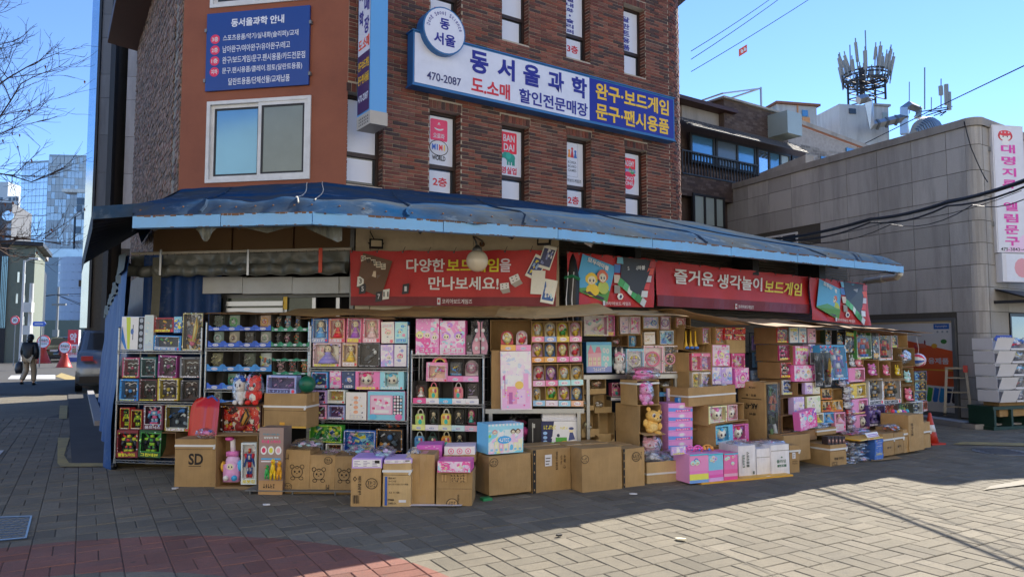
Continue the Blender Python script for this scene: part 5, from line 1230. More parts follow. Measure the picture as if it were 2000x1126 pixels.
# red sled
e,w,h=place('snow_sled','red plastic snow sled standing behind the carton marked SD','sled',(556,645,742,960),.0,None,PL.sh(.5),rx=-8,plain_label=True);mb=MB();plain('sled_red','#c0201e',.35,var=.06,coat=.2)
def sled(u,v):
 x=(u-.5)*w*(1 if v<.7 else math.sqrt(max(0,1-((v-.7)/.3)**2))*.42+.58);rib=.012*max(0,math.cos((u-.5)*6*math.pi))*(v<.82);lipy=.05*(abs(u-.5)*2)**6
 return(x,.03-lipy-rib+(.05*max(0,v-.8)/.2),v*h)
mb.grid(sled,24,20,'sled_red');mb.build('shell',e,True);mb=MB();mb.tube([(w*.05,-.02,h*.98),(w*.25,-.04,h*1.02),(w*.42,-.02,h*.92)],.012,'#2858a8',6);mb.build('rope',e)
PB_SD=PFr
e_,w,h=CC((70,312,325,612),'big brown carton marked SD with white strap',.36,phi=-2,m='kraft',strap=.86,fold=.78,tape=None,texts=(('SD',.02,.58,.36,.24),)) if not at(ZF) else 0
mb=MB();mb.rect(-.07,h*.425,.07,h*.44,-.0076,'ink_soft');mb.build('caption',e_)
BG((190,250,300,308),'pink and blue rings poking out of the SD carton',['#e0508c','#3a6cc8','#e87cb0'],-.05,.12,pl=PFr,n=5,name='toy_rings',cat='toys')
pk=hz(320+458/3.226,760+620/3.226);PK5=Pl((pk.x,pk.y),-3)
OC((326,288,592,620),'brown carton standing open with bubble machine toy inside',.26,'kraft',0,PK5,pll=True,open_top=False,flap='b')
e,w,h=place('bubble_toy','pink toy machine with round knobs in open carton','toy',(350,300,484,588),-.03,None,PK5,plain_label=True)
mb=MB();mb.obox((0,.08,h*.2),(w*.7,.12,h*.38),'#e49ac8');mb.sph((0,.08,h*.45),(w*.34,.07,h*.16),'#eeb0d8',12,8);mb.obox((0,.08,h*.62),(w*.5,.1,h*.1),'#d878b8');mb.cyl((0,.08,h*.64),(-w*.05,.08,h*.95),w*.12,'#f0d0e4',10);mb.sph((-w*.15,.06,h*.95),(w*.22,.05,h*.05),'#e05aa8',8,5);mb.build('body',e,True)
mb=MB();mb.cyl((-w*.2,-.0,h*.1),(-w*.2,.03,h*.1),w*.12,'#f0f0e8',10);mb.cyl((w*.2,-.0,h*.1),(w*.2,.03,h*.1),w*.13,'#3c9cd0',10);mb.sph((w*.4,.06,h*.36),(w*.16,.05,h*.13),'#48a8d8',10,6);mb.sph((-w*.42,.06,h*.34),(w*.1,.05,h*.12),'#e8a83c',10,6);face_print(mb,0,h*.36,w*.2,'#f4a8d0',.01,rnd);mb.build('knob',e,True)
W((488,335,585,598),'white and blue robot box beside pink toy machine','#c8d4e8','#dfe6f0','robot',[['#1c4a9c','#c82c34','#e8e8ec']],.07,-.02,win=(.08,.14,.92,.96),title='로봇킹',tc='#d8c02c',pl=PK5,pll=True)
pk=hz(320+673/3.226,760+662/3.226);PK6=Pl((pk.x,pk.y),-3)
def squish(mb,w,h):
 q=random.Random(4);mb.rect(-w*.5,h*.2,w*.5,h,-.0012,'#8f7a72');mb.text('무스쿨 스퀴이즈',-.0,h*.79,w*.8,h*.05,-.003,'#d83a7c',.03);mb.text('꾹꾹 눌러 스트레스 해소',0,h*.9,w*.7,h*.03,-.003,'#2f8a9c');mb.text('말랑말랑 쭉쭉',0,h*.85,w*.6,h*.03,-.003,'#c8e0e8')
 for i,c in enumerate(('#c82c5a','#c8c83c','#d8a0a8')):mb.ell((i-1)*w*.3,h*.66,w*.13,h*.065,-.003,'#e8e0dc',14);mb.ell((i-1)*w*.3,h*.66,w*.08,h*.04,-.0035,c,9)
 mb.rect(-w*.4,h*.52,w*.4,h*.545,-.003,'#4c9ccc');mb.rect(-w*.4,h*.485,w*.3,h*.505,-.003,'#d8d0d8');mb.rect(-w*.48,0,w*.5,h*.21,-.0014,'#a88458');glyphs(mb,-w*.3,h*.1,w*.5,h*.06,5,-.003,'ink',q)
P((597,240,752,662),'tall mauve display box of squeeze toys with printed circles','#8f7a72',LILACS,.22,0,pl=PK6,extra=squish,dec=False,side='#6a5a54',pll=True)
for r,c,lb in(((632,470,668,570),'#2c9c4c','green squeeze duck hanging on the mauve display box'),((664,430,710,575),'#e8b418','yellow squeeze duck on the mauve display box'),((706,445,748,575),'#e8981c','orange squeeze duck beside the yellow one')):
 e,w,h=place('squeeze_toy',lb,'toy',r,.05,None,PK6,plain_label=True);mb=MB();mb.sph((0,0,h*.82),(w*.3,.025,h*.14),c,10,7);mb.sph((0,0,h*.52),(w*.34,.03,h*.24),c,10,7)
 for s in(-1,1):mb.cyl((s*w*.22,0,h*.45),(s*w*.26,-.005,0.01),w*.2,c,8,w*.12)
 mb.sph((0,-.03,h*.84),(w*.14,.02,h*.04),'#e8781c',7,4);mb.build('body',e,True)
def bear(mb,w,h,x=.0,z=.5,s=.2):
 r=w*s
 for k in range(14):
  pass
 def ring(cx,cz,a,b,y,th=.006):
  n=18
  for i in range(n):
   t0,t1=2*math.pi*i/n,2*math.pi*(i+1)/n;mb.poly([(cx+a*math.cos(t0),y,cz+b*math.sin(t0)),(cx+a*math.cos(t1),y,cz+b*math.sin(t1)),(cx+(a-th)*math.cos(t1),y,cz+(b-th)*math.sin(t1)),(cx+(a-th)*math.cos(t0),y,cz+(b-th)*math.sin(t0))][::-1],'ink')
 cx,cz=x*w,z*h;ring(cx,cz,r,r*.95,-.0078)
 for sx in(-1,1):ring(cx+sx*r*.85,cz+r*.85,r*.38,r*.38,-.008);ring(cx+sx*r*.7,cz-r*1.05,r*.4,r*.3,-.008);mb.ell(cx+sx*r*.38,cz+r*.05,r*.15,r*.19,-.0082,'ink',10)
 mb.ell(cx,cz-r*.25,r*.12,r*.08,-.0082,'ink',8);ring(cx,cz+r*.75,r*.3,r*.25,-.0081,.004)
def stamp(mb,w,h,x,z,s):
 q=random.Random(x*9+z);mb.ell(x*w,z*h,s,s*.9,-.0078,'ink_soft',14);mb.ell(x*w,z*h,s*.85,s*.76,-.008,'kraft',14);glyphs(mb,x*w-s*.7,z*h-s*.1,s*1.4,s*.5,3,-.0084,'ink',q);glyphs(mb,x*w-s*.6,z*h-s*.55,s*1.2,s*.3,4,-.0084,'ink',q)
CC((748,380,916,655),'brown carton with bear face print, leftmost of three',.34,phi=-3,texts=(),tape=None,fold=0,extra=lambda mb,w,h:(bear(mb,w,h,.05,.5,.22),stamp(mb,w,h,-.28,.16,.045),glyphs(mb,-w*.42,h*.78,w*.16,h*.12,2,-.008,'ink_soft',random.Random(2))))
CC((912,412,1076,656),'brown carton with bear face print, middle one of three',.34,phi=-3,tape=None,fold=0,extra=lambda mb,w,h:(bear(mb,w,h,-.1,.5,.22),stamp(mb,w,h,.25,.86,.045),glyphs(mb,w*.12,h*.06,w*.2,h*.18,2,-.008,'ink_soft',random.Random(3))))
CC((1078,420,1240,660),'brown carton with bear face print, half hidden by another carton',.34,phi=-3,tape=None,fold=0,extra=lambda mb,w,h:bear(mb,w,h,-.14,.5,.22))
pk=hz(320+960/3.226,760+664/3.226)
e=thing('pallet_rack','low grey metal stand under the bear face cartons','stand',(pk.x,pk.y,0),R(-3));mb=MB();mb.box(-.75,-.02,.035,.75,.3,.045,'steel_dull');mb.build('deck',e)
for x in(-.7,-.25,.2,.65):mb=MB();mb.cyl((x,0,0),(x,0,.036),.01,'steel_dull',6);mb.build('leg',e)
CC((1178,495,1366,736),'front brown carton with vertical print and barcode',.36,phi=-2,tape=None,fold=0,texts=(('어린이 장난감 완구',-.2,.55,.62,.09,-90),),extra=lambda mb,w,h:(stamp(mb,w,h,.2,.6,.06),[mb.rect(-w*.42+i*.008,h*.08,-w*.42+i*.008+(.005 if i%3 else.002),h*.3,-.008,'ink') for i in range(8)],mb.text('◇',-.36*w,.72*h,.04,.05,-.008,'ink')))
def jp(mb,w,h):
 mb.rect(-w*.42,h*.03,-w*.34,h*.7,-.008,'#2450a0')
 for s,x,z,a,b in(('品S-67',-.17,.66,.26,.045),('ライト付',-.16,.59,.28,.045),('LEDドクターイエロースコープ機能',.05,.52,.72,.04),('12 11 05',-.08,.33,.36,.04),('RT8888',-.2,.16,.22,.04),('24個入',-.15,.08,.3,.05)):mb.text(s,x*w,z*h,a*w,b*h,-.008,'ink',.02)
 mb.rect(w*.08,h*.1,w*.34,h*.16,-.008,'white')
CC((1380,465,1556,737),'pale carton with blue stripe and Japanese print, strapped white',.36,phi=-2,m='kraft_pale',strap=.82,tape=None,fold=.73,extra=jp)
CC((1557,408,1706,726),'tall plain brown carton with taped front seam',.36,phi=-2,tape='v',fold=0)
def tab(mb,w,h):
 q=random.Random(5);mb.rect(-w*.1,h*.68,w*.36,h*.95,-.0078,'ink_soft');mb.rect(-w*.095,h*.685,w*.355,h*.945,-.008,'kraft')
 for i in range(5):mb.rect(-w*.1+i*w*.09,h*.68,-w*.095+i*w*.09,h*.95,-.0083,'ink_soft')
 for i in range(3):glyphs(mb,-w*.09,h*(.7+.08*i),w*.42,h*.05,5,-.0085,'ink',q)
 for s in(-.36,-.27):mb.rect(s*w,h*.7,(s+.07)*w,h*.93,-.008,'ink_soft');mb.rect((s+.005)*w,h*.71,(s+.065)*w,h*.92,-.0083,'kraft')
 mb.rect(-w/2,h*.495,w/2,h*.503,-.0079,'ink_soft');stamp(mb,w,h,-.05,.06,.06);mb.text('어린이 완구',w*.12,h*.2,w*.05,h*.3,-.008,'ink')
CC((1716,516,1942,732),'brown carton printed with a table under a pink box',.36,phi=-2,tape=None,fold=0,extra=tab)
fl=hz(870,989);strip('paper_sheet',[hz(800,990),hz(900,990),hz(905,986),hz(800,986)],.014,'white',None);tag(D.objects['paper_sheet'],'white paper sheet under the front cartons on the paving','paper')
PQ=Pl((hz(705,988).x,hz(705,988).y),-2)
def spec(mb,w,h):
 q=random.Random(8);mb.rect(-w*.46,h*.15,w*.46,h*.85,-.003,'#e4dcee')
 for i in range(3):
  for j in range(4):mb.rect(-w*.42+i*w*.3,h*(.22+.15*j),-w*.42+i*w*.3+w*q.uniform(.1,.22),h*(.27+.15*j),-.0045,'#7a6c9a')
 mb.rect(w*.26,h*.5,w*.42,h*.78,-.0048,'ink')
P((1186,432,1374,497),'lilac box laid flat, spec panel side out, on front carton','#b39ad8',LILACS,.36,-.0,pl=PQ,dec=False,extra=spec,pll=True,side='#a488d0')
P((1390,440,1562,466),'lilac flat box on top of the strapped pale carton','#c4b0e0',LILACS,.34,-.0,pl=PQ,dec=False,extra=spec,pll=True,side='#b8a0dc')
P((1724,452,1932,522),'pink pony accessory box above the carton printed with a table','#f0b8d4',PINKS,.3,.01,pl=PQ,faces=2,pll=True)
PQ2=PQ.sh(-.4)
CC((1764,408,1962,455),'low brown carton behind the pink accessory box',.3,pl=PQ2,tape=None,fold=0,texts=(('FPOMW',-.1,.6,.3,.4),))
P((1768,358,1960,412),'white and pink box with three round pictures','#e8d4e4',PINKS,.3,0,pl=PQ2,dec=False,pll=True,side='#e0c4e0',extra=lambda mb,w,h:[(mb.ell((i-1)*w*.28,h*.45,h*.34,h*.34,-.003,'#d0507c',12),mb.ell((i-1)*w*.28,h*.45,h*.26,h*.26,-.0035,'#f8e0e8',10),mb.ell((i-1)*w*.28,h*.45,h*.12,h*.14,-.004,'#c86c94',8)) for i in range(3)])
P((1594,350,1752,395),'magenta boxed toy, upper one of a stacked pair','#c05cb4',['#c05cb4','#e8a8dc','#8a3c98','#f4d8f0'],.3,0,pl=PQ2,faces=0,pll=True);P((1598,396,1752,445),'magenta boxed toy, lower one of a stacked pair','#b452ac',['#b452ac','#e8a8dc','#8a3c98','#f4d8f0'],.3,0,pl=PQ2,faces=0,pll=True)
PQ3=Pl((hz(600,967).x,hz(600,967).y),-3).sh(-.06);PAST=['#e8b8d8','#a8c8f0','#c8b0e8','#a8e0d8','#f0d8e8']
BG((785,322,975,388),'pastel plush toys in clear bag on leftmost bear carton',PAST,0,.28,pl=PQ3,n=9);BG((985,385,1085,418),'pink plush in crumpled film on middle bear carton',['#e0a0c0','#c890b0','#e8c8d8'],0,.26,pl=PQ3,n=6);BG((1140,362,1300,425),'blue and pink plush in film above the third bear carton',['#6cb0e8','#7cc0f0','#e088b8','#a8d0f0'],0,.28,pl=PQ3,n=9)
BG((1312,366,1440,440),'mint and lilac plush in film behind the lilac boxes',['#a8e4d0','#d0b8e8','#c8f0e0'],-.1,.26,pl=PQ,n=7)
PLU((1488,356,1592,452),'grey tan plush with big eye lying behind the striped carton','#b8a894','round','#e8e0d8',-.15,True,PQ,rz=20,ry=50)
# third rack
at(ZB,PL,'in top row of the doll rack')
for r,d,b,a,c in(((68,115,184,285),'blue dress doll box','#2a6cb8','art_blue',['#2a2440','#5a9ce0','#c8e0f8']),((189,115,302,285),'red dress doll box','#c87888','art_cream',['#8a2428','#c81c2c','#e8a83c']),((313,113,422,285),'pink and purple doll box','#c86888','art_cream',['#8a4a9c','#9c5ab8','#f0a8c8']),((430,113,550,285),'pale pink gown doll box','#d07a90','art_cream',['#d89ca0','#e8b8b8','#f4dcd8'])):
 W(r,d,b,a,'doll',[c],.1,-.02,win=(.1,.18,.92,.94))
P((563,138,655,290),'cream box with pink pony','#f0d8cc',['#f0a8a8','#e8c8b8','#d86c7c','#f8e8dc'],.1,-.02);P((658,138,748,290),'pale blue box with blue pony','#a8d4ec',['#3c98d8','#c8e8f8','#e88ca8','#78c0e8'],.1,-.02)
at(loc='in second row of the doll rack')
W((76,288,274,455),'wide box with lilac ball gown','#c8b0b8','art_cream','doll',[['#5a3c30','#8c86c8','#b8b0e0']],.1,-.02,win=(.06,.12,.95,.94));W((283,288,392,455),'box with yellow dress doll','#b89c8c','art_cream','doll',[['#6a4430','#e0b43c','#f4dc8c']],.1,-.02)
W((398,284,552,455),'black tray of glittering jewels','#1c1c20','#141418','gadget',[['#4c545c','#c8d0d8','#787f88','#282c30']],.1,-.02,win=(.03,.03,.97,.97));P((559,300,650,455),'white lilac box with purple pony','#d8d0ec',LILACS,.1,-.02);P((653,300,742,455),'white lilac box with grey pony','#dcd4f0',['#a8a0cc','#d8ccec','#e07898','#8c98c8'],.1,-.02)
at(loc='in third row of the doll rack')
W((64,494,182,608),'blue pony playset box','#4c98d0','#2c5078','gadget',[BLUES],.1,-.02);P((198,486,278,608),'narrow pink sticker box','#f0c0cc',PINKS,.1,-.02,faces=2);P((284,487,374,612),'dark blue glitter box','#38486c',['#4c6ca8','#e8a8c0','#c8d8e8','#283454'],.1,-.02)
W((380,487,550,618),'pink big eyed face box','#e078ac','#f4c8dc','face',[['#d83478','#f088b4']],.1,-.01,win=(.12,.16,.74,.94));W((552,487,722,618),'blue big eyed face box','#8cc8ec','#c8e8f8','face',[['#4cb0e0','#8cd4f4']],.1,-.01,win=(.2,.16,.78,.94))
at(loc='in fourth row of the doll rack')
W((48,624,174,716),'lilac small pony box','#b8a0d8','#483c60','gadget',[LILACS],.09,-.02);W((180,620,304,716),'cream and blue small pony box','#c8d4e0','#a88c4c','gadget',[GOLDS],.09,-.02)
P((312,638,454,836),'white mirror set box','#e4d8e8',['#f0dcc8','#c8b8e0','#e8a85c','#383440'],.1,-.01,faces=0,extra=lambda mb,w,h:[(mb.ell(0,h*(.3+.17*i),w*(.3-.03*i),h*.1,-.0095,'#ece4e0',12),mb.ell(0,h*(.3+.17*i),w*.12,h*.06,-.0098,'#d89c7c',10)) for i in range(4)])
def makeup(mb,w,h):
 mb.rect(-w*.42,h*.2,w*.18,h*.86,-.01,'#e07aa0');mb.rect(-w*.4,h*.22,w*.16,h*.84,-.0105,'#f4b4c8');mb.rect(w*.2,h*.2,w*.44,h*.86,-.0105,'#2c2838');q=random.Random(1)
 for i in range(3):
  for j in range(6):mb.ell(w*(.24+.08*i),h*(.26+.11*j),w*.032,h*.045,-.0115,('#f0a0b8','#e8d0d8','#7cb8e8')[i] if j%2 else '#f4e4ec',9)
 for i in range(14):a,b=w*q.uniform(-.38,.05),h*q.uniform(.36,.72);mb.rect(a,b,a+w*.08,b+h*.08,-.011,q.choice(('#d84c80','#f8d8e4','#c86ca8','#fff0f4')))
 mb.rect(-w*.32,h*.25,w*.08,h*.36,-.0118,'#f8e8ec');mb.ell(-w*.34,h*.12,w*.1,h*.1,-.0115,'#5cb0e8',10);mb.ell(w*.34,h*.12,w*.1,h*.11,-.0115,'#f06ca4',10)
P((464,630,730,836),'pink make up set with buttons','#7cc0ec',['#e878ac','#f8c0d8','#7cc0ec','#fff'[:1]+'ffffff'],.1,-.01,faces=0,extra=makeup,dec=False,side='#e888b4')
at(loc='in fifth row of the doll rack')
W((48,728,172,834),'mauve small pony box','#d8a0c0','#5a3848','gadget',[PINKS],.09,-.02);W((180,730,302,834),'purple small pony box','#90a0e0','#4c2c58','gadget',[LILACS],.09,-.02)
at(loc='at the foot of the doll rack')
W((50,870,280,992),'pair of lime green packs','#48a83c','art_green','gadget',[GREENS,['#2858a0','#c8e04c','#e8f0e0']],.1,.02,n=2,win=(.02,.04,.98,.96));W((294,910,516,1060),'blue and pink print set','#3c6cc0','art_blue','gadget',[PINKS,BLUES],.1,.04,n=2,win=(.02,.04,.98,.96));W((520,898,714,1060),'black tool set box','#1c1e22','#22262c','gadget',[['#5a6c78','#b8c0c8','#c88c3c','#3c6ca0']],.1,.02,win=(.04,.04,.96,.96))
BG((558,856,710,896),'orange bag of treats above the black tool set',['#d8782c','#c86018','#e8a04c'],-.1,.15,n=5);W((168,1004,284,1060),'small white and red car box half hidden by bear cartons','#d8d4d0','#48281c','gadget',[REDS],.08,.05,pll=True)
# fourth rack
at(ZB,PL.sh(.02),'on top of the lock case rack')
P((806,116,972,372),'big pink sticker box','art_pink',PINKS+['#f8f0fc'],.1,-.02,faces=3);P((976,130,1158,372),'big pale pink jewellery box','art_pink',PINKS+['#d8446c','#fff4f8'],.1,-.02,faces=2);PK((1162,228,1202,372),'black hair clip pack','gadget',['#24242c','#b8b0c0'],-.02,'#2c2c34')
e,w,h=place('fairy_wings','pale pink fairy wings in clear bag at top right of lock case rack','fairy wings',(1205,132,1322,374),.02,plain_label=True);plain('wing_pink','#e8a8bc',.4,var=.15,vs=14);mb=MB()
for s in(-1,1):mb.grid(lambda u,v,s=s:(s*w*(.04+.44*u*(.6+.4*math.sin(v*math.pi*1.6+.5))),.02-.03*u*u,h*(.04+.92*v+.06*u*(v-.3))),5,12,'wing_pink',s<0)
mb.build('wing',e,True);mb=MB();[mb.ell(s*w*.2,h*z,w*.1,h*.06,-.02,'#f8dce4',8) for s in(-1,1) for z in(.2,.45,.72)];mb.sph((0,0,h*.48),(w*.07,.02,h*.05),'#d8c8d0',8,5);mb.build('ornament',e);mb=MB();mb.grid(lambda u,v:((u-.5)*w*1.05,-.03-.02*math.sin(u*9)*math.sin(v*7),v*h*1.02),10,14,'bag_film');mb.build('bag',e,True)
at(loc='in upper row of lock case rack')
W((880,426,1032,560),'pink case playset with handle','#e88cb0','#d8b4a4','gadget',[PINKS],.1,-.02,win=(.1,.14,.9,.84));e,w,h=place('bag_handle','round pink and gold handle above the pink case playset','handle',(912,388,1026,432),-.0,plain_label=True);mb=MB();mb.tube([(w*.42*math.cos(R(a)),.05,h*.95*math.sin(R(a))) for a in range(0,181,20)],.014,'#e0607c',6);mb.tube([(w*.3*math.cos(R(a)),.05,h*.7*math.sin(R(a))) for a in range(0,181,20)],.008,'#e8c45c',6);mb.build('hoop',e,True)
TR((1034,398,1252,562),'pink lipped tray of round cases',2,['#e878a8','#f094bc'],.12,-.0,lip=.24,notch=False)
CASES=(['#e8b85c','#f0d890','#d87c8c','#e88c4c'],['#e87c88','#f4b8b0','#e8e0e8','#e8a03c'],['#b8d878','#e8e0a0','#d8e8c8','#e8a85c'],['#f0c05c','#f8e0a0','#e8d8c8','#d87c4c'],['#5c9cd0','#a8d0e8','#c8d8e8','#3c6cb0'],['#2c4c48','#4c706c','#38504c','#284038'],['#f09c3c','#f8c880','#f0e0b8','#d8603c'])
PK((1044,425,1128,520),'blue pumpkin pack','gadget',['#2f78c8','#4c98e0','#c8b04c','#383c48'],-.04,'#3c4048');PK((1150,412,1246,522),'silver pink dome pack','ring',['#c88ca8','#e8c0c8','#c8ccd4'],-.04,'#c0b0b8',dome=True)
at(loc='of lipped trays in lock case rack')
TR((788,560,1254,718),'multicoloured lip card tray',5,['#e0508c','#e4e4ec','#4cb0e0','#e4e8ec','#e0e0e8'],.16,.0,lip=.24,notch=False);TR((782,740,1250,910),'pastel lip card tray',5,['#e8dc88','#d4d0ec','#f0e0a8','#b8d8f0','#f0a8b4'],.16,.0,lip=.24,notch=False);TR((782,910,1250,1060),'half hidden lowest card tray',5,['#c8d8e8','#e0e0ec'],.16,.0,lip=.2,notch=False)
def casep(r,d,c):
 e,w,h=place('toy_case',d,'toy case',r,-.04);mb=MB();t_case(mb,0,.03,0,w,h,c,rnd);mb.build('body',e,False)
at(loc='in first lock case tray')
PK((800,588,880,682),'red hat doll pack','doll',['#b8201c','#e8e8ec','#c82c2c'],-.04,'#3c2c30');casep((890,562,966,684),'pink gold lock case',CASES[0]);casep((1066,562,1142,684),'rose lock case',CASES[1]);PK((1162,572,1244,684),'purple wheel toy pack','gadget',['#8878a0','#3c3444','#c8c0d0'],-.04,'#2c2830')
at(loc='in second lock case tray')
casep((796,752,872,872),'lime lock case',CASES[2]);PK((900,762,956,868),'dim green figure pack','doll',['#283830','#344840','#4c5c50'],-.06,'#28302c');casep((980,750,1056,872),'amber lock case',CASES[3]);PK((1076,764,1140,868),'dark figure pack','doll',['#242828','#303838','#484c4c'],-.06,'#242a28');PK((1164,752,1226,868),'pink doll pack','doll',['#c03c80','#48b0a0','#e8a8c8'],-.05,'#383038')
at(loc='in lowest lock case tray')
casep((792,912,866,1030),'blue lock case',CASES[4]);casep((886,916,958,1030),'dark green lock case',CASES[5]);casep((982,910,1058,1030),'orange lock case',CASES[6]);PK((1080,925,1150,1030),'shadowy green doll pack','doll',['#1c2c28','#28403c'],-.06,'#202826')
# ------------------------------------------------------------------ middle display: bench with clear domes
PM1=Pl((0,8.5),2.)
at((0,0,1.),PM1)
def bench(label,rect,ytop,d,pl,legs=2):
 at((0,0,1.));p,t,zb,w,h=spot((rect[0],ytop,rect[1],ytop+8),0,pl);zt=zb+h;e=thing('display_table',label,'table',p.pt(t,0),R(p.phi));mb=MB();mb.box(-w/2,0,zt-.035,w/2,d,zt,'steel_dull');mb.box(-w/2,-.004,zt-.05,w/2,0,zt+.002,'steel');mb.build('tabletop',e)
 for x in(-w/2+.06,w/2-.06):
  for y in(.03,d-.03):mb=MB();mb.box(x-.02,y-.02,0,x+.02,y+.02,zt-.035,'steel');mb.build('leg',e)
 return zt
zt1=bench('grey metal table carrying the clear dome toys',(948,1141),798,.5,PM1)
at(ZC,PM1)
OC((84,106,330,288),'carton standing open above the white pink castle box',.34,'kraft',-.04,pll=True,inner='kraft');
CC((90,288,334,640),'plain carton behind the white pink castle box',.36,pl=PM1.sh(-.02),tape=None,fold=0)
TR((145,244,326,287),'low printed lip tray of two domes',2,['#e8a85c','#e890b8'],.2,0,lip=.8,notch=False,back='kraft_in') if not at(loc='on the bench') else 0
def castle(mb,w,h):
 q=random.Random(12);mb.rect(-w*.46,h*.02,w*.46,h*.36,-.0025,'#d8a8d0')
 mb.rect(-w*.3,h*.1,w*.1,h*.4,-.003,'#e890b4');mb.rect(-w*.24,h*.1,-w*.12,h*.3,-.0035,'#a85c9c');mb.ell(w*.1,h*.42,w*.14,h*.07,-.0037,'#e8b45c',10);mb.rect(w*.02,h*.1,w*.3,h*.34,-.0036,'#f0b8d8');mb.rect(w*.24,h*.12,w*.4,h*.62,-.0034,'#e0a0c8')
 for i in range(22):mb.ell(w*q.uniform(-.4,.42),h*q.uniform(.05,.34),w*.03,h*.015,-.004,q.choice(PINKS),7)
 for i in range(30):mb.ell(w*q.uniform(-.42,.44),h*q.uniform(.4,.95),w*q.uniform(.01,.035),h*q.uniform(.005,.014),-.0034,q.choice(('#e8c8d8','#c8b8e0','#f0d8c8','#b0a0d8')),6)
 glyphs(mb,-w*.44,h*.24,w*.1,h*.36,1,-.0042,'#b85c9c',q)
P((148,290,331,638),'tall white pink box printed with a castle in the middle','art_white',PINKS,.08,.07,dec=False,extra=castle,pll=True,side='#d8b0d8')
DC=[['#e87c6c','#f4b84c','#c8d8e0'],['#5c88c8','#e8d0b0','#c8a04c'],['#d8403c','#e8c83c','#3c9c4c'],['#b85c98','#f0a8c8','#e8c04c'],['#e8a04c','#4c78b8','#f0d8b0'],['#e0b83c','#c84c5c','#f4e0a0'],['#e85c8c','#f8c0d0','#c83c4c'],['#b84c9c','#7c4ca0','#e8a8d0']]
def dome(r,d,c,off=-.05):
 e,w,h=place('dome_toy',d,'dome toy',r,off,'clear dome toys on the middle bench');q=random.Random(d);ht=h-w/2
 mb=MB();mb.prism([(-w/2,0),(w/2,0)]+[(w/2*math.cos(R(a)),ht+w/2*math.sin(R(a))) for a in range(0,181,20)],.05,.055,c[1],'white');mb.ell(0,ht*.9,w*.4,w*.42,.049,q.choice(('#f4e4e0','#f0d8e4','#e4ecf4')),14);mb.build('card',e)
 mb=MB();mb.sph((0,.04,h*.26),(w*.3,.03,h*.2),c[2],10,6);mb.sph((-w*.08,.03,h*.62),(w*.16,.02,h*.14),'#f2c9a8',9,6);mb.sph((-w*.08,.038,h*.68),(w*.2,.02,h*.16),c[0],9,6);mb.cyl((-w*.08,.04,h*.3),(-w*.08,.04,h*.52),w*.17,c[0],8,w*.07);mb.cyl((w*.26,.03,h*.5),(w*.26,.045,h*.5),w*.14,c[2],10);mb.cyl((0,.02,h*.13),(0,.03,h*.13),w*.14,'#d8b048',10);mb.build('toy',e,True)
 mb=MB();mb.sph((0,.05,h*.52),(w*.48,.055,h*.48),'film',14,8);mb.build('dome',e,True)
 return e
dd=['red haired doll under clear dome','blue doll under clear dome','green and red doll under clear dome','mauve doll under clear dome','orange doll under clear dome','yellow doll under clear dome','rose doll under clear dome','purple doll under clear dome']
at(ZC,PM1,'above the castle box');[dome((150+88*i,168,222+82*i,250),'doll on arched card under clear dome',DC[(i+5)%8],-.02) for i in range(2)]
for k,(y0,yb,yl) in enumerate(((118,205,236),(240,322,355),(378,460,497),(498,578,617))):
 nm=('top','second','third','lowest')[k];at(ZC,PM1,f'in {nm} dome row')
 x0,x1=(330,628) if k<2 else(336,638)
 e,w,h=OC((x0,(112,234,366,488)[k],x1,(236,356,497,618)[k]),f'carton of four dome toys, {nm} row of the bench',.16,'kraft',-.01,pll=True)
 xs=[x0+(x1-x0)*i/4 for i in range(5)]
 lipz=[('#e87c9c','#7c98d0','#c8b04c','#d88cb8'),('#e8944c','#e8a05c','#e078a8','#d87cb0'),('#e8a0c0','#e078a0','#9cd0f0','#a8d8e8'),('#8cb8e0','#e8c8d8','#90c0e8','#e8a88c')][k]
 for i in range(4):
  at(ZC,PM1,f'in {nm} dome row');CT.i=i
  if not(k==3 and i==0):dome((xs[i]+6,y0,xs[i+1]-8,yb),dd[(i+k*3)%8],DC[(i+k*3)%8],-.05)
  else:dome((xs[i]+2,y0+8,xs[i+1]-28,yb+6),'teal tilted doll under clear dome',DC[1],-.06)
  mb=MB();a,b=-w/2+w*i/4+.004,-w/2+w*(i+1)/4-.004;lh=h*.27;mb.prism([(a,0.004),(b,.004),(b,lh),(a,lh)],-.004,.0,lipz[i]);q=random.Random(k*7+i);mb.ell((a+b)/2,lh*.5,(b-a)*.3,lh*.34,-.0045,'#f4e8f0',10);glyphs(mb,(a+b)/2-(b-a)*.22,lh*.35,(b-a)*.44,lh*.28,4,-.005,'#b04c8c',q);mb.build('lip',e)
  if i:mb=MB();x=-w/2+w*i/4;mb.box(x-.003,.002,.008,x+.003,.14,h*.96,'kraft');mb.build('divider',e)
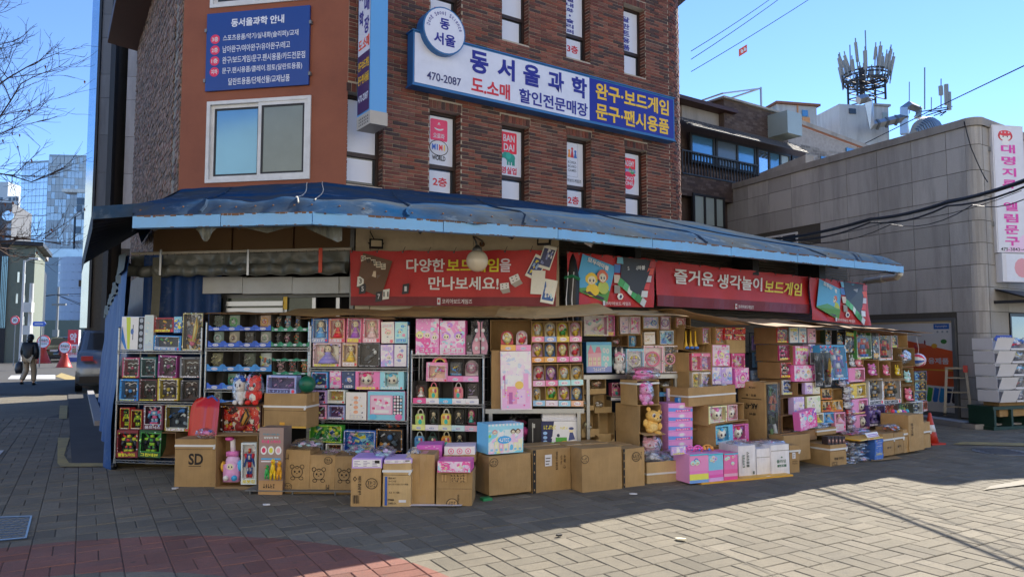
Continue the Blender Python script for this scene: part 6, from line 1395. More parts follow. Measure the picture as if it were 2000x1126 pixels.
# below and in front of the bench
at(ZC,PM1)
BG((180,668,322,850),'pink plush bag pushed beneath the grey bench',['#d84c94','#e070a8','#c84488'],-.1,.3,n=6)
def ball_art(mb,w,h):
 mb.rect(-w*.5,0,w*.5,h,-.002,'#e4e8ec');mb.poly([(-w*.5,-.0025,0),(-w*.24,-.0025,0),(-w*.16,-.0025,h),(-w*.5,-.0025,h)],'#1e2650');mb.rect(-w*.3,h*.02,w*.5,h*.14,-.003,'#7cc83c');mb.rect(-w*.12,h*.1,w*.18,h*.34,-.0034,'#4c9c3c')
 mb.text('FUNNY BALL',-w*.3,h*.76,w*.3,h*.14,-.005,'#e8c83c',.03,.1) if 0 else glyphs(mb,-w*.44,h*.68,w*.34,h*.16,6,-.004,'#e8c83c',rnd)
 for i in range(12):a=R(30*i);mb.poly([(w*.05,-.0028,h*.75),(w*.05+w*.6*math.cos(a),-.0028,h*.75+h*.5*math.sin(a)),(w*.05+w*.6*math.cos(a+.12),-.0028,h*.75+h*.5*math.sin(a+.12))],'#d4dcea') if math.sin(a)<.2 and abs(math.cos(a))<.7 else None
 mb.ell(w*.3,h*.62,w*.06,h*.09,-.004,'#f0c8a0',10);mb.ell(w*.3,h*.7,w*.07,h*.06,-.0043,'#3c4878',8);mb.poly([(w*.22,-.004,h*.2),(w*.4,-.004,h*.26),(w*.34,-.004,h*.54),(w*.26,-.004,h*.54)],'#3c4878');mb.ell(-w*.05,h*.42,w*.04,h*.07,-.004,'#28304c',10);mb.ell(w*.12,h*.1,w*.12,h*.1,-.0044,'#e8a02c',12);mb.ell(w*.12,h*.1,w*.07,h*.06,-.0048,'#3c78c0',10);glyphs(mb,w*.0,h*.68,w*.2,h*.1,4,-.004,'#d8c83c',rnd)
 for i in range(3):mb.ell(-w*.4,h*(.16+.18*i),w*.06,h*.07,-.0042,'#8cb0d8',8)
P((388,706,610,850),'white green ball game box with navy side below bench','#e4e8ec',BLUES,.3,-.04,dec=False,extra=ball_art,pll=True,side='#1a1e38')
CC((308,690,384,852),'narrow black carton left of the ball game box',.3,pl=PM1.sh(-.03),m='black',tape=None,fold=0,extra=lambda mb,w,h:glyphs(mb,-w*.2,h*.1,w*.3,h*.75,1,-.008,'steel',rnd))
for i,(r,lb) in enumerate((((396,660,592,684),'white flat slab, upper of two under the bench'),((392,684,600,704),'white flat slab, lower of two under the bench'))):CC(r,lb,.3,pl=PM1.sh(-.05+.01*i),m='kraft_white',tape=None,fold=0,cat='flat box')
PF1=Pl((hz(1000,968).x,hz(1000,968).y),28)
e_,w,h=CC((78,905,326,1135),'big brown carton beneath the blue town play box',.5,pl=PF1,tape='h',fold=0,extra=lambda mb,w,h:stamp(mb,w,h,-.4,.84,.05))
def seam(mb,w,h):mb.rect(-w*.5,0,-w*.42,h,-.0078,'black');[mb.ell(-w*.46,h*(.1+.2*i),.008,.012,-.0082,'kraft',6) for i in range(5)]
CC((335,868,562,1128),'brown carton with white shipping label and vertical print',.5,pl=PF1.sh(-.02),tape='h',fold=0,sticker=(-.1,.74,.085,.12),extra=lambda mb,w,h:(seam(mb,w,h),mb.text('캐릭터완구 봉제인형',w*.12,h*.72,h*.42,.026,-.008,'ink',.02,R(-90)),mb.text('C/T No.',w*.24,h*.72,h*.22,.018,-.008,'ink_soft',.02,R(-90)),mb.text('수량',w*.33,h*.75,h*.18,.024,-.008,'ink',.02,R(-90)),mb.text('♻',w*.32,h*.56,.035,.035,-.008,'ink')))
PF2=Pl((hz(1115,962).x,hz(1115,962).y),26)
CC((630,862,866,1118),'large brown carton at centre front of the bench',.6,pl=PF2.sh(.04),tape='h',fold=0,extra=lambda mb,w,h:stamp(mb,w,h,-.44,.76,.05))
CC((872,866,1000,1098),'upright brown carton with dark seam right of largest front carton',.55,pl=PF2,tape='h',fold=0,extra=lambda mb,w,h:(seam(mb,w,h),stamp(mb,w,h,.1,.78,.06),mb.text('완구 세트',w*.34,h*.8,h*.2,.02,-.008,'ink_soft',.02,R(-90))))
e=thing('green_pad','green plastic block under the corner of big brown carton','block',hz(953,978,0),R(28));mb=MB();mb.box(-.05,0,0,.05,.08,.03,'#1f7a4a');mb.build('block',e)
P0_=PF1.sh(-.06)
def town(mb,w,h):
 q=random.Random(3);mb.rect(-w*.5,h*.8,w*.5,h,-.002,'#8ac4ec');[mb.rect(-w*.5+w*.1*i,h*.93,-w*.45+w*.1*i,h,-.0024,'#f0e8f0') for i in range(10)]
 for i in range(7):x=-w*.46+i*w*.135;mb.rect(x,h*.08,x+w*.12,h*q.uniform(.3,.6),-.003,q.choice(('#f0a8c0','#f8d0dc','#a8d4f0','#f4e0b0')));mb.rect(x+w*.03,h*.2,x+w*.07,h*.3,-.0034,'#f8f4f8');mb.rect(x+w*.02,h*.1,x+w*.09,h*.17,-.0034,'#7cb4dc')
 mb.ell(-w*.05,h*.46,w*.2,h*.13,-.0038,'#3c9cd8',14);glyphs(mb,-w*.2,h*.4,w*.3,h*.12,5,-.0044,'#f8f0f4',q)
 for x,c in((.2,'#3c2c30'),(.34,'#6a4430'),(-.32,'#c08890')):face_print(mb,x*w,h*.72,w*.06,c,-.0045,q)
 mb.ell(w*.16,h*.2,w*.05,h*.1,-.004,'#5cb0e0',9);mb.ell(-w*.46,h*.6,w*.04,h*.06,-.0036,'#8cc850',8)
e_=P((70,720,280,896),'blue and pink town play box on a big carton','art_sky',PINKS,.26,.02,pl=P0_,dec=False,extra=town,pll=True,side='#6cb4e8')
# ------------------------------------------------------------------ centre: metal shelf, cartons of plush, card trays
c_=dep(1240,735,9.15);PM2=Pl((c_.x,c_.y),14)
zt2=bench('grey steel shelf table behind the stacked plush cartons',(1140,1330),731,.5,PM2)
at(ZD,PM2,'on top of the steel shelf cartons')
W((-122,80,25,205),'white pink kitchen toy pack','#e8dce8','art_white','gadget',[PINKS],.12,0,win=(.04,.06,.96,.95));W((14,78,66,205),'magenta hanging toy pack','#c05c98','art_magenta','gadget',[PINKS],.1,-.02)
for r in((84,82,226,200),(236,84,336,164),(340,84,408,168),(436,90,530,158)):OC(r,'carton opened towards the street',.25,'kraft',-.01)
at(loc='in top cartons over the steel shelf')
W((100,88,158,192),'white violet wand pack','#d8d0e4','art_lilac','gadget',[LILACS],.05,-.02,win=(.06,.06,.94,.94));W((162,88,220,192),'white pink wand pack','#e0d4e0','art_pink','gadget',[PINKS],.05,-.02,win=(.06,.06,.94,.94));W((242,90,332,160),'blue white ring pack','#c8d0e4','art_lilac','ring',[LILACS,BLUES],.05,-.02,n=2,win=(.04,.05,.96,.95));W((346,88,404,164),'mauve bracelet pack','#b08cb0','art_lilac','ring',[['#8c5c98','#c8b0d8','#e8e0f0']],.05,-.02,win=(.04,.05,.96,.95));W((442,96,498,154),'red pink bracelet pack','#b86a78','art_cream','ring',[['#c84c6c','#e8b0b8','#f0e0e0']],.05,-.02,win=(.04,.05,.96,.95))
at(loc='in second tier above steel shelf')
OC((48,202,146,268),'carton with tiny pink toys',.2,'kraft_dark',-.02);OC((146,196,228,275),'carton with blue doll pack',.2,'kraft',-.02);OC((232,166,330,262),'carton with white glossy pack',.2,'kraft',-.02);OC((334,166,434,262),'carton with blue black pack',.2,'kraft',-.02)
at(loc='inside second tier cartons')
BG((56,214,106,264),'tiny pink toy clump',['#d87088','#e8a8b0','#c8c0c8'],-.05,.08,n=4,pll=False);PK((160,204,198,270),'blue doll pack','doll',['#2f8cd0','#4ca8e8','#e8e8f0'],-.04,'#4c98d0');P((246,182,312,256),'white glossy pack','#e8e0d4',['#e8e0d4','#c8b8a0','#d8b0a0','#f0ece4'],.06,-.03);W((342,172,426,256),'blue black crystal pack','#c8d0e0','art_blue','gadget',[['#2c3c6c','#6c98d8','#c8d8f0']],.06,-.03,win=(.05,.05,.95,.95))
at(loc='on the steel shelf')
def house(mb,w,h):
 q=random.Random(2);mb.rect(-w*.5,0,w*.5,h,-.002,'#8cc8ec');mb.rect(-w*.5,0,w*.5,h*.2,-.0024,'#8898d0');mb.rect(-w*.5,h*.9,w*.5,h,-.0024,'#5ca8dc')
 mb.rect(-w*.44,h*.2,w*.08,h*.66,-.003,'#e8a8b8');mb.poly([(-w*.46,-.0034,h*.62),(-w*.2,-.0034,h*.62),(-w*.33,-.0034,h*.92)],'#d88ca4');mb.poly([(-w*.16,-.0034,h*.64),(w*.1,-.0034,h*.64),(w*.02,-.0034,h*.84),(-w*.1,-.0034,h*.84)],'#c87c98')
 for i in range(3):mb.rect(-w*.4+i*w*.17,h*.24,-w*.3+i*w*.17,h*.5,-.0038,'#f8e4b8');mb.rect(-w*.355+i*w*.17,h*.24,-w*.345+i*w*.17,h*.5,-.0042,'#b86c84');mb.rect(-w*.4+i*w*.17,h*.36,-w*.3+i*w*.17,h*.375,-.0042,'#b86c84')
 for x,z in((.2,.72),(.34,.7),(.2,.46),(.34,.45),(.27,.25)):mb.ell(x*w,z*h,w*.06,h*.09,-.003,'#e8f0f8',9);mb.ell(x*w,z*h,w*.03,h*.05,-.0034,q.choice(('#a8c0e8','#e8b0c8')),7)
 glyphs(mb,-w*.25,h*.05,w*.5,h*.11,6,-.004,'#f4f4fc',q)
P((-110,242,48,428),'blue box printed with pink house','#8cc8ec',BLUES,.12,0,dec=False,extra=house)
PLU((54,272,130,432),'white and pink pony plush in bag between house box and oval box','#ece4ea','long','#f4e8ea',.0,True,PM2,mane='#e088b0',eye='#a8482c',sx=.7)
W((134,284,242,430),'blue box with oval wand set','#7cb8e4','art_white','ring',[['#e8ecf0','#c8a8d8','#e8c85c']],.08,0,win=(.06,.1,.94,.9));W((242,264,360,430),'pink ringed magic case box','#e8c8d4','art_white','ring',[['#e078a0','#e8e0ec','#b8a04c']],.08,0,win=(.05,.05,.95,.95));W((366,264,452,430),'pink half ring case box','#e8ccd8','art_dark','ring',[['#e48cae','#5a4a40','#c8b088']],.08,0,win=(.05,.04,.95,.96))
at(ZC,PM2.sh(-.05),'of empty trays below the steel shelf')
for r in((644,452,772,545),(640,560,700,640),(704,556,806,656),(626,660,730,800),(728,655,822,845)):OC(r,'half empty kraft card tray',.22,'kraft_pale',.0,open_top=True,front=.35,ry=0)
TR((626,790,822,850),'kraft tray with green sticker',2,['kraft_pale'],.2,.1,lip=.5,back='kraft')
at(ZC,PM2.sh(-.03));BG((690,458,752,512),'small tan toy left in an empty card tray',['#c89c78','#b86c5c','#e8d0b8'],.0,.1,n=4);BG((640,570,672,630),'pale blue packet in an empty card tray',['#a8c4e0','#d8e0e8'],.02,.08,n=3);BG((640,705,690,770),'clear packets in the lower left card tray',['#e8dcb0','#d8d4c8'],.02,.1,n=4);BG((712,588,760,625),'crumpled white film in an empty card tray',['#d8d8d4','#c8c8c8'],.02,.1,n=3)
W((806,478,872,560),'pink lantern toy box beneath steel shelf','#a84a6c','#482838','case',[['#e878a0','#c85c84','#e8b0c0','#f0d0a0']],.1,.0,win=(.05,.05,.95,.95),pll=True);TR((800,560,880,582),'plain lip tray',1,['#d8d8dc'],.15,0,lip=.8,notch=False) if not at(loc='under the lantern toy') else 0
at(ZD,PM2.sh(-.05));OC((335,460,452,560),'dim carton with grey packets under the steel shelf',.25,'kraft_dark',0,pll=True);BG((342,474,420,545),'dark grey packets in dim carton behind pink trays',['#3c4450','#c8ccd0','#5c6670','#7a6c38'],.0,.12,n=7);TR((336,545,420,574),'blue lip tray',1,['#3c88b8'],.12,.05,lip=.9,notch=False) if not at(loc='in the dim space') else 0
BG((345,600,392,690),'blue and grey toys lying in dim space below steel shelf',['#4c7cb0','#3c4450','#a8b0b8'],.0,.14,n=6)
c_=hz(1262,934);PK2=Pl((c_.x,c_.y),30)
at(ZD,PK2)
OC((200,474,336,626),'top carton of the plush stack with white strap',.3,'kraft',0,pll=True,strap=.86);OC((212,626,350,800),'middle carton of the plush stack holding yellow plush',.42,'kraft',0,pll=True,flap='b');OC((215,796,358,1060),'bottom carton of the plush stack holding pale pink plush',.42,'kraft',0,pll=True)
PLU((205,478,292,622),'pink pony plush with big eyes looking out of top carton','#ee88b8','round','#f4a8cc',-.02,True,PK2,mane='#e85a9c',eye='#8a2858');PLU((150,392,326,482),'pink plush lying in film on top of the plush stack','#e878b0','round','#f0a0c8',-.16,True,PK2,mane='#d84c90',rz=10)
PLU((218,640,342,796),'yellow plush with green hood slumped in a carton','#d8ac60','round','#dcb878',-.03,False,PK2,ry=14);PLU((218,800,338,945),'pale pink plush in bag in the bottom carton','#eea8b0','long','#f4c8c8',-.04,True,PK2,mane='#e89098',eye='#a03c3c')
CT.pl=PK2.sh(-.05)
c_=hz(1302,941);PF3=Pl((c_.x,c_.y),22)
at(ZD);OC((262,968,520,1112),'low wide carton with white strap at front of the plush stack',.4,'kraft_pale',0,PF3,pll=True,open_top=True,strap=.5)
BG((258,915,420,990),'bag of white and tan toys in the low wide carton',['#d8d8dc','#c8b898','#b8c0c8','#e8e0d0'],-.06,.3,pl=PF3,n=9);BG((370,915,500,990),'blue and yellow bagged toys in the low wide carton',['#7cbce8','#e8d88c','#c8d0d8','#8cc4e8'],-.08,.28,pl=PF3,n=8)
# pink tray tower
c_=hz(1331,926);PT=Pl((c_.x,c_.y),30);at(ZD,PT,'of the pink card tower')
def tower(mb,w,h):
 q=random.Random(6);mb.poly([(-w*.5,-.002,h*.15),(w*.5,-.002,0),(w*.5,-.002,h*.3),(-w*.5,-.002,h*.55)],'#5c8cd8');mb.ell(w*.05,h*.6,w*.16,h*.24,-.003,'#f0a8d0',10);mb.ell(w*.05,h*.6,w*.1,h*.15,-.0034,'#f8e0f0',9);mb.rect(-w*.2,h*.06,w*.4,h*.26,-.003,'#e8409c');glyphs(mb,-w*.16,h*.09,w*.5,h*.14,5,-.0036,'#f8e8f4',q)
for i in range(5):
 y1=898-i*57;P((392,y1-56,540,y1),'pink and blue card tray tier' if i else 'pink and blue bottom card tier','#d88cc4',['#d88cc4'],.26,0,dec=False,extra=tower,name='display_tray',cat='display tray',side='#c084c0')
at(ZD,PT);P((385,524,436,602),'lilac header card rising behind the pink card tower','#b098dc',LILACS,.02,-.24,pll=True);P((452,582,500,622),'small blue drink box toy, left one on the pink tower','#8cc4f0',BLUES,.06,-.06,pll=True,faces=0);P((504,580,540,622),'small blue drink box toy, right one on the pink tower','#8cc4f0',BLUES,.06,-.05,pll=True,faces=0);P((448,558,512,584),'clear silver lid leaning over the drink box toys','#b8bcc4',['#b8bcc4','#d8dce0'],.03,-.15,pll=True,faces=0,dec=False)
# front multipacks
c_=hz(1383,944);PF4=Pl((c_.x,c_.y),24);at(ZD,PF4,'of front multipacks')
def multi(cols):
 def fn(mb,w,h):
  q=random.Random(str(cols));n=10
  for i in range(n):a=i/n;k=min(int(a*len(cols)),len(cols)-1);mb.rect(-w*.5,h*.52*a,w*.5,h*.52*(a+1/n),-.002,cols[k])
  mb.rect(-w*.5,h*.52,w*.5,h*.98,-.0022,cols[-1]);[face_print(mb,w*q.uniform(-.36,.36),h*q.uniform(.62,.9),w*.1,q.choice(PINKS+['#3c78c8']),-.003-i*.0014,q) for i in range(5)];mb.rect(-w*.5,h*.95,w*.5,h,-.012,'#3cb0c8')
 return fn
P((522,925,636,1102),'yellow blue and pink character multipack','#e8a8d8',PINKS,.3,0,dec=False,extra=multi(['#6c98d8','#e8d858','#e8d858','#e878b8','#f088b8']),side='#d890c0');P((638,922,729,1096),'pink and light blue multipack','#e090c8',PINKS,.3,0,dec=False,extra=multi(['#c8a0d8','#e058a8','#d870b8','#78b8e8']),side='#c890c8');P((731,920,814,1088),'rose pink character multipack','#e878a8',PINKS,.3,0,dec=False,extra=multi(['#d8488c','#d8a0b8','#e05c94','#e86ca4']),side='#d8508c')
at(ZD,PF4.sh(-.1));P((410,880,500,930),'purple crown shaped sign on the pink multipacks','#a078c8',LILACS,.02,0,faces=0,pll=True)
for r,c,lb in(((505,872,556,925),'#e070b0','pink blue toy tiara on the front multipacks'),((548,870,606,925),'#d85ca8','magenta toy tiara on the front multipacks'),((598,866,672,925),'#c88c3c','gold toy tiara on the front multipacks')):
 e,w,h=place('toy_tiara',lb,'tiara',r,-.05,plain_label=True);mb=MB();mb.tube([(w*.48*math.cos(R(a)),.02,h*.3+h*.6*math.sin(R(a))) for a in range(-10,191,20)],.01,c,6);[mb.sph((w*.3*s,.0,h*.6),(w*.14,.02,h*.2),c,7,5) for s in(-1,0,1)];mb.sph((0,-.02,h*.5),w*.08,'#3c8cd0',7,5);mb.box(-w*.4,0,-.12,w*.4,.03,h*.2,c);mb.build('band',e,True)
c_=hz(1440,933);PF5=Pl((c_.x,c_.y),22);at(ZD)
CC((822,874,926,1062),'white carton with vertical green print at front',.36,pl=PF5,m='kraft_white',tape=None,fold=0,extra=lambda mb,w,h:(mb.rect(-w*.28,h*.3,-w*.16,h*.7,-.0078,'#3c5c48'),mb.text('푸른하늘',-w*.22,h*.5,h*.36,.03,-.0083,'kraft_white',.02,R(-90)),mb.text('스포츠용품',w*.02,h*.55,h*.5,.04,-.008,'#3c4c48',.03,R(-90)),mb.rect(w*.3,h*.06,w*.4,h*.16,-.008,'#4c5c58')))
CC((932,892,1020,1060),'plain white carton with ragged tape, middle of front row',.34,pl=PF5.sh(-.01),m='kraft_white',tape=None,fold=.68);CC((1022,868,1132,1052),'white carton with green logo right of the plain white one',.36,pl=PF5.sh(.02),m='kraft_white',tape=None,fold=.8,extra=lambda mb,w,h:(mb.text('플라잉',w*.02,h*.45,w*.5,h*.12,-.008,'#4c6c60',.03),mb.rect(-w*.2,h*.26,w*.3,h*.34,-.0078,'#3c6450'),mb.text('스포츠',w*.04,h*.3,w*.3,h*.05,-.0083,'kraft_white'),mb.ell(w*.05,h*.58,w*.05,h*.03,-.008,'#4c6c60',8)))
CC((1134,872,1192,1046),'narrow brown strapped carton right of the white cartons',.34,pl=PF5.sh(-.03),strap=.8,tape=None,fold=.74,sticker=(-.1,.64,.05,.07),extra=lambda mb,w,h:[glyphs(mb,-w*.3,h*(.34+.08*i),w*.6,h*.05,6,-.008,'ink_soft',rnd) for i in range(2)])
BG((790,848,905,885),'yellow and blue toy bits on leftmost white carton',['#d8b83c','#6c8cd0','#c8c8d0'],-.1,.2,pl=PF5,n=6);BG((948,842,1128,884),'pink red bagged toys on the white cartons',['#c84870','#e8c0d0','#c8b0c8','#d8d0d8'],-.1,.25,pl=PF5,n=9)
e=thing('yellow_pallet','flat yellow pallet board under the white front cartons','pallet',(PF4.o.x,PF4.o.y,0),R(23));mb=MB();mb.box(-.1,-.014,.0,1.22,.3,.02,'#c8962c');mb.build('board',e)
# ------------------------------------------------------------------ right of centre: columns of cartons
c_=hz(1400,914);P5=Pl((c_.x,c_.y),34.5);at(ZD,P5)
OC((478,150,608,302),'tilted carton of yellow toy trumpets high on the stack',.3,'kraft',-.1,ry=8,pll=True)
for i in range(3):
 e,w,h=place('toy_trumpet',('leftmost','middle','rightmost')[i]+' yellow toy trumpet hanging in the tilted carton','trumpet',(494+28*i,176,520+30*i,288),-.06,None,P5,plain_label=True);mb=MB();mb.lathe([(w*.12,h),(w*.12,h*.45),(w*.3,h*.2),(w*.42,.08*h)],(0,.02,0),'#c8a42c',10);mb.sph((0,0,h*.1),(w*.45,.02,h*.09),'#3c68b8',8,5);mb.build('horn',e,True)
at(loc='on the upper right carton column')
OC((600,152,650,255),'carton with small toy packs',.2,'kraft',-.05);OC((678,152,738,255),'carton with orange pink packs',.2,'kraft',-.05);OC((658,255,770,392),'carton with pink hair set',.25,'kraft',-.02)
W((604,158,646,250),'pink green toy pack','#b05c80','art_pink','gadget',[PINKS],.06,-.07,win=(.05,.05,.95,.95));W((684,160,732,250),'orange pink toy pack','#d07848','art_orange','gadget',[GOLDS],.06,-.07,win=(.05,.05,.95,.95))
for r in((736,155,784,192),(786,153,864,192),(736,194,784,230),(786,194,864,230)):P(r,'red white snack box','#c02c38',REDS,.1,-.05,faces=0)
CC((748,230,862,310),'small pale carton under the red boxes',.28,pl=P5.sh(-.04),m='kraft_pale',tape=None,fold=0)
P((664,260,766,388),'pink lilac hair play set','#e8a8cc',PINKS+['#b878c8'],.07,-.03,faces=3)
OC((516,306,660,422),'carton of red pink packs',.32,'kraft',0);W((534,310,590,416),'red pink picture pack','#d85c80','art_cream','gadget',[PINKS],.07,-.02,win=(.05,.05,.95,.82));W((594,310,652,416),'mauve pink picture pack','#c87898','art_lilac','gadget',[LILACS],.07,-.02,win=(.05,.05,.95,.82));W((782,312,858,402),'magenta heart picture pack','#c84c88','art_magenta','gadget',[PINKS],.07,-.03,win=(.05,.05,.95,.85))
at(loc='in middle of right carton column')
OC((520,420,660,530),'carton of pearly packs',.32,'kraft',0);W((540,426,596,524),'gold pearl bead pack','#d8ccc8','art_gold','gadget',[GOLDS],.07,-.02,win=(.05,.05,.95,.9));W((600,426,656,524),'silver bead pack','#d8d4dc','art_white','gadget',[LILACS],.07,-.02,win=(.05,.05,.95,.9));P((662,396,716,500),'pale blue doll card','#d4dcec',LILACS,.07,-.01,faces=2);P((720,396,782,500),'purple doll card','#a888c0',LILACS,.07,-.01,faces=2)
def oval(mb,w,h):mb.ell(0,h*.5,w*.34,h*.3,-.009,'#d878c0',14);mb.ell(0,h*.5,w*.28,h*.24,-.0094,'#e8b8dc',12);face_print(mb,0,h*.5,w*.16,'#c850a0',-.0098,rnd)
P((798,402,890,520),'magenta mirror play box','art_magenta',['#c860b0','#e8a8dc','#8a3c90','#f4d0ec'],.08,0,faces=0,extra=oval)
at(ZD,P5.sh(.1));OC((512,512,806,625),'flat strapped carton heaped with bagged toys',.4,'kraft',0,pll=True,open_top=True,strap=.52);BG((530,486,680,545),'white and lilac bags heaped left in the flat strapped carton',['#d8d8e4','#b8a8d8','#c8d0e0','#e0c8d8'],-.1,.3,n=9);BG((640,484,800,545),'pale blue and pink bags heaped right in the flat strapped carton',['#e8e4ec','#c8b0e0','#a8b8d8','#f0d8e4'],-.1,.3,n=9)
at(ZD,P5.sh(.16));OC((634,620,854,746),'carton of pony packs under the flat strapped carton',.42,'kraft',0,pll=True);W((640,632,750,740),'white pony pack with pink mane, left in its carton','#e8d89c','art_sky','face',[['#e078b8','#f0f0f4']],.08,-.01,win=(.08,.14,.94,.94),pll=True);W((754,624,816,722),'pale pink egg pack right of the white pony pack','#d898a8','art_pink','face',[['#f0c8cc','#e8a8b8']],.08,-.02,win=(.06,.06,.94,.94),pll=True)
at(ZD,P5.sh(.22));OC((680,728,886,866),'carton of big eyed face packs at column base',.44,'kraft',0,pll=True);W((684,750,786,862),'blue haired face pack in the base carton','#5cb0dc','art_blue','face',[['#3ca0d8','#7cc8ec']],.08,-.01,win=(.06,.16,.76,.95),pll=True);W((790,744,882,852),'red haired face pack in the base carton','#c05c9c','art_magenta','face',[['#c82c5c','#8a4ab0']],.08,-.01,win=(.06,.16,.76,.95),pll=True)
CC((690,868,900,960),'low hidden base carton below the face packs',.5,pl=P5.sh(.2),tape=None,fold=0)
at(ZD,P5.sh(.3))
def ak(mb,w,h):pass
CC((986,488,1066,862),'tall carton with clear front of toy rifles',.42,pl=P5.sh(.3),tape='h',fold=0)
e_=[o for o in D.objects if o.get('label')=='tall carton with clear front of toy rifles'][0];mb=MB()
p,t,zb,w,h=spot((986,488,1066,862),0,P5.sh(.3));mb.text('AK-47',0,0,.2,.075,0,'ink',.03,R(180));mb.rect(-.15,.09,.16,.098,0,'ink');mb.text('품명 : 총',0,.14,.16,.03,0,'ink',.02,R(180));mb.text('품번',.02,-.1,.1,.03,0,'ink',.02,R(180));mb.text('수량',.02,.34,.1,.03,0,'ink',.02,R(180));mb.text('DHUM',.02,.24,.1,.026,0,'ink',.02,R(180));mb.rect(-.17,-.38,-.07,-.2,0,'white');[mb.rect(-.16,-.36+.04*i,-.09,-.345+.04*i,-.001,'ink') for i in range(3)]
mb.xf(Matrix.Translation((-w/2-.009,.21,h*.6))@Matrix.Rotation(R(-90),4,'Z'));mb.build('lettering',e_)
mb=MB();mb.rect(-w*.42,h*.03,w*.42,h*.97,-.006,'#2c2e2c');q=random.Random(9)
for i in range(16):mb.obox((w*q.uniform(-.25,.25),-.02,h*q.uniform(.08,.92)),(w*.16,.02,h*q.uniform(.08,.2)),q.choice(('#3c4a30','#1c1e1c','#a85c2c','#c8ccd0','#5c7c3c')),ry=q.uniform(-.4,.4))
mb.text('RIFLE',w*.2,h*.2,h*.26,w*.2,-.034,'white',.03,R(90)) if 0 else None;mb.build('toy_rifles',e_);mb=MB();mb.box(-w*.46,-.04,h*.02,w*.46,-.005,h*.98,'bag_film','k');mb.build('window',e_)
at(ZD,P5.sh(-.2),'of card packs in shadow');dx=0
for r,c,lb in(((908,205,944,292),'#8c7cc0','purple hanging card'),((946,205,976,292),'#a898cc','lilac hanging card'),((978,205,1006,292),'#6c9ccc','blue hanging card'),((914,305,942,396),'#5c88b8','blue lower card'),((944,305,972,396),'#7cb0d0','pale blue lower card'),((974,305,1010,396),'#b0a890','tan lower card'),((900,415,952,480),'#7890b8','grey blue bottom card'),((954,415,1004,480),'#8898b8','grey bottom card'),((1006,415,1030,480),'#90a0c0','silver bottom card')):P(r,lb,c,[c,'#e0dcec','#c8b8d8','#4c4c6c'],.02,0,faces=0)
e,w,h=place('card_stand','black wire stand holding hanging card packs in shadow','stand',(900,188,1034,900),-.03,None,P5.sh(-.2),plain_label=True);mb=MB()
for x in(-w*.48,0,w*.48):mb.cyl((x,.02,0),(x,.02,h),.007,'dark_metal',6)
for z in(.62,.76,.9,1.):mb.cyl((-w*.48,.02,h*z),(w*.48,.02,h*z),.006,'dark_metal',6)
mb.build('frame',e)
# ------------------------------------------------------------------ right display of robots and character boxes
c_=hz(1600,893);P6=Pl((c_.x,c_.y),34.5)
at(ZE,P6,'along the left carton column')
for i,(y0,y1,c,ac) in enumerate(((133,243,'red gold robot box','art_red'),(248,358,'magenta black robot box','art_magenta'),(364,474,'white red robot box','art_white'),(480,588,'white blue robot box','art_blue'))):
 at(ZE,P6,f'on level {("one", "two", "three", "four")[i]} of left column');sx=12*i
 OC((120+sx,y0,206+sx,y1),'dark kraft carton',.34,'kraft_dark',.0);W((128+sx,y0+4,204+sx,y1-8),c,('#b83c28','#b02c6c','#a82c2c','#d8d8dc')[i],ac,'robot',[(['#c8202c','#e8b83c','#202024'],['#e8308c','#24202c','#f0f0f4'],['#e8e8ec','#202428','#c82c2c'],['#e8ecf0','#3c68b8','#2c2c34'])[i]],.08,-.01,win=(.06,.16,.94,.95),band='#e8d83c')
at(ZE,P6,'in first row of robot display')
P((214,132,268,235),'white blue pony pack','#e0d8dc',['#8cb8e0','#e8c8d0','#c86c5c','#f0ece8'],.08,-.02,faces=2);P((271,132,326,235),'white sky pony pack','#dcd8e0',['#7cb0e0','#e8b8c8','#d0644c','#f0ece8'],.08,-.02,faces=2);P((330,138,386,237),'pink grey doll pack','#d0a0b0',['#48384c','#e078a0','#e8d8e0','#8c7c98'],.08,-.02);OC((388,150,450,242),'dark empty carton',.25,'kraft_dark',-.05);W((450,150,490,246),'green black figure box','#2c3c2c','art_green','robot',[DARKS],.08,-.02);W((526,154,574,246),'black grey figure box','#24282c','art_dark','robot',[DARKS],.08,-.02)
P((578,152,656,302),'black box with silver letters','#24282c',DARKS,.1,0,faces=0,ry=4);W((656,148,762,342),'large green blue robot box','#4c8c4c','art_green','robot',[['#c82c34','#3c6cc0','#e8ecf0']],.1,.03,win=(.04,.05,.96,.96));P((764,160,808,342),'tall black yellow box','#20242c',DARKS,.1,.02,faces=0);W((812,164,892,350),'tall white box with red robot','#c8ccd0','art_white','robot',[['#c82028','#24262c','#d8a83c']],.1,.03,win=(.05,.06,.95,.96));W((893,174,932,268),'narrow dark robot box','#30343c','art_dark','robot',[GOLDS],.08,-.02);OC((932,172,1000,270),'shaded empty carton',.25,'kraft',-.05)
at(loc='in second row of robot display')
OC((232,254,346,384),'kraft carton of a pink set',.3,'kraft',-.01);P((244,258,340,380),'pink make up book set','art_pink',['#e068a8','#f4a8d0','#a84c98','#f8e0f0'],.07,.0,faces=2);P((336,244,384,322),'grey blue picture box','#a8acc0',LILACS,.08,-.02)
W((430,250,600,482),'huge blue red robot box','#3c98d8','art_blue','robot',[['#d8343c','#2c3450','#c8d0e0'],['#5c48a0','#c8ccd8','#e83c48']],.12,.12,win=(.02,.03,.98,.97),n=2,rx=-4)
OC((602,300,692,398),'kraft carton of small plush',.25,'kraft',-.02);PLU((604,308,640,392),'small grey plush in carton right of the huge robot box','#b8c4d0','long','#d8dce0',-.03,False,P6);PLU((642,306,684,392),'small pink plush in carton right of the huge robot box','#dc8c9c','round','#f0c8cc',-.03,False,P6)
at(loc='in front of the huge robot box')
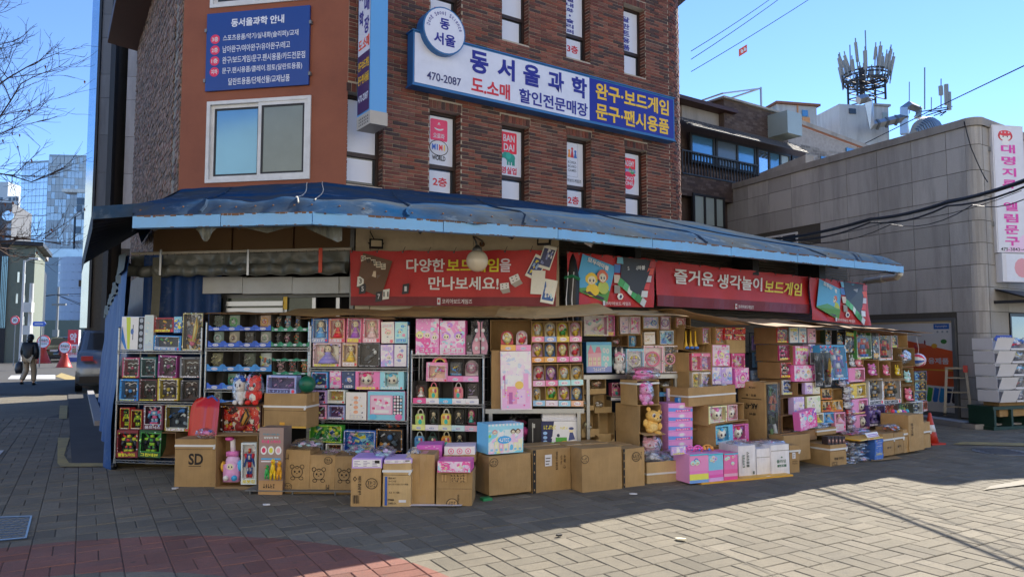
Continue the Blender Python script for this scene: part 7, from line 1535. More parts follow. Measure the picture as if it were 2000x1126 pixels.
for r,c,lb in(((402,302,452,530),['#2c3038','#4c5460','#787f88'],'black toy sword card'),((456,300,504,500),['#3c3428','#c8a83c','#8c2c2c'],'brown gold toy weapon card')):PK(r,lb,'sword',c,.16,'#24282c',.04)
PK((370,300,412,380),'grey blue toy blade card','sword',['#5c6c80','#a8b4c0','#3c4450'],.14,'#30363c',.04);PK((466,440,506,530),'silver toy blade card','sword',['#8c8c90','#c8c8cc','#585860'],.17,'#38383c',.04)
at(loc='in third row of robot display')
P((244,384,384,492),'magenta oval picture box','art_pink',['#d860a8','#f0a0cc','#8c4ab0','#f8d8ec'],.1,.05,faces=0,extra=lambda mb,w,h:(mb.ell(0,h*.48,w*.3,h*.32,-.009,'#f0d0e4',14),[face_print(mb,x*w,h*z,h*.11,c,-.0095-i*.0012,rnd) for i,(x,z,c) in enumerate(((-.12,.56,'#8c5cc0'),(.12,.56,'#e8a83c'),(0,.34,'#5ca8e0'),(-.34,.6,'#e060a0'),(.36,.6,'#c850a8')))]))
W((604,402,714,494),'pink cat play set','#dc78a8','#e8b8c8','face',[['#f0e0e4','#e88cac']],.1,.03,win=(.4,.1,.95,.9));W((616,506,724,602),'yellow dog play set','#e0b83c','#e8dc98','face',[['#e8c83c','#b89c3c']],.1,.04,win=(.4,.1,.95,.9));W((628,608,736,706),'pink rabbit play set','#dc88b8','#e8c0d0','face',[['#f098bc','#e06c94']],.1,.05,win=(.4,.1,.95,.9));W((638,714,744,810),'lilac cat play set','#d890b4','#d8c0cc','face',[['#ece8ec','#48384c']],.1,.06,win=(.4,.1,.95,.9))
at(loc='among carton fronts, robot display')
OC((264,496,418,582),'wide carton of lilac cards',.3,'kraft_dark',.06);P((316,500,364,576),'lilac doll card','#b898dc',LILACS,.05,.07);P((368,500,412,576),'cream doll card','#d8d0b8',['#d8c890','#e8dcd0','#b878c0','#a8c0a0'],.05,.07)
OC((166,594,318,714),'deep carton of unicorn boxes',.3,'kraft_dark',.1);P((238,596,312,712),'lilac unicorn box','#cdb8e4',LILACS,.08,.12);OC((320,588,424,706),'deep carton of pale boxes',.3,'kraft',.1);P((328,590,418,702),'pale green unicorn box','#d8e0c0',['#c8d890','#e8ecd8','#e8c0d0','#b0c8a0'],.08,.12)
OC((160,714,300,822),'dark low carton',.4,'kraft_dark',.12)
at(loc='in figure box rows')
for r,n,c,lb in(((426,540,494,612),2,[['#28242c','#383030','#e8a8a0'],['#302830','#2c2c34','#e8d0a0']],'pair of red black figure boxes'),((430,622,498,694),2,[['#c8802c','#38302c','#e8d83c'],['#2c2430','#c83c3c','#e8c8a0']],'pair of yellow red figure boxes'),((500,618,566,692),2,[['#e8b82c','#c8902c','#2c2c34'],['#2c2c30','#b8b8c0','#e8e0d0']],'pair of yellow white figure boxes')):W(r,lb,'#d89c38','#e8dcc0','doll',c,.06,.06,n=n,win=(.04,.16,.96,.94),band='#c82c2c')
at(loc='in low figure boxes')
W((380,704,440,772),'yellow figure box','#d8d4d8','#383430','doll',[['#c8982c','#e8c84c','#48382c']],.06,.1,win=(.1,.1,.9,.9));W((444,700,512,772),'sky blue figure box','#4c98c8','#c8dce8','doll',[['#2c5c98','#4c98d8','#e8e8ec']],.06,.1,win=(.1,.1,.9,.9));W((514,698,584,828),'pink paper doll box','#d88cac','#6c3c48','doll',[['#8a3c4c','#e0a0b8','#f0d8d8']],.06,.12,win=(.1,.48,.92,.94))
at(loc='of the capsule plush column')
for i,(r,c) in enumerate((((532,480,590,524),'#c8c0d0'),((566,524,620,572),'#d8d8dc'),((560,572,622,618),'#b8b0b8'),((566,622,622,672),'#d0d0d8'),((580,676,632,714),'#c8203c'),((584,714,638,772),'#986c78'),((590,776,636,818),'#b8a8b0'))):PLU(r,lab('small capsule plush'),c,'round','#e8e4e4',.05,True,P6)
OC((500,540,562,616),'small kraft carton left of the capsule plush column',.2,'kraft',.02,pll=True)
at(loc='in open plush cartons, robot display')
for r,c,e_,c2 in(((704,348,804,478),'#c878b8','round','purple'),((806,356,886,478),'#e07ca0','round','pink'),((886,356,962,478),'#e8bc3c','long','yellow')):
 OC(r,f'carton with {c2} plush',.25,'kraft',.02,flap='b');PLU((r[0]+24,r[1]+22,r[2]-20,r[3]-28),f'{c2} plush sitting in an open carton of robot display',c,e_,'#f0e0e4',.0,False,P6)
W((742,476,834,646),'silver framed black robot box','#c8ccd4','art_dark','robot',[['#30343c','#9ca4b0','#c8a03c']],.1,.05,win=(.05,.16,.95,.96),band='#20242c');W((836,480,952,640),'silver framed dark green robot box','#c0c4cc','art_dark','robot',[['#2c3830','#c88c3c','#b8bcc4']],.1,.05,win=(.05,.16,.95,.96),band='#20242c')
at(loc='at right end of robot display')
OC((962,272,1044,394),'carton with blue plush bag',.3,'kraft',.02);OC((962,400,1036,514),'carton with teal plush',.3,'kraft',.03);OC((968,520,1042,636),'carton with rose plush',.3,'kraft',.04)
BG((964,284,1040,372),'blue and white bagged plush at right end carton',['#3c98d8','#d8e4f0','#c87c98','#e8e8ec'],.04,.14,n=7,pl=P6);PLU((968,414,1014,496),'teal and white plush in right end carton','#a8d4d4','point','#e8ecec',.0,False,P6);PLU((974,532,1022,618),'rose plush in right end carton','#dc7c94','round','#f0c8cc',.0,False,P6)
e,w,h=place('striped_ball','red blue and white striped ball at right end of display','ball',(1030,304,1112,396),.02,None,P6,plain_label=True);mb=MB();k=12
for i in range(k):
 b0=len(mb.V);mb.sph((0,0,0),h/2,('#c83c54','#e8e8ec','#3c5ca8','#e8d0d8')[i%4],2,8)
 mb.V[b0:]=[];del mb.F[-16:];del mb.M[-16:]
 for j in range(8):
  la0,la1,lo0,lo1=-math.pi/2+math.pi*j/8,-math.pi/2+math.pi*(j+1)/8,2*math.pi*i/k,2*math.pi*(i+1)/k;f=lambda a,o:(h/2*math.cos(a)*math.cos(o),h/2*math.sin(a),h/2+h/2*math.cos(a)*math.sin(o));mb.poly([f(la0,lo0),f(la0,lo1),f(la1,lo1),f(la1,lo0)],('#c83c54','#e8e8ec','#3c5ca8','#e8d0d8')[i%4])
mb.build('ball',e,True);mb=MB();mb.tube([(0,0,h),(.01,0,h+.1),(0,.02,h+.25)],.003,'white',4);mb.build('string',e)
at(loc='in small packs at right end')
for r,c in(((1042,424,1128,486),'dark blue figure'),((1046,490,1126,554),'black blue figure'),((1036,558,1126,622),'red dark figure')):W(r,c+' twin pack','#2c3038','art_dark','robot',[BLUES,DARKS],.06,.03,n=2,win=(.03,.04,.97,.96))
at(loc='in bottom row of robot display')
W((740,650,846,786),'purple robot box','#4c3878','art_purple','robot',[['#6c5ca8','#a89cd0','#302c48']],.1,.1,win=(.04,.1,.96,.96));W((846,644,938,740),'dark red monster box','#50282c','art_red','gadget',[['#a83c2c','#382c30','#d87c3c']],.1,.08,win=(.04,.06,.96,.96));W((940,640,1036,708),'green black monster box','#1c2c24','art_green','gadget',[['#2c3c34','#5c8c5c','#181c1c']],.1,.08,win=(.04,.06,.96,.96));W((1032,626,1100,706),'white black robot box','#c8d0dc','art_dark','robot',[['#24303c','#c8d4dc','#3c6ca8']],.1,.08,win=(.04,.06,.96,.96));W((1102,624,1132,690),'red yellow small box','#8c3c30','art_red','gadget',[REDS],.08,.06)
for i in range(7):
 e,w,h=place('lollipop_ball','shiny striped ball toy','ball',(886+16*i,676+(i%3)*4,910+16*i,704+(i%3)*4),.24,'shiny ball toys atop the tall carton',P6);mb=MB();mb.sph((0,0,h/2),h/2,('#c83c5c','#3c6cc0','#e8c83c','#e8e8ec','#8a4ab0','#d85c8c','#3ca8c8')[i],10,7);mb.build('ball',e,True)
# goods and cartons in front of the robot display
c_=hz(1565,889);P7=Pl((c_.x,c_.y),30);at(ZE,P6.sh(.3))
P((286,684,398,806),'tilted pink unicorn box leaning on the low goods','art_magenta',['#e068b0','#f8c8e4','#a84cb0','#8ccff0'],.1,.0,ry=-7,pll=True)
CC((176,846,350,1020),'half hidden brown carton behind the small black cup carton',.5,pl=P6.sh(.3),tape=None,fold=0)
OC((150,826,396,892),'flat open carton of bagged goods left of black cups',.45,'kraft_dark',.2,P6,pll=True,open_top=True)
BG((150,816,290,850),'lilac and grey flat bags in the flat open carton',['#8a80b0','#c8c4d0','#a8a0c8'],.12,.3,pl=P6,n=8);BG((270,812,400,850),'white and pink flat bags in the flat open carton',['#d8c8d8','#b898b8','#e0dce4'],.14,.3,pl=P6,n=8);BG((384,768,510,815),'pale blue film bag above the flat open carton',['#a8c4e8','#c8d8f0','#b8cce8'],.16,.25,pl=P6,n=6);OC((396,800,520,845),'strapped low carton below the pale blue film bag',.35,'kraft',.22,P6,pll=True,open_top=True,strap=.6)
c_=hz(1622,910);P8=Pl((c_.x,c_.y),30);at(ZE,P8)
CC((482,912,590,1060),'brown carton with white strap and red print, cups on top',.5,pl=P8,strap=.8,tape=None,fold=.72,texts=(('몽블 다이스',.02,.38,.6,.12),),extra=lambda mb,w,h:(mb.rect(-w*.4,h*.08,-w*.1,h*.24,-.0078,'ink_soft'),mb.rect(-w*.38,h*.1,-w*.12,h*.22,-.0082,'kraft'),glyphs(mb,-w*.36,h*.11,w*.22,h*.1,3,-.0086,'ink',rnd)))
for i in range(5):
 for j in range(2):
  e,w,h=place('small_cup_box','small black boxed cup','cup box',(466+24*i-0*j,858,488+24*i,912),-.02-.2*j,'small black boxed cups on the strapped carton',P8);mb=MB();mb.box(-w*.46,0,0,w*.46,.09,h,'#2a2024');mb.build('carton',e);mb=MB();mb.rect(-w*.3,h*.2,w*.3,h*.7,-.001,'#6c4038');mb.ell(0,h*.5,w*.16,h*.12,-.0015,'#c8a890',8);mb.build('front_print',e)
BG((588,892,782,940),'top layer of silver and pink bagged toys by blue boxes',['#c8c8d0','#e8a8c0','#a8b0c0','#c86890','#d8d4e0'],.0,.35,pl=P8,n=14);BG((592,936,782,990),'middle layer of silver bagged toys beside blue boxes',['#c8c8d4','#8c98b0','#d8b8c8','#a85878','#3c3840'],.01,.35,pl=P8,n=14);BG((594,984,784,1042),'bottom layer of bagged toys on the paving by blue boxes',['#c8ccd0','#8cb0d8','#d8a8b8','#e8e4dc','#383840'],.02,.35,pl=P8,n=14)
c_=hz(1716,898);P9=Pl((c_.x,c_.y),34.5);at(ZE,P9,'of the stack beside bagged toys')
for i in range(6):P((782,1022-24*(i+1),834,1022-24*i),f'blue yellow toy packet layer {("one", "two", "three", "four", "five", "six")[i]} up','#3c68b8',['#3c68b8','#e8d04c','#8cb8e8','#c8404c'],.3,0,faces=0)
P((676,872,834,880),'yellow flat box on blue packet stack','#e0c43c',GOLDS,.3,.0,faces=0)
at(ZE,P9);BG((640,812,800,866),'magenta film bags on low cartons near sign card',['#c82c70','#e878a8','#d84c88'],-.25,.35,n=8);OC((570,844,700,900),'open low carton behind magenta film bags',.4,'kraft',-.35,pll=True,open_top=True);OC((700,812,840,860),'open low carton right of the magenta film bags',.4,'kraft',-.5,pll=True,open_top=True)
e,w,h=place('price_card','white sign card with purple print lying on low cartons','sign',(740,836,822,874),-.05,None,P9,plain_label=True,rx=-35);mb=MB();mb.box(-w/2,0,0,w/2,.004,h*1.3,'#d8d4ec');[mb.rect(-w*.4,h*(.2+.3*i),w*.4,h*(.34+.3*i),-.001,'#8a5cb0') for i in range(3)];mb.build('card',e)
at(ZE,P9)
CC((836,838,908,984),'brown carton left of the low strapped carton near the cone',.4,pl=P9.sh(-.02),strap=.72,tape=None,fold=.66,texts=(('완구',0,.35,.4,.1),));CC((910,832,970,972),'narrow strapped carton under the orange bag',.36,pl=P9.sh(-.03),strap=.74,tape=None,fold=.66,texts=(('완구',0,.35,.4,.1),));CC((972,808,1044,962),'brown carton with small white label near the tall carton',.4,pl=P9.sh(-.04),strap=.8,tape=None,fold=.7,sticker=(0,.5,.03,.05));CC((1006,712,1106,952),'tall plain brown carton towering at right end of goods',.4,pl=P9.sh(-.02),tape=None,fold=0,extra=lambda mb,w,h:mb.text('완구선물',-w*.3,h*.6,h*.36,w*.14,-.008,'ink_soft',.02,R(-90)))
CC((1098,762,1150,934),'stacked carton at far right end next to traffic cone',.36,pl=P9.sh(-.1),strap=.62,tape=None,fold=.55);BG((906,780,960,834),'orange plastic bag on the narrow strapped carton',['#e0702c','#d0602c'],-.05,.2,n=4);BG((955,788,1030,812),'blue film packet on the carton near tall carton',['#4c9cd0','#7cb8e0'],-.1,.2,n=4);BG((862,782,918,800),'small sky blue packet left of the orange bag',['#3c9cd8','#5cb0e0'],-.1,.15,n=3)
strip('cardboard_flat',[hz(1702,902),hz(1762,896),hz(1745,889),hz(1700,893)],.012,'kraft',None);tag(D.objects['cardboard_flat'],'flattened cardboard lying on the paving before blue boxes','cardboard')
# platforms that carry the upper goods
for lb,pl,x0,x1,yt,d in(('low trestle under the right of centre cartons',P5.sh(-.05),1330,1480,830,.6),('long low trestle under the robot display',P6.sh(-.03),1525,1815,838,.7)):
 at((0,0,1.));p,t,zb,w,h=spot((x0,yt,x1,yt+6),0,pl);e=thing('trestle',lb,'stand',p.pt(t,0),R(p.phi));zt=pl.hit((x0+x1)/2,yt)[1];mb=MB();mb.box(-w/2,0,zt-.03,w/2,d,zt,'kraft_dark');mb.build('board',e)
 for x in(-w/2+.05,0,w/2-.05):
  for y in(.05,d-.05):mb=MB();mb.box(x-.02,y-.02,0,x+.02,y+.02,zt-.03,'dark_metal');mb.build('leg',e)
# ------------------------------------------------------------------ grey stone clad building on the right
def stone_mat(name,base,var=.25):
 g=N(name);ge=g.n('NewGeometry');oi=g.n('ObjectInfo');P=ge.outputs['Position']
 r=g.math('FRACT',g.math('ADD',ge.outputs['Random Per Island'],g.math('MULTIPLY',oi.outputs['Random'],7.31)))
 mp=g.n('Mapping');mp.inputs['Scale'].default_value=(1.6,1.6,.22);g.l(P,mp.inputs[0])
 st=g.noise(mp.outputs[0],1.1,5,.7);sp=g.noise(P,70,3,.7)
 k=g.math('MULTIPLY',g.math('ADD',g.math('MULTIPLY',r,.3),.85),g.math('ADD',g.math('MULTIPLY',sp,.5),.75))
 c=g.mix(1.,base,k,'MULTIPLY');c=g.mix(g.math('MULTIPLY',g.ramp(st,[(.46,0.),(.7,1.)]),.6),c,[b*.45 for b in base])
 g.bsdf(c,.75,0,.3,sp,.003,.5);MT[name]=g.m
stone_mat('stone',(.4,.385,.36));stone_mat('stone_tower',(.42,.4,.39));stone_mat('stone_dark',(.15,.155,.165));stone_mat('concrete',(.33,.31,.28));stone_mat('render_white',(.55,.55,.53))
GO=hz(1890,818);G=Pl((GO.x,GO.y),-65.4);TC=.2
def S6(z):return 1.6+(z-1.6)*1.058
gb=thing('stone_building','low grey stone clad building on the right with vertical shop sign','building',(0,0,0))
RG=.2
ga=34.5;gpt=G.pt(TC);G2c=gpt-G.n.to_3d()*RG
G2=Pl((G2c.x+RG*math.sin(R(ga)),G2c.y-RG*math.cos(R(ga))),ga)
PZ=(1.98+.02)
vj=[G.hit(x,400)[0] for x in(1420,1461,1502,1546,1601,1655,1715,1783,1852)]+[TC]
vj=[vj[0]-.88,*vj]
def tile(pl,a,b,c,d,parent=None,m='stone',mb=None):
 q=mb or MB();k=.006;o_=rnd.uniform(.0,.004);P4=[pl.pt(a+k,c+k,o_),pl.pt(b-k,c+k,o_),pl.pt(b-k,d-k,o_),pl.pt(a+k,d-k,o_)];n=len(q.V);q.V+=[tuple(p) for p in P4]+[tuple(p-pl.n.to_3d()*.02) for p in P4];q.f((n,n+1,n+2,n+3),m)
 for i in range(4):j=(i+1)%4;q.f((n+j,n+i,n+4+i,n+4+j),m)
 if not mb:q.build('stone_panel',parent)
mb=MB();GH=S6(5.75);Wx0,Wx1=-5.5,-4.36;wz0,wz1=G.hit(1560,475)[1],G.hit(1560,452)[1]
core=[G.pt(-16,0,-.014),G.pt(TC,0,-.014)]
mb.poly([(*core[0].xy,0),(*core[1].xy,0),(*core[1].xy,GH),(*core[0].xy,GH)],'joint')
arc=[(G2c.x+(RG-.012)*math.cos(R(-155.4+(ga-90+155.4)*i/8)),G2c.y+(RG-.012)*math.sin(R(-155.4+(ga-90+155.4)*i/8))) for i in range(9)]
for a,b in zip(arc,arc[1:]):mb.poly([(*a,0),(*b,0),(*b,GH),(*a,GH)],'joint')
e1,e2=G2.pt(0,0,-.014),G2.pt(7,0,-.014);mb.poly([(*e1.xy,0),(*e2.xy,0),(*e2.xy,GH),(*e1.xy,GH)],'joint')
bk=[core[0],core[1]]+[Vector((*a,0)) for a in arc]+[e2,e2-G2.n.to_3d()*8,core[0]-G.n.to_3d()*6]
mb.poly([(*p.xy,GH) for p in bk],'concrete')
for a,b in((bk[-3],bk[-2]),(bk[-2],bk[-1]),(bk[-1],bk[0])):mb.poly([(*a.xy,0),(*b.xy,0),(*b.xy,GH),(*a.xy,GH)],'concrete')
mb.build('wall',gb)
zs_=[0.02]+[S6(q) for q in(.47,.89,1.31,1.73,2.15,2.62,3.05,3.47,3.9,4.38,4.88,5.38)]+[GH]
DX0,DX1,DZ1=-2.45,-.16,S6(2.04)
for i in range(len(vj)-1):
 for z0,z1 in zip(zs_,zs_[1:]):
  a,b=vj[i],vj[i+1]
  if z0<DZ1-.02:
   if a>DX0-.3 and b<DX1+.3:continue
   if b>DX0 and a<DX0:b=DX0
   if a<DX1 and b>DX1:a=DX1+.02
  if a<Wx1 and b>Wx0 and z0<wz1 and z1>wz0:continue
  tile(G,a,b,z0,z1,gb)
for z0,z1 in zip(zs_,zs_[1:]):
 q=MB();n_=6;k=.006;rr=RG+.002
 for i in range(n_):
  a0,a1=R(-155.4+(ga-90+155.4)*i/n_),R(-155.4+(ga-90+155.4)*(i+1)/n_);q.poly([(G2c.x+rr*math.cos(a0),G2c.y+rr*math.sin(a0),z0+k),(G2c.x+rr*math.cos(a1),G2c.y+rr*math.sin(a1),z0+k),(G2c.x+rr*math.cos(a1),G2c.y+rr*math.sin(a1),z1-k),(G2c.x+rr*math.cos(a0),G2c.y+rr*math.sin(a0),z1-k)],'stone')
 q.build('stone_panel',gb,True)
 for a,b in((0.02,.85),(.85,1.9),(1.9,3.)):
  if.85<(z0+z1)/2<2.2 and a>.2:continue
  tile(G2,a,b,z0,z1,gb)
mb=MB()
for pl,a,b in((G,-16,TC),(G2,0,7)):
 n=len(mb.V);mb.V+=[tuple(pl.pt(a,GH,.05)),tuple(pl.pt(b,GH,.05)),tuple(pl.pt(b,GH,-.3)),tuple(pl.pt(a,GH,-.3))];mb.V+=[(x,y,z+.16) for x,y,z in mb.V[n:n+4]]
 for f_ in((0,1,5,4),(1,2,6,5),(2,3,7,6),(3,0,4,7),(4,5,6,7),(3,2,1,0)):mb.f([n+i for i in f_],'concrete')
mb.cyl((G2c.x,G2c.y,GH),(G2c.x,G2c.y,GH+.165),RG+.05,'concrete',20);mb.build('parapet',gb)
mb=MB();a,b=G.pt(-6.1,0,-.4),G.pt(-4.4,0,-.4);mb.poly([(*a.xy,GH+.1),(*b.xy,GH+.1),(*b.xy,GH+.52),(*a.xy,GH+.38)],'concrete');c,d=a-G.n.to_3d()*.3,b-G.n.to_3d()*.3;mb.poly([(*a.xy,GH+.38),(*b.xy,GH+.52),(*d.xy,GH+.52),(*c.xy,GH+.38)],'white');mb.poly([(*b.xy,GH+.1),(*d.xy,GH+.1),(*d.xy,GH+.52),(*b.xy,GH+.52)],'concrete');mb.build('roof_stub',gb)
wv=D.objects.new('window',None);COL.objects.link(wv);wv.parent=gb;wv.location=G.pt(Wx0,wz0,0);wv.rotation_euler=(0,0,R(G.phi));w,h=Wx1-Wx0,wz1-wz0
mb=MB();[mb.box(p[0],-.02,p[1],p[2],.02,p[3],'win_white') for p in((0,0,w,.05),(0,h-.05,w,h),(0,.05,.05,h-.05),(w-.05,.05,w,h-.05),(w*.5,.05,w*.5+.05,h-.05))];mb.build('frame',wv);mb=MB();mb.box(.05,.0,.05,w-.05,.01,h-.05,'glass_dark');mb.build('pane',wv)
# poster door at its left end
dp=D.objects.new('poster_door',None);COL.objects.link(dp);dp.parent=gb;dp.location=G.pt(DX0,.1,0);dp.rotation_euler=(0,0,R(G.phi));w,h=DX1-DX0,DZ1-.1
mb=MB();[mb.box(p[0],-.05,p[1],p[2],.04,p[3],'steel_dull') for p in((0,-.1,w,.0),(0,h-.06,w,h),(w-.07,0,w,h-.06),(0,0,.05,h-.06))];mb.box(.05,-.01,h-.1,w-.07,.03,h-.06,'panel_beige');mb.build('frame',dp)
mb=MB();X0,X1=.05,w-.07;f=lambda a,b,y=.0:(X0+(X1-X0)*a,y,b*(h-.1))
mb.poly([f(0,0,.004),f(1,0,.004),f(1,1,.004),f(0,1,.004)],'#d4d8de');mb.poly([f(0,.26,.002),f(1,.29,.002),f(1,.68,.002),f(.42,.82,.002),f(0,.82,.002)],'#f0582c')
mb.poly([f(0,.0,.001),f(1,.0,.001),f(1,.28,.001),f(.55,.3,.001),f(0,.42,.001)],'#dfe2e6')
for i,c in enumerate(('#d8508c','#e8782c','#e8b82c','#3c9c3c','#2c6cc0','#2c8cc8','#1c2c50','#28242c')):x=.5+.065*i;mb.poly([f(x,.13,.0),f(x+.05,.11,.0),f(x+.075,.26,.0),f(x+.025,.27,.0)],c);mb.ell(*f(x+.026,.12)[::2],.05,.03,-.001,c,10)
mb.text('& 융제품',*f(.8,.57)[::2],.62,.13,-.001,'white',.03);mb.rect(*f(.58,.46)[::2],*f(.98,.475)[::2],-.001,'#f0a03c');mb.text('hyunjin',*f(.88,.96)[::2],.26,.05,-.003,'white',.02);mb.rect(*f(.8,.93)[::2],*f(.96,.99)[::2],-.001,'#2460b0')
for x,z,a,b,c in((.66,.74,.14,.05,'#c86a50'),(.6,.73,.05,.06,'#b8404c'),(.8,.74,.07,.05,'#e8a02c'),(.9,.79,.07,.05,'#3c7c3c'),(.7,.78,.02,.05,'#8c2c30'),(.62,.79,.02,.05,'#e8dcd0')):mb.ell(*f(x,z)[::2],a,b,-.0005-x*.001,c,10)
for i in range(3):mb.ell(*f(.84+.05*i,.9)[::2],.025,.025,-.001,'#9aa4ac',8)
mb.build('poster',dp)
mb=MB();mb.rect(X0,0,X1,h-.1,-.012,'film');mb.build('pane',dp)
# gutters, wires on the wall
mb=MB();q0=G.hit(1886,232);pts=[G.pt(*G.hit(x,y),.05) for x,y in((1886,238),(1892,262),(1900,290),(1912,318),(1925,345),(1932,356))];mb.tube(pts,.01,'black',5);mb.build('cable_loop',gb)
# vertical sign box at the corner
SV=Pl((G2.o+G2.d*.30+G2.n*.28),0)
u0=dep(1936,400,G2.pt(.3).y-.1);PV=Pl((u0.x,u0.y),10);t0,zt_=PV.hit(1940,246);t1,zb_=PV.hit(2003,492);t1=PV.hit(1999,400)[0]
t_=thing('vertical_sign','tall white vertical shop sign with pink lettering at the grey corner','sign',PV.pt(t0,zb_),R(10));w,h=t1-t0+.02,zt_-zb_
mb=MB();mb.box(-.03,.01,-.02,w+.06,.2,h+.03,'white');mb.build('casing',t_);mb=MB();mb.rect(0,.02,w+.03,h,.004,'sign_white');mb.poly([(w*.2,.002,.0),(w+.03,.002,.0),(w+.03,.002,h*.16)],'#e0b8d8');mb.build('face',t_)
mb=MB()
for i,q in enumerate('대명지류·엘림문구'):
 z=h*(.84-.094*i) if i<4 else h*(.84-.094*3.7-.04-.092*(i-4.2))
 if q=='·':mb.ell(w*.5,h*.475,.02,.02,0,'#c8389c',8)
 else:mb.text(q,w*.5,z-h*.02,w*.52,h*.07,0,'#c8389c',.03)
mb.text('475-3843~4',w*.52,h*.02,w*.9,h*.026,0,'black',.01)
z=h*.925;mb.ell(w*.42,z,w*.27,h*.045,.0015,'#b0262c',14);mb.ell(w*.42,z-h*.005,w*.2,h*.034,.001,'#f4e0d0',12);mb.ell(w*.42,z+h*.022,w*.24,h*.024,.0005,'#c8343c',10);[mb.ell(w*(.42+s*.13),z+h*.028,w*.03,h*.006,0,'white',6) for s in(-1,0,1)];mb.ell(w*.42,z-h*.052,w*.14,h*.022,.0012,'#f0e4dc',10);[mb.ell(w*(.42+s*.08),z-h*.006,w*.025,h*.006,0,'black',6) for s in(-1,1)]
mb.build('lettering',t_);mb=MB();mb.box(-.18,.06,h*.2,-.03,.16,h*.24,'steel_dull');mb.box(-.18,.06,h*.8,-.03,.16,h*.84,'steel_dull');mb.build('bracket',t_)
pv2=PV.sh(.05);a=pv2.hit(1962,556);t_=thing('signboard','lower white sign box with faded pink print under the vertical sign','sign',pv2.pt(pv2.hit(1958,520)[0],pv2.hit(1960,550)[1]),R(14));hh=pv2.hit(1960,494)[1]-pv2.hit(1960,550)[1]
mb=MB();mb.box(0,0,0,1.4,.18,hh,'white');mb.build('casing',t_);mb=MB();mb.rect(.1,.02,1.38,hh-.02,-.002,'sign_white');mb.ell(.5,hh*.5,.2,.2,-.003,'#c88c94',12);mb.build('face',t_)
t_=thing('folding_awning','small dark retracted awning above the right hand shop window','awning',G2.pt(.25,2.5,0),R(34.5));mb=MB();mb.poly([(0,0,.12),(2.6,0,.12),(2.6,-.7,-.12),(0,-.7,-.12)],'#3a3c44');mb.poly([(0,0,.15),(0,-.7,-.09),(2.6,-.7,-.09),(2.6,0,.15)],'#3a3c44');mb.build('cloth',t_);mb=MB();mb.cyl((-.02,-.72,-.1),(2.6,-.72,-.1),.03,'white',8);mb.box(-.06,-.74,-.16,.02,0,-.1,'dark_metal');mb.build('arm',t_)
sw=D.objects.new('window',None);COL.objects.link(sw);sw.parent=gb;sw.location=G2.pt(.85,.9,0);sw.rotation_euler=(0,0,R(34.5));mb=MB();[mb.box(p[0],-.03,p[1],p[2],.03,p[3],'dark_metal') for p in((0,0,2.1,.05),(0,1.2,2.1,1.26),(0,.05,.06,1.2),(1.,.05,1.06,1.2))];mb.build('frame',sw);mb=MB();mb.box(.06,.0,.05,2.1,.01,1.2,'glass_dark');mb.build('pane',sw)
a=G.hit(1880,660);pl_=G.sh(.02);t0=pl_.hit(1880,660)[0]
PS_=Pl((hz(1880,829).x,hz(1880,829).y),0);t_=thing('street_sign','blue arrow street name plate on the grey wall','sign',G2.pt(-.05,G2.hit(1900,666)[1],.26),R(20))
mb=MB();p5=[(-.28,.045),(-.2,-.03),(.22,-.03),(.22,.12),(-.2,.12)];mb.prism(p5,0,.012,'#1c3c9c');mb.build('plate',t_);mb=MB();mb.text('천호대로151길',.03,.065,.3,.05,-.002,'white',.02);mb.text('Cheonho-daero 151-gil',.03,.0,.32,.022,-.002,'white');mb.build('lettering',t_)
# step ladder
lt=G.hit(1890,800)[0];lp=G.pt(lt,.09,.3);t_=thing('step_ladder','short aluminium step ladder leaning on the grey wall','ladder',lp,R(-30));plain('ladder_metal','#8a8478',.45,.6)
for s,ex in((-1,.0),(1,.0)):mb=MB();mb.obox((s*.2,.1,.46),(.05,.03,.96),'ladder_metal',ry=-s*.07,rx=-.16);mb.build('rail',t_);mb=MB();mb.box(s*.23-.03,-.01,0,s*.23+.03,.03,.04,'black');mb.build('foot',t_)
for i in range(3):mb=MB();mb.box(-.2+.012*i,.04+.05*i,.15+.29*i,.2-.012*i,.1+.05*i,.18+.29*i,'ladder_metal');mb.build('step',t_)
mb=MB();mb.box(-.2,.14,.92,.2,.22,.96,'ladder_metal');mb.box(.12,.12,.86,.2,.2,1.0,'#a8342c');mb.build('top_cap',t_)
# tiered white bins and crate stand by the right edge
bp=hz(1945,840);PBn=Pl((bp.x,bp.y),20)
for i in range(5):
 at((0,0,1.),PBn);y0=658+25.5*i;x0=1936+3.0*i;p,t,zb,w,h=spot((x0,y0,x0+36,y0+25),.02*i);e=thing('display_bin',f'white slanted goods bin, tier {("one", "two", "three", "four", "five")[i]} from top beside the ladder','bin',p.pt(t,zb),R(20));w=.95
 mb=MB();mb.box(-.2,0,0,-.19,.4,h*.92,'white');mb.poly([(-.2,-.1,h*.95),(.24,-.1,h*.95),(.2,-.02,0),(-.2,-.02,0)][::-1],'white');mb.box(-.2,.0,0,w,.4,.01,'white');mb.box(.22,-.02,0,.235,.4,h*.7,'white');mb.box(.22,-.03,0,w,-.02,h*.14,'white');mb.box(.6,-.02,0,.61,.4,h*.7,'white');mb.build('tray',e)
 for k in range(2):BG((1978+26*k+i,y0+1,2002+26*k+i,y0+20),f'bagged small goods, {("left", "right")[k]} column of bin tier {("one", "two", "three", "four", "five")[i]} from top',[('#c83c50','#e8e0e4','#3c5c9c'),('#e8dc9c','#d8c8b8','#b8b0b0'),('#3c98c0','#e8e8ec','#303038'),('#5c8c4c','#a83c4c','#28282c'),('#a8b8d8','#d8d0d4','#7c5c8c')][i],.0,.2,n=6)
e=thing('crate_stand','dark green plastic crate stand below the white bins','stand',PBn.pt(PBn.hit(1945,830)[0]+.5,0),R(20));mb=MB();plain('crate_green','#1c3a30',.5)
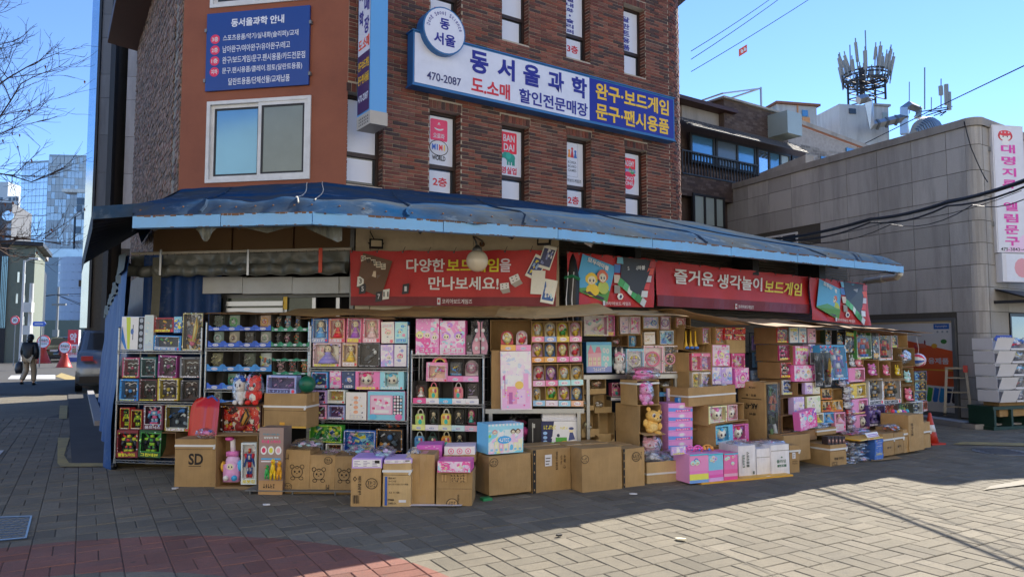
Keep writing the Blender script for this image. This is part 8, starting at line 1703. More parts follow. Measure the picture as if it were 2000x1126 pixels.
for z0,z1 in((0,.06),(.36,.42)):mb.box(-.55,0,z0,.8,.5,z1,'crate_green')
for x in(-.53,-.1,.35,.76):mb.box(x,0,.06,x+.05,.5,.36,'crate_green')
mb.build('crate',e);CC((1952,784,2010,812),'brown carton inside the dark green crate stand',.3,pl=PBn.sh(-.06),tape=None,fold=0)
mb=MB();a0=hz(1672,802);a1=hz(1905,838);a2=hz(2060,832)
for p,q in((hz(1700,806),a1),(a1,a2)):
 dv=(q-p).normalized();nv=Vector((-dv.y,dv.x,0))*.3;n=len(mb.V);mb.V+=[tuple(p),tuple(q),tuple(q+nv),tuple(p+nv)];mb.V+=[(x,y,.09) for x,y,z in mb.V[n:n+4]]
 for f_ in((0,1,5,4),(1,2,6,5),(3,0,4,7),(4,5,6,7)):mb.f([n+i for i in f_],'kerb')
mb.build('kerb')['kind']='structure'
mc=hz(1955,882);mb=MB();mb.cyl((0,0,-.002),(0,0,.008),.36,'steel_dull',28);[mb.box(-.25,-.25+.1*i,.008,.25,-.22+.1*i,.012,'dark_metal') for i in range(6)];o=mb.build('manhole_cover');o.location=mc;tag(o,'round iron manhole cover in the shaded paving at right','manhole')
# traffic cone
cp=hz(1818,866);e=thing('traffic_cone','red and white traffic cone at the right end of the goods','traffic cone',cp,R(20));e.scale=(.8,.8,.8);plain('cone_red','#b8301c',.5,var=.15)
mb=MB();mb.lathe([(.14,.03),(.105,.2),(.028,.58),(.02,.6)],(0,0,0),'cone_red',16);mb.build('cone',e,True);mb=MB();mb.box(-.18,-.18,0,.18,.18,.03,'cone_red');mb.build('base',e);mb=MB();mb.lathe([(.1,.24),(.072,.37)],(0,0,0),'white',16);mb.build('reflective_band',e,True)
# ------------------------------------------------------------------ utility cover at left front, litter, crack
a,b,c,d=hz(-60,1062),hz(52,1052),hz(63,1008),hz(-50,1012);mb=MB();plain('cover_metal','#6c7880',.5,.5,var=.2,vs=12)
mb.poly([(*p.xy,.004) for p in(a,b,c,d)],'cover_metal');cen=(a+b+c+d)/4
for p,q in((a,b),(b,c),(c,d),(d,a)):pi,qi=lerp(p,cen,.07),lerp(q,cen,.07);mb.poly([(*p.xy,.012),(*q.xy,.012),(*qi.xy,.012),(*pi.xy,.012)],'steel')
for i in range(1,12):
 for j in range(1,10):
  p=lerp(lerp(a,b,i/12),lerp(d,c,i/12),j/10);mb.obox((p.x,p.y,.007),(.05,.018,.008),'steel_dull',rz=.7 if(i+j)%2 else-.7)
o=mb.build('utility_cover');tag(o,'square metal utility cover with raised tread at left edge','cover')
for px,py,s,c,lb in((1237,966,.06,'white','scrap of white paper in the shadow near the front cartons'),(1092,1047,.04,'black','small dark stone on the sunny paving'),(1331,1055,.06,'#d8ccb0','pale flat scrap on the sunny paving'),(520,987,.05,'white','thin white scrap on shaded paving below the bear cartons'),(343,955,.07,'white','white strip of litter left of the carton marked SD'),(1498,932,.05,'#d8d8d8','tiny white scrap right of the white cartons')):
 p=hz(px,py);mb=MB();n=6;mb.prism([(s*(.6+.4*rnd.random())*math.cos(i*math.pi/3),s*.55*(.6+.4*rnd.random())*math.sin(i*math.pi/3)) for i in range(n)],-.006,.006,c);mb.xf(Matrix.Rotation(R(90),4,'X'));o=mb.build('litter');o.location=p+Vector((0,0,.014));o.rotation_euler=(.05,.08,rnd.random()*3);tag(o,lb,'litter')
mb=MB();ck=[(1178,968),(1195,976),(1208,990),(1225,1000),(1262,1018),(1300,1036),(1352,1047),(1372,1062),(1400,1075),(1440,1092),(1500,1118),(1540,1140)];P_=[hz(*c) for c in ck]
for i,(p,q) in enumerate(zip(P_,P_[1:])):w_=(.004,.006,.007,.004,.004,.005,.005,.009,.01,.011,.012)[i];nv=Vector((0,w_,0));mb.poly([(*(p-nv).xy,.0065),(*(q-nv).xy,.0065),(*(q+nv).xy,.0065),(*(p+nv).xy,.0065)],'joint')
o=mb.build('crack');o['kind']='structure'
# ------------------------------------------------------------------ brown apartment house behind, roof plant, antennas
AO=dep(1362,300,20.5);PA=Pl((AO.x,AO.y),34.5)
ap=thing('apartment_house','dark brown brick house with wide balcony windows behind the shop','building',(0,0,0))
def za(x,y):return PA.hit(x,y)
mb=MB();t0,t1=za(1330,300)[0],za(1588,320)[0];ztop=za(1362,233)[1]
def pbox(mb,pl,a,b,z0,z1,f0,f1,m):
 n=len(mb.V);q=[pl.pt(a,z0,f0),pl.pt(b,z0,f0),pl.pt(b,z0,f1),pl.pt(a,z0,f1)];mb.V+=[tuple(p) for p in q]+[(p.x,p.y,z1) for p in q]
 for f_ in((3,2,1,0),(4,5,6,7),(0,1,5,4),(1,2,6,5),(2,3,7,6),(3,0,4,7)):mb.f([n+i for i in f_],m)
zA,zB,zC,zD=za(1362,410)[1],za(1362,372)[1],za(1362,330)[1],za(1362,262)[1]
pbox(mb,PA,t0,t1,0,ztop,-9,-.25,'brick_brown');pbox(mb,PA,t0,t1,za(1362,385)[1],za(1362,330)[1],-.25,0,'brick_brown');mb.build('wall',ap)
def brick_panel(pl,a,b,z0,z1,off,m,name,par,bw=.22,ch=.075):
 q=MB();z=z0;r=0
 while z<z1-.02:
  t=a-(bw/2 if r%2 else 0)
  while t<b:
   s0,s1=max(t,a),min(t+bw-.012,b)
   if s1-s0>.03:
    n=len(q.V);o_=off+rnd.uniform(.006,.016);q.V+=[tuple(pl.pt(s0,z,o_)),tuple(pl.pt(s1,z,o_)),tuple(pl.pt(s1,z+ch-.012,o_)),tuple(pl.pt(s0,z+ch-.012,o_))];q.f((n,n+1,n+2,n+3),m)
   t+=bw
  z+=ch;r+=1
 q.build(name,par,kind='stuff')
brick_panel(PA,t0,t1,za(1362,385)[1],za(1362,330)[1],.0,'brick_brown','brick_band',ap)
mb=MB();pbox(mb,PA,t0-.3,t1+.2,zD+.02,ztop+.05,-.5,.5,'tile_dark');plain('tile_dark','#3c3836',.7,var=.25,vs=9);
mb=MB();a,b=t0-.2,t1-1.0;n=26
for i in range(5):
 z0,z1=zD+(ztop-zD)*i/5,zD+(ztop-zD)*(i+1)/5;o0,o1=.55-.12*i,.5-.12*(i+1)
 for k in range(n):
  s0,s1=a+(b-a)*(k+(.5 if i%2 else 0))/n,a+(b-a)*(k+.94+(.5 if i%2 else 0))/n;mb.poly([PA.pt(s0,z0,o0),PA.pt(s1,z0,o0),PA.pt(s1,z1,o1),PA.pt(s0,z1,o1)],'tile_dark');mb.poly([PA.pt(s0,z0-.03,o0),PA.pt(s1,z0-.03,o0),PA.pt(s1,z0,o0),PA.pt(s0,z0,o0)],'tile_dark')
mb.build('roof_tiles',ap,kind='stuff')
def ap_window(x0,x1,zl,zh,cols,off=-.04):
 rt_=D.objects.new('window',None);COL.objects.link(rt_);rt_.parent=ap;a,b=za(x0,300)[0],za(x1,300)[0];rt_.location=PA.pt(a,zl,off);rt_.rotation_euler=(0,0,R(34.5));w,h=b-a,zh-zl;n=len(cols);q=MB()
 for p in((0,0,w,.07),(0,h-.07,w,h)):q.box(p[0],-.03,p[1],p[2],.05,p[3],'dark_metal')
 for i in range(n+1):x=min(w*i/n,w-.08);q.box(x,-.025,.07,x+.08,.05,h-.07,'dark_metal')
 q.build('frame',rt_)
 for i,c in enumerate(cols):q=MB();q.box(w*i/n+.07,.0,.07,w*(i+1)/n+.01,.01,h-.07,c);q.build('pane',rt_)
plain('frost','#9aa8a4',.3,.1,var=.15,vs=1.5,world=True);plain('frost_dim','#5c6a74',.2,.2,var=.2,vs=1.5,world=True)
zl,zh=za(1362,318)[1],za(1362,260)[1]
ap_window(1350,1398,zl,zh,('glass_blue',));ap_window(1400,1478,zl,zh,('frost_dim','glass_blue'));ap_window(1480,1545,zl,zh,('glass_sky','glass_blue','frost'));ap_window(1548,1586,zl,zh,('frost','frost'))
ap_window(1350,1412,za(1362,442)[1],za(1362,378)[1],('frost','frost','frost'),.02)
mb=MB()
for z in(za(1362,345)[1],za(1362,318)[1]+.25):pbox(mb,PA,t0,za(1480,300)[0],z,z+.04,.0,.05,'dark_metal')
for i in range(26):t=t0+(za(1480,300)[0]-t0)*i/26;pbox(mb,PA,t,t+.02,za(1362,345)[1],zl+.25,.01,.04,'dark_metal')
mb.build('balcony_rail',ap)
# penthouse and dormer
mb=MB();p0,p1=za(1430,215)[0],za(1545,240)[0];pbox(mb,PA,p0,p1,ztop-.3,za(1430,188)[1],-3.2,-.3,'brick_brown');mb.build('penthouse',ap);brick_panel(PA,p0+.02,p1,ztop-.2,za(1430,192)[1],-.3,'brick_brown','brick_band',ap)
mb=MB();pbox(mb,PA,p0-1.6,p0,ztop-.3,za(1400,205)[1],-3.,-.5,'concrete');pbox(mb,PA,p0-2.4,p0+.4,za(1400,207)[1],za(1400,200)[1],-3.,-.1,'eave');pbox(mb,PA,p0-.1,p1+.1,za(1430,188)[1],za(1430,184)[1],-3.3,-.2,'concrete');mb.build('roof_trim',ap)
mb=MB();q=za(1514,240);pbox(mb,PA,za(1515,240)[0],za(1543,240)[0],za(1528,268)[1],za(1528,225)[1],-.4,.42,'frost');mb.build('dormer_window',ap)
mb=MB();zz=za(1430,184)[1];c4=[PA.pt(p0+.2,zz,-.5),PA.pt(p1-.8,zz,-.5),PA.pt(p1-.8,zz,-2.6),PA.pt(p0+.2,zz,-2.6)]
for p in c4[1:3]:mb.cyl(p,p+Vector((0,0,.75)),.035,'steel',6)
for p,q in zip(c4,c4[1:]+c4[:1]):mb.tube([p+Vector((0,0,.72 if p is not c4[0] and p is not c4[3] else.2)),q+Vector((0,0,.72 if q is not c4[0] and q is not c4[3] else.2))],.03,'steel',5)
mb.build('roof_frame',ap)
# white washed brick wing
wg=thing('brick_wing','weathered pale grey brick building with sloping sunlit roof edge','building',(0,0,0));AW=dep(1545,300,24);PW2=Pl((AW.x,AW.y),30);a,b=PW2.hit(1540,300)[0],PW2.hit(1735,330)[0]
zl_,zr_=PW2.hit(1545,240)[1],PW2.hit(1700,282)[1];mb=MB();n=len(mb.V)
for o_ in(0,-7):mb.V+=[tuple(PW2.pt(a,0,o_)),tuple(PW2.pt(b,0,o_)),tuple(PW2.pt(b,zr_-.4,o_)),tuple(PW2.pt(a,zl_,o_))]
for f_ in((0,1,2,3),(1,5,6,2),(5,4,7,6),(4,0,3,7)):mb.f(f_,'brick_grey')
mb.f((3,2,6,7),'concrete');mb.build('wall',wg);brick_panel(PW2,a,b-.1,PW2.hit(1600,360)[1],min(zl_,zr_)-.5,.0,'brick_grey','brickwork',wg,.24,.09)
mb=MB();p,q=PW2.pt(a,zl_+.05,.1),PW2.pt(b,zr_-.35,.1);mb.poly([p,q,q+Vector((0,0,.14)),p+Vector((0,0,.14))],'concrete');r_=PW2.n.to_3d()*-.5;mb.poly([p+Vector((0,0,.14)),q+Vector((0,0,.14)),q+r_+Vector((0,0,.2)),p+r_+Vector((0,0,.2))],'roof_red');plain('roof_red','#8a5a44',.8,var=.3);mb.build('roof_edge',wg)
for x0,x1,y0,y1 in((1604,1618,318,306),(1654,1672,300,290)):o=slab('window',PW2.sh(.05),(x0,y1,x1,y0),'glass_blue',.05,wg)
# cream roof hut and white tower block with antennas
def block(name,label,px0,px1,py0,py1,Y,depth_,m,phi=8,cat='building'):
 A_=dep(px0,(py0+py1)/2,Y);pl=Pl((A_.x,A_.y),phi);b=pl.hit(px1,(py0+py1)/2)[0];z1=pl.hit(px0,py0)[1];e=thing(name,label,cat,(0,0,0));mb=MB();pbox(mb,pl,0,b,0,z1,-depth_,0,m);mb.build('wall',e);return e,pl,b,z1
e,pl,b,z1=block('roof_hut','cream rooftop hut with orange trim and small blue window',1518,1596,203,300,38,5,'render_white',12)
mb=MB();pbox(mb,pl,-.1,b+.15,z1,z1+.12,-5.1,.15,'roof_red');pbox(mb,pl,b*.5,b*.53,z1-2.6,z1,-.1,.05,'#b07a4c');mb.build('trim',e);slab('window',pl.sh(.05),(1567,215,1578,227),'glass_blue',.05,e);slab('shutter',pl.sh(.05),(1568,229,1582,242),'#b8804c',.05,e)
e,pl,b,z1=block('tower_block','white washed rooftop block carrying the round antenna platform',1642,1738,203,400,40,6,'render_white',10)
mb=MB();pbox(mb,pl,b*.55,b+.1,z1,z1+.12,-6,.1,'concrete');pbox(mb,pl,-3,b+16,0,pl.hit(1700,268)[1],-8,-.4,'render_white');mb.build('lower_wall',e);slab('window',pl.sh(.05),(1659,212,1672,222),'glass_dark',.05,e);slab('door',pl.sh(.05),(1724,220,1733,240),'frost',.05,e)
duct=thing('roof_duct','large galvanised square duct snaking over the white roof','duct',(0,0,0));mb=MB();pd=pl.sh(1.2)
def dpt(x,y):t,z=pd.hit(x,y);return pd.pt(t,z)
for pts in(((1676,196),(1690,192),(1697,200),(1702,245),(1765,230),(1770,262)),((1766,262),(1766,212),(1776,206),(1795,214),(1793,230))):mb.tube([dpt(*p) for p in pts],.26,'steel',4)
mb.build('pipe',duct);mb=MB();[mb.cyl(dpt(1712+18*i,243-4*i)-Vector((.02,0,0)),dpt(1712+18*i,243-4*i)+Vector((.1,0,.0)),.3,'steel_dull',4) for i in range(4)];mb.build('flange',duct)
an=thing('antenna_tower','lattice antenna tower crowded with pale panel antennas on the white block','antenna tower',pl.sh(-2.5).pt(*pl.sh(-2.5).hit(1693,200)),0);sY=(40+2)/F
mb=MB();H1=118*sY
for sx in(-1,1):
 for sy in(-1,1):mb.cyl((sx*.82,sy*.6,0),(sx*.82,sy*.6,H1*.44),.07,'dark_metal',6)
for k in range(4):
 for sy in(-1,1):z=H1*.11*k;mb.cyl((-.82,sy*.6,z),(.82,sy*.6,z+H1*.11),.035,'dark_metal',4);mb.cyl((.82,sy*.6,z),(-.82,sy*.6,z+H1*.11),.035,'dark_metal',4)
mb.cyl((-.25,0,0),(-.25,0,H1*.6),.16,'black',8);mb.build('lattice',an)
mb=MB()
for rr,zz in((1.15,.33),(1.05,.37),(1.25,.44),(1.3,.49)):mb.tube([(rr*math.cos(i*math.pi/10),rr*math.sin(i*math.pi/10),H1*zz) for i in range(21)],.05,'dark_metal',5)
for i in range(10):a=i*math.pi/5;mb.cyl((.3*math.cos(a),.3*math.sin(a),H1*.34),(1.28*math.cos(a),1.28*math.sin(a),H1*.44),.03,'dark_metal',4);mb.cyl((1.2*math.cos(a),1.2*math.sin(a),H1*.33),(1.28*math.cos(a),1.28*math.sin(a),H1*.5),.03,'dark_metal',4)
mb.build('platform',an);rq=random.Random(5);plain('antenna_white','#8a8a86',.6)
for i in range(22):
 a=i*2*math.pi/22+rq.uniform(-.1,.1);lean=rq.uniform(.1,.3);L_=rq.uniform(.65,1.15);r0=1.3;zb_=H1*rq.uniform(.44,.62);m1=MB();p,q=Vector((r0*math.cos(a),r0*math.sin(a),zb_)),Vector(((r0+lean)*math.cos(a),(r0+lean)*math.sin(a),zb_+L_));m1.cyl(p,q,rq.uniform(.075,.12),'antenna_white',6);m1.build('panel_antenna',an);m1=MB();m1.cyl(p-Vector((0,0,.5)),q+Vector((0,0,.25)),.035,'steel_dull',5);m1.build('mast',an)
for x,h in((.05,1.28),(-.9,1.02),(.7,.98)):m1=MB();m1.cyl((x,0,H1*.5),(x,0,H1*h),.035,'steel_dull',5);m1.build('whip_antenna',an)
an2=thing('roof_antennas','thin whip antennas and a panel mast right of the round antenna platform','antenna',(0,0,0));pk_=pl.sh(-.3)
def kpt(x,y):t,z=pk_.hit(x,y);return pk_.pt(t,z)
for x,y0,y1,r in((1776,160,222,.025),(1806,132,214,.035),(1819,190,218,.025),(1838,154,212,.03)):mb=MB();mb.cyl(kpt(x,y1),kpt(x,y0),r,'steel_dull',5);mb.build('whip_antenna',an2)
for x,y0,y1 in((1837,168,186),(1848,165,205),(1853,180,215)):mb=MB();mb.cyl(kpt(x+1,y1),kpt(x,y0),.12,'antenna_white',6);mb.build('panel_antenna',an2)
mb=MB();[mb.tube([kpt(1800+8*i,218+(i%2)*8),kpt(1860-4*i,208+3*i)],.03,'dark_metal',4) for i in range(7)];mb.build('frame',an2)
sp=thing('vent_drum','corrugated metal vent drum behind the grey parapet','vent',(0,0,0));pq=pl.sh(6);mb=MB();c1,c2=pq.hit(1785,262),pq.hit(1828,250);n=14
for i in range(n):a,b_=i/n,(i+.8)/n;r0=.66*math.sin(.4+2.2*a);p,q=lerp(pq.pt(*c1),pq.pt(*c2),a),lerp(pq.pt(*c1),pq.pt(*c2),b_);mb.cyl(p,q,r0,'steel',12)
mb.build('drum',sp)
# ------------------------------------------------------------------ neighbour tower on the left
tw2=thing('stone_tower','tall grey stone clad tower rising left of the brick shop','building',(0,0,0));Yt=24
P1,P2,P3=Pl((dep(190,300,Yt).x,Yt),0),Pl((dep(218,300,Yt+1.2).x,Yt+1.2),0),Pl((dep(243,300,Yt+.2).x,Yt+.2),4)
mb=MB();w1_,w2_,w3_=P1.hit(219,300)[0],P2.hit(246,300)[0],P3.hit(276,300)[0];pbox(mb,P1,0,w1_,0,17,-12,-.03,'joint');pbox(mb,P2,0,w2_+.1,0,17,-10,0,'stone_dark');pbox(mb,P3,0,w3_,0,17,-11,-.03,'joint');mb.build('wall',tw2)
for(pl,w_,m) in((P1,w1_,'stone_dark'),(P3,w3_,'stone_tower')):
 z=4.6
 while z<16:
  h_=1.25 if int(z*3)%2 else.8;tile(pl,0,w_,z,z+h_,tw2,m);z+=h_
mb=MB();q=P1.sh(.05);pbox(mb,P1,-.35,-.08,2,17,-3,.0,'glass_sky');pbox(mb,P1,-.08,0,2,17,-3,.06,'dark_metal');mb.build('glass_edge',tw2)
mb=MB();pbox(mb,P1,w1_-.1,w1_+.06,0,17,-.1,.12,'dark_metal');pbox(mb,P3,w3_,w3_+.12,0,17,-.4,.1,'eave');pbox(mb,P2,w2_*.4,w2_*.5,0,17,0,.06,'dark_metal');mb.build('downpipe',tw2)
mb=MB();pc=Pl((dep(167,600,25).x,25),0);wcol=pc.hit(205,600)[0];pbox(mb,pc,0,wcol+.4,0,pc.hit(180,560)[1],-3,0,'pillar_stone');plain('pillar_stone','#40352c',.7,var=.2,vs=2,world=True);pbox(mb,pc,-.15,wcol+.4,pc.hit(180,560)[1],pc.hit(180,548)[1],-3,.2,'pillar_stone');pbox(mb,pc,.02,wcol+.4,pc.hit(180,548)[1],7,-3,-.4,'stone_dark');mb.build('pillar',tw2)
# ------------------------------------------------------------------ far side of the street on the left
hb=thing('glass_office','large pale blue glass office block far down the street','building',(0,0,0));Yg=120
def gf(pl,x0,x1,y0,y1,nx,nz,name,mats,par,seed=1):
 a,b=pl.hit(x0,400)[0],pl.hit(x1,400)[0];z0,z1=pl.hit((x0+x1)/2,y1)[1],pl.hit((x0+x1)/2,y0)[1];q=random.Random(seed);m1=MB()
 for i in range(nx):
  for j in range(nz):
   s,e_=a+(b-a)*i/nx,a+(b-a)*(i+.93)/nx;u,v=z0+(z1-z0)*j/nz,z0+(z1-z0)*(j+.92)/nz;m1.poly([pl.pt(s,u,.06),pl.pt(e_,u,.06),pl.pt(e_,v,.06),pl.pt(s,v,.06)],q.choice(mats))
 m1.build(name,par,kind='stuff');m1=MB();pbox(m1,pl,a,b,0,z1+.3,-12,0,'office_frame');m1.build('wall',par)
plain('office_frame','#8c9aa4',.5);glass('office_glass',(.4,.47,.52),.2,.3);plain('office_panel','#a4aeb6',.5,.1,var=.1);glass('office_light',(.6,.72,.8),.15,.45)
g1,g2=Pl((dep(92,400,Yg).x,Yg),6),Pl((dep(40,400,Yg+10).x,Yg+10),-12)
gf(g1,92,182,306,500,12,14,'glass_panel',('office_panel','office_panel','office_glass'),hb,2);gf(g2,40,92,318,500,7,14,'glass_panel',('office_light',),hb,3)
g3=Pl((dep(122,400,Yg-4).x,Yg-4),6);gf(g3,150,184,372,470,3,7,'glass_panel',('office_glass','glass_dark','office_panel'),hb,4);gf(g3,122,146,425,480,5,4,'glass_panel',('office_panel','office_glass'),hb,5);mb=MB();pbox(mb,g3,0,g3.hit(184,400)[0],g3.hit(150,376)[1],g3.hit(150,370)[1],-2,.4,'render_white');mb.build('canopy_slab',hb)
lb_=thing('curved_annex','lower pale blue tiled annex with rounded corner under the glass office','building',(0,0,0));Yl=105;plain('annex_tile','#8a96ac',.4,.2,var=.06);cL=dep(118,560,Yl);rL=3.4;zt_l=dep(118,500,Yl).z
rows_=12
for j in range(rows_):
 mb=MB();z0,z1=zt_l*j/rows_,zt_l*(j+.95)/rows_
 for i in range(10):a0,a1=R(-170+11*i),R(-170+11*(i+1));mb.poly([(cL.x+1.5+rL*math.cos(a0),cL.y+rL+rL*math.sin(a0),z0),(cL.x+1.5+rL*math.cos(a1),cL.y+rL+rL*math.sin(a1),z0),(cL.x+1.5+rL*math.cos(a1),cL.y+rL+rL*math.sin(a1),z1),(cL.x+1.5+rL*math.cos(a0),cL.y+rL+rL*math.sin(a0),z1)],'annex_tile')
 p=Pl((cL.x+2.2,cL.y+.2),4);pbox(mb,p,0,6,z0,z1,-6,0,'annex_tile');mb.build('cladding_course',lb_)
mb=MB();pbox(mb,Pl((cL.x-4,cL.y+1),4),0,10,zt_l,zt_l+1.2,-.2,0,'office_glass');mb.build('roof_rail',lb_)
far=thing('apartment_tower','pale far apartment tower at the left edge behind the dark shops','building',(0,0,0));Yf=260;pf=Pl((dep(14,400,Yf).x,Yf),4);plain('far_white','#b4bcc4',.7);mb=MB();pbox(mb,pf,0,pf.hit(36,400)[0],0,pf.hit(20,383)[1],-8,0,'far_white');pbox(mb,pf,-6,0,0,pf.hit(10,355)[1],-8,0,'far_white');mb.build('wall',far)
mb=MB()
for j in range(22):z=pf.hit(20,383)[1]*(j+.3)/22;[mb.poly([pf.pt(a,z,.1),pf.pt(a+.9,z,.1),pf.pt(a+.9,z+1.2,.1),pf.pt(a,z+1.2,.1)],'glass_dark') for a in(.4,1.8,3.0,-2.5,-4.2)]
mb.build('windows',far,kind='stuff')
# shops on the far pavement
s1=thing('corner_shop_block','grey green rendered building with upright windows across the side street','building',(0,0,0));Ys=52;ps=Pl((dep(14,560,Ys).x,Ys),28);plain('render_green','#6f7566',.8,var=.12,world=True);plain('shop_dark','#25272a',.6)
a1=ps.hit(64,600)[0];mb=MB();pbox(mb,ps,0,a1,0,ps.hit(14,478)[1],-8,0,'render_green');pbox(mb,ps,-6,0,0,ps.hit(14,478)[1],-8,.1,'shop_dark');pbox(mb,ps,-7,a1+.5,ps.hit(14,478)[1],ps.hit(14,470)[1],-8,.4,'shop_dark');mb.build('wall',s1)
for(x0,x1,y0,y1) in((34,38,531,551),(44,50,535,553),(31,35,573,592),(43,49,577,594),(29,33,616,632),(41,48,618,634)):slab('window',ps.sh(.05),(x0,y0,x1,y1),'glass_sky',.06,s1)
for i in range(4):slab('window_strip',ps.sh(.15),(1+3.2*i,500,3+3.2*i,640),'glass_blue',.06,s1)
s2=thing('dark_office','dark grey building with a round wall clock at the left edge','building',(0,0,0));pd2=Pl((dep(-4,450,60).x,60),20);mb=MB();pbox(mb,pd2,-8,pd2.hit(22,450)[0],0,pd2.hit(10,395)[1],-6,0,'stone_dark');mb.build('wall',s2);mb=MB();c_=pd2.pt(*pd2.hit(17,422),.15);mb.cyl(c_,c_+pd2.n.to_3d()*.1,.42,'office_light',18);mb.build('clock',s2)
mb=MB();[mb.text(q,0,-.62*i,.42,.4,0,'far_white',.02) for i,q in enumerate('HTNU')] if 0 else[mb.rect(-.18,-.6*i,.18,-.6*i+.36,0,'far_white') for i in range(4)];mb.xf(Matrix.Translation(pd2.pt(*pd2.hit(17,445),.1))@Matrix.Rotation(R(20),4,'Z'));mb.build('letters',s2)
s3=thing('street_building','grey building with dark windows and curved roof beyond the green block','building',(0,0,0));p3=Pl((dep(62,560,66).x,66),30);mb=MB();b3=p3.hit(82,560)[0];pbox(mb,p3,0,b3,0,p3.hit(70,522)[1],-8,0,'shop_dark');pbox(mb,p3,-2,b3+.2,p3.hit(70,500)[1],p3.hit(70,488)[1],-5,.6,'stone_tower');pbox(mb,p3,0,b3-.4,p3.hit(70,522)[1],p3.hit(70,500)[1],-5,-.2,'shop_dark');mb.build('wall',s3)
for i in range(4):slab('window',p3.sh(.05),(64+4.4*i,545,67.5+4.4*i,572),'glass_dark',.05,s3)
s4=thing('street_end_building','low dark building closing the far end of the side street','building',(0,0,0));p4=Pl((dep(60,640,95).x,95),0);mb=MB();pbox(mb,p4,0,14,0,p4.hit(100,625)[1],-5,0,'render_green');mb.build('wall',s4)
def pole(name,label,cat,px,pyb,pyt,Y,r,m='pole_grey',arm=None,box=None):
 b=dep(px,660,Y);zt=dep(px,pyt,Y).z;e=thing(name,label,cat,(b.x,b.y,0));mb=MB();mb.cyl((0,0,0),(0,0,zt),r,m,10,r*.75);mb.build('pole',e)
 if arm:
  mb=MB();mb.tube([(0,0,zt-.1),(arm[0],0,zt+arm[1])],r*.5,m,6);mb.box(arm[0]-.1,-.12,zt+arm[1]-.08,arm[0]+.5,.12,zt+arm[1]+.06,m);mb.build('arm',e)
 if box:
  for bz,bs in box:mb=MB();mb.box(-bs,-.3,bz,bs,-.05,bz+bs*2.4,m);mb.build('box',e)
 return e,zt
plain('pole_grey','#9a9a94',.7,var=.1);plain('pole_white','#c8c8c4',.6)
pole('street_lamp','slim pale street lamp post with curved head on far pavement','street lamp',41,660,508,48,.09,'pole_white',(.45,.1));e,zt=pole('utility_pole','thick white utility pole carrying boxes left of the black car','utility pole',57.5,660,553,40,.13,'pole_white',None,((3.1,.22),(1.9,.2),(.9,.25)))
e,zt=pole('utility_pole','distant utility pole with cross arm and wires above the black car','utility pole',110,660,560,80,.14,'pole_grey',None,((2.,.3),));mb=MB();mb.box(-1.1,-.05,zt-.9,1.1,.05,zt-.78,'pole_grey');mb.cyl((-.6,0,zt-1.9),(.9,0,zt-1.9),.12,'pole_grey',6);mb.build('cross_arm',e)
mb=MB();p=dep(110,575,80)
for dx,dz in((-16,-2.2),(-14,-3),(12,-1.4),(18,.6),(14,-2.6)):mb.tube([p,p+Vector((dx*.5,-6,dz*.5-.5)),p+Vector((dx,-12,dz))],.03,'black',4)
o=mb.build('street_cables');tag(o,'thin black cables fanning from the distant utility pole','cables')
b=dep(76,632,44);e=thing('direction_sign','small blue direction sign on a post above the black car','sign',(b.x,b.y,0));mb=MB();mb.cyl((0.1,.05,0),(0.1,.05,b.z),.04,'steel_dull',6);mb.build('post',e);mb=MB();mb.prism([(-.42,b.z),(-.32,b.z-.14),(.32,b.z-.14),(.42,b.z),(.32,b.z+.14),(-.32,b.z+.14)],0,.03,'#1c50b0');mb.build('plate',e);mb=MB();mb.rect(-.25,b.z-.03,.25,b.z+.03,-.004,'white');mb.build('lettering',e)
b=dep(29,625,46);e=thing('speed_sign','round red rimmed traffic sign on far pavement','sign',(b.x,b.y,0));mb=MB();mb.cyl((0,.05,0),(0,.05,b.z),.03,'steel_dull',6);mb.build('post',e);mb=MB();mb.cyl((0,0,b.z),(0,.03,b.z),.28,'#c8283c',18);mb.ell(0,b.z,.2,.2,-.003,'white',16);mb.text('30',0,b.z,.22,.17,-.006,'black',.03);mb.build('plate',e)
# bare street tree at the left edge
tr=thing('bare_tree','leafless street tree reaching in from the left edge against the sky','tree',(-14.5,15.5,0));plain('bark','#4c3c34',.9,var=.3,vs=9);tq=random.Random(21)
mb=MB();mb.tube([(0,0,0),(.1,.1,2),(-.05,.15,4.2),(.1,.2,6.2),(.0,.1,8.5)],.2,'bark',9,.06);mb.build('trunk',tr,True)
bm_l,bm_t,lf=MB(),MB(),MB()
def grow(p,d,L,r,lev):
 pts=[p];q=p.copy();dd_=d.copy();n=4
 for i in range(n):
  dd_=(dd_+Vector((tq.uniform(-.22,.22),tq.uniform(-.22,.22),tq.uniform(-.12,.16)))).normalized();q=q+dd_*(L/n);pts.append(q.copy())
  if lev<4 and(i>0 or lev>0):
   for _ in range(2 if lev<3 else 1):
    if tq.random()<.68:ax=Vector((tq.uniform(-1,1),tq.uniform(-1,1),tq.uniform(-.5,.9)));grow(q,(dd_*.75+ax*.75).normalized(),L*tq.uniform(.42,.66),r*.5,lev+1)
 (bm_l if lev<2 else bm_t).tube(pts,max(r,.005),'bark',6 if lev<2 else 3,max(r*.45,.003))
 if lev>=3 and tq.random()<.02:c=pts[-1];lf.poly([c,c+Vector((.03,0,-.03)),c+Vector((.01,.01,-.09)),c+Vector((-.02,0,-.03))],'dead_leaf')
plain('dead_leaf','#7a4a30',.7)
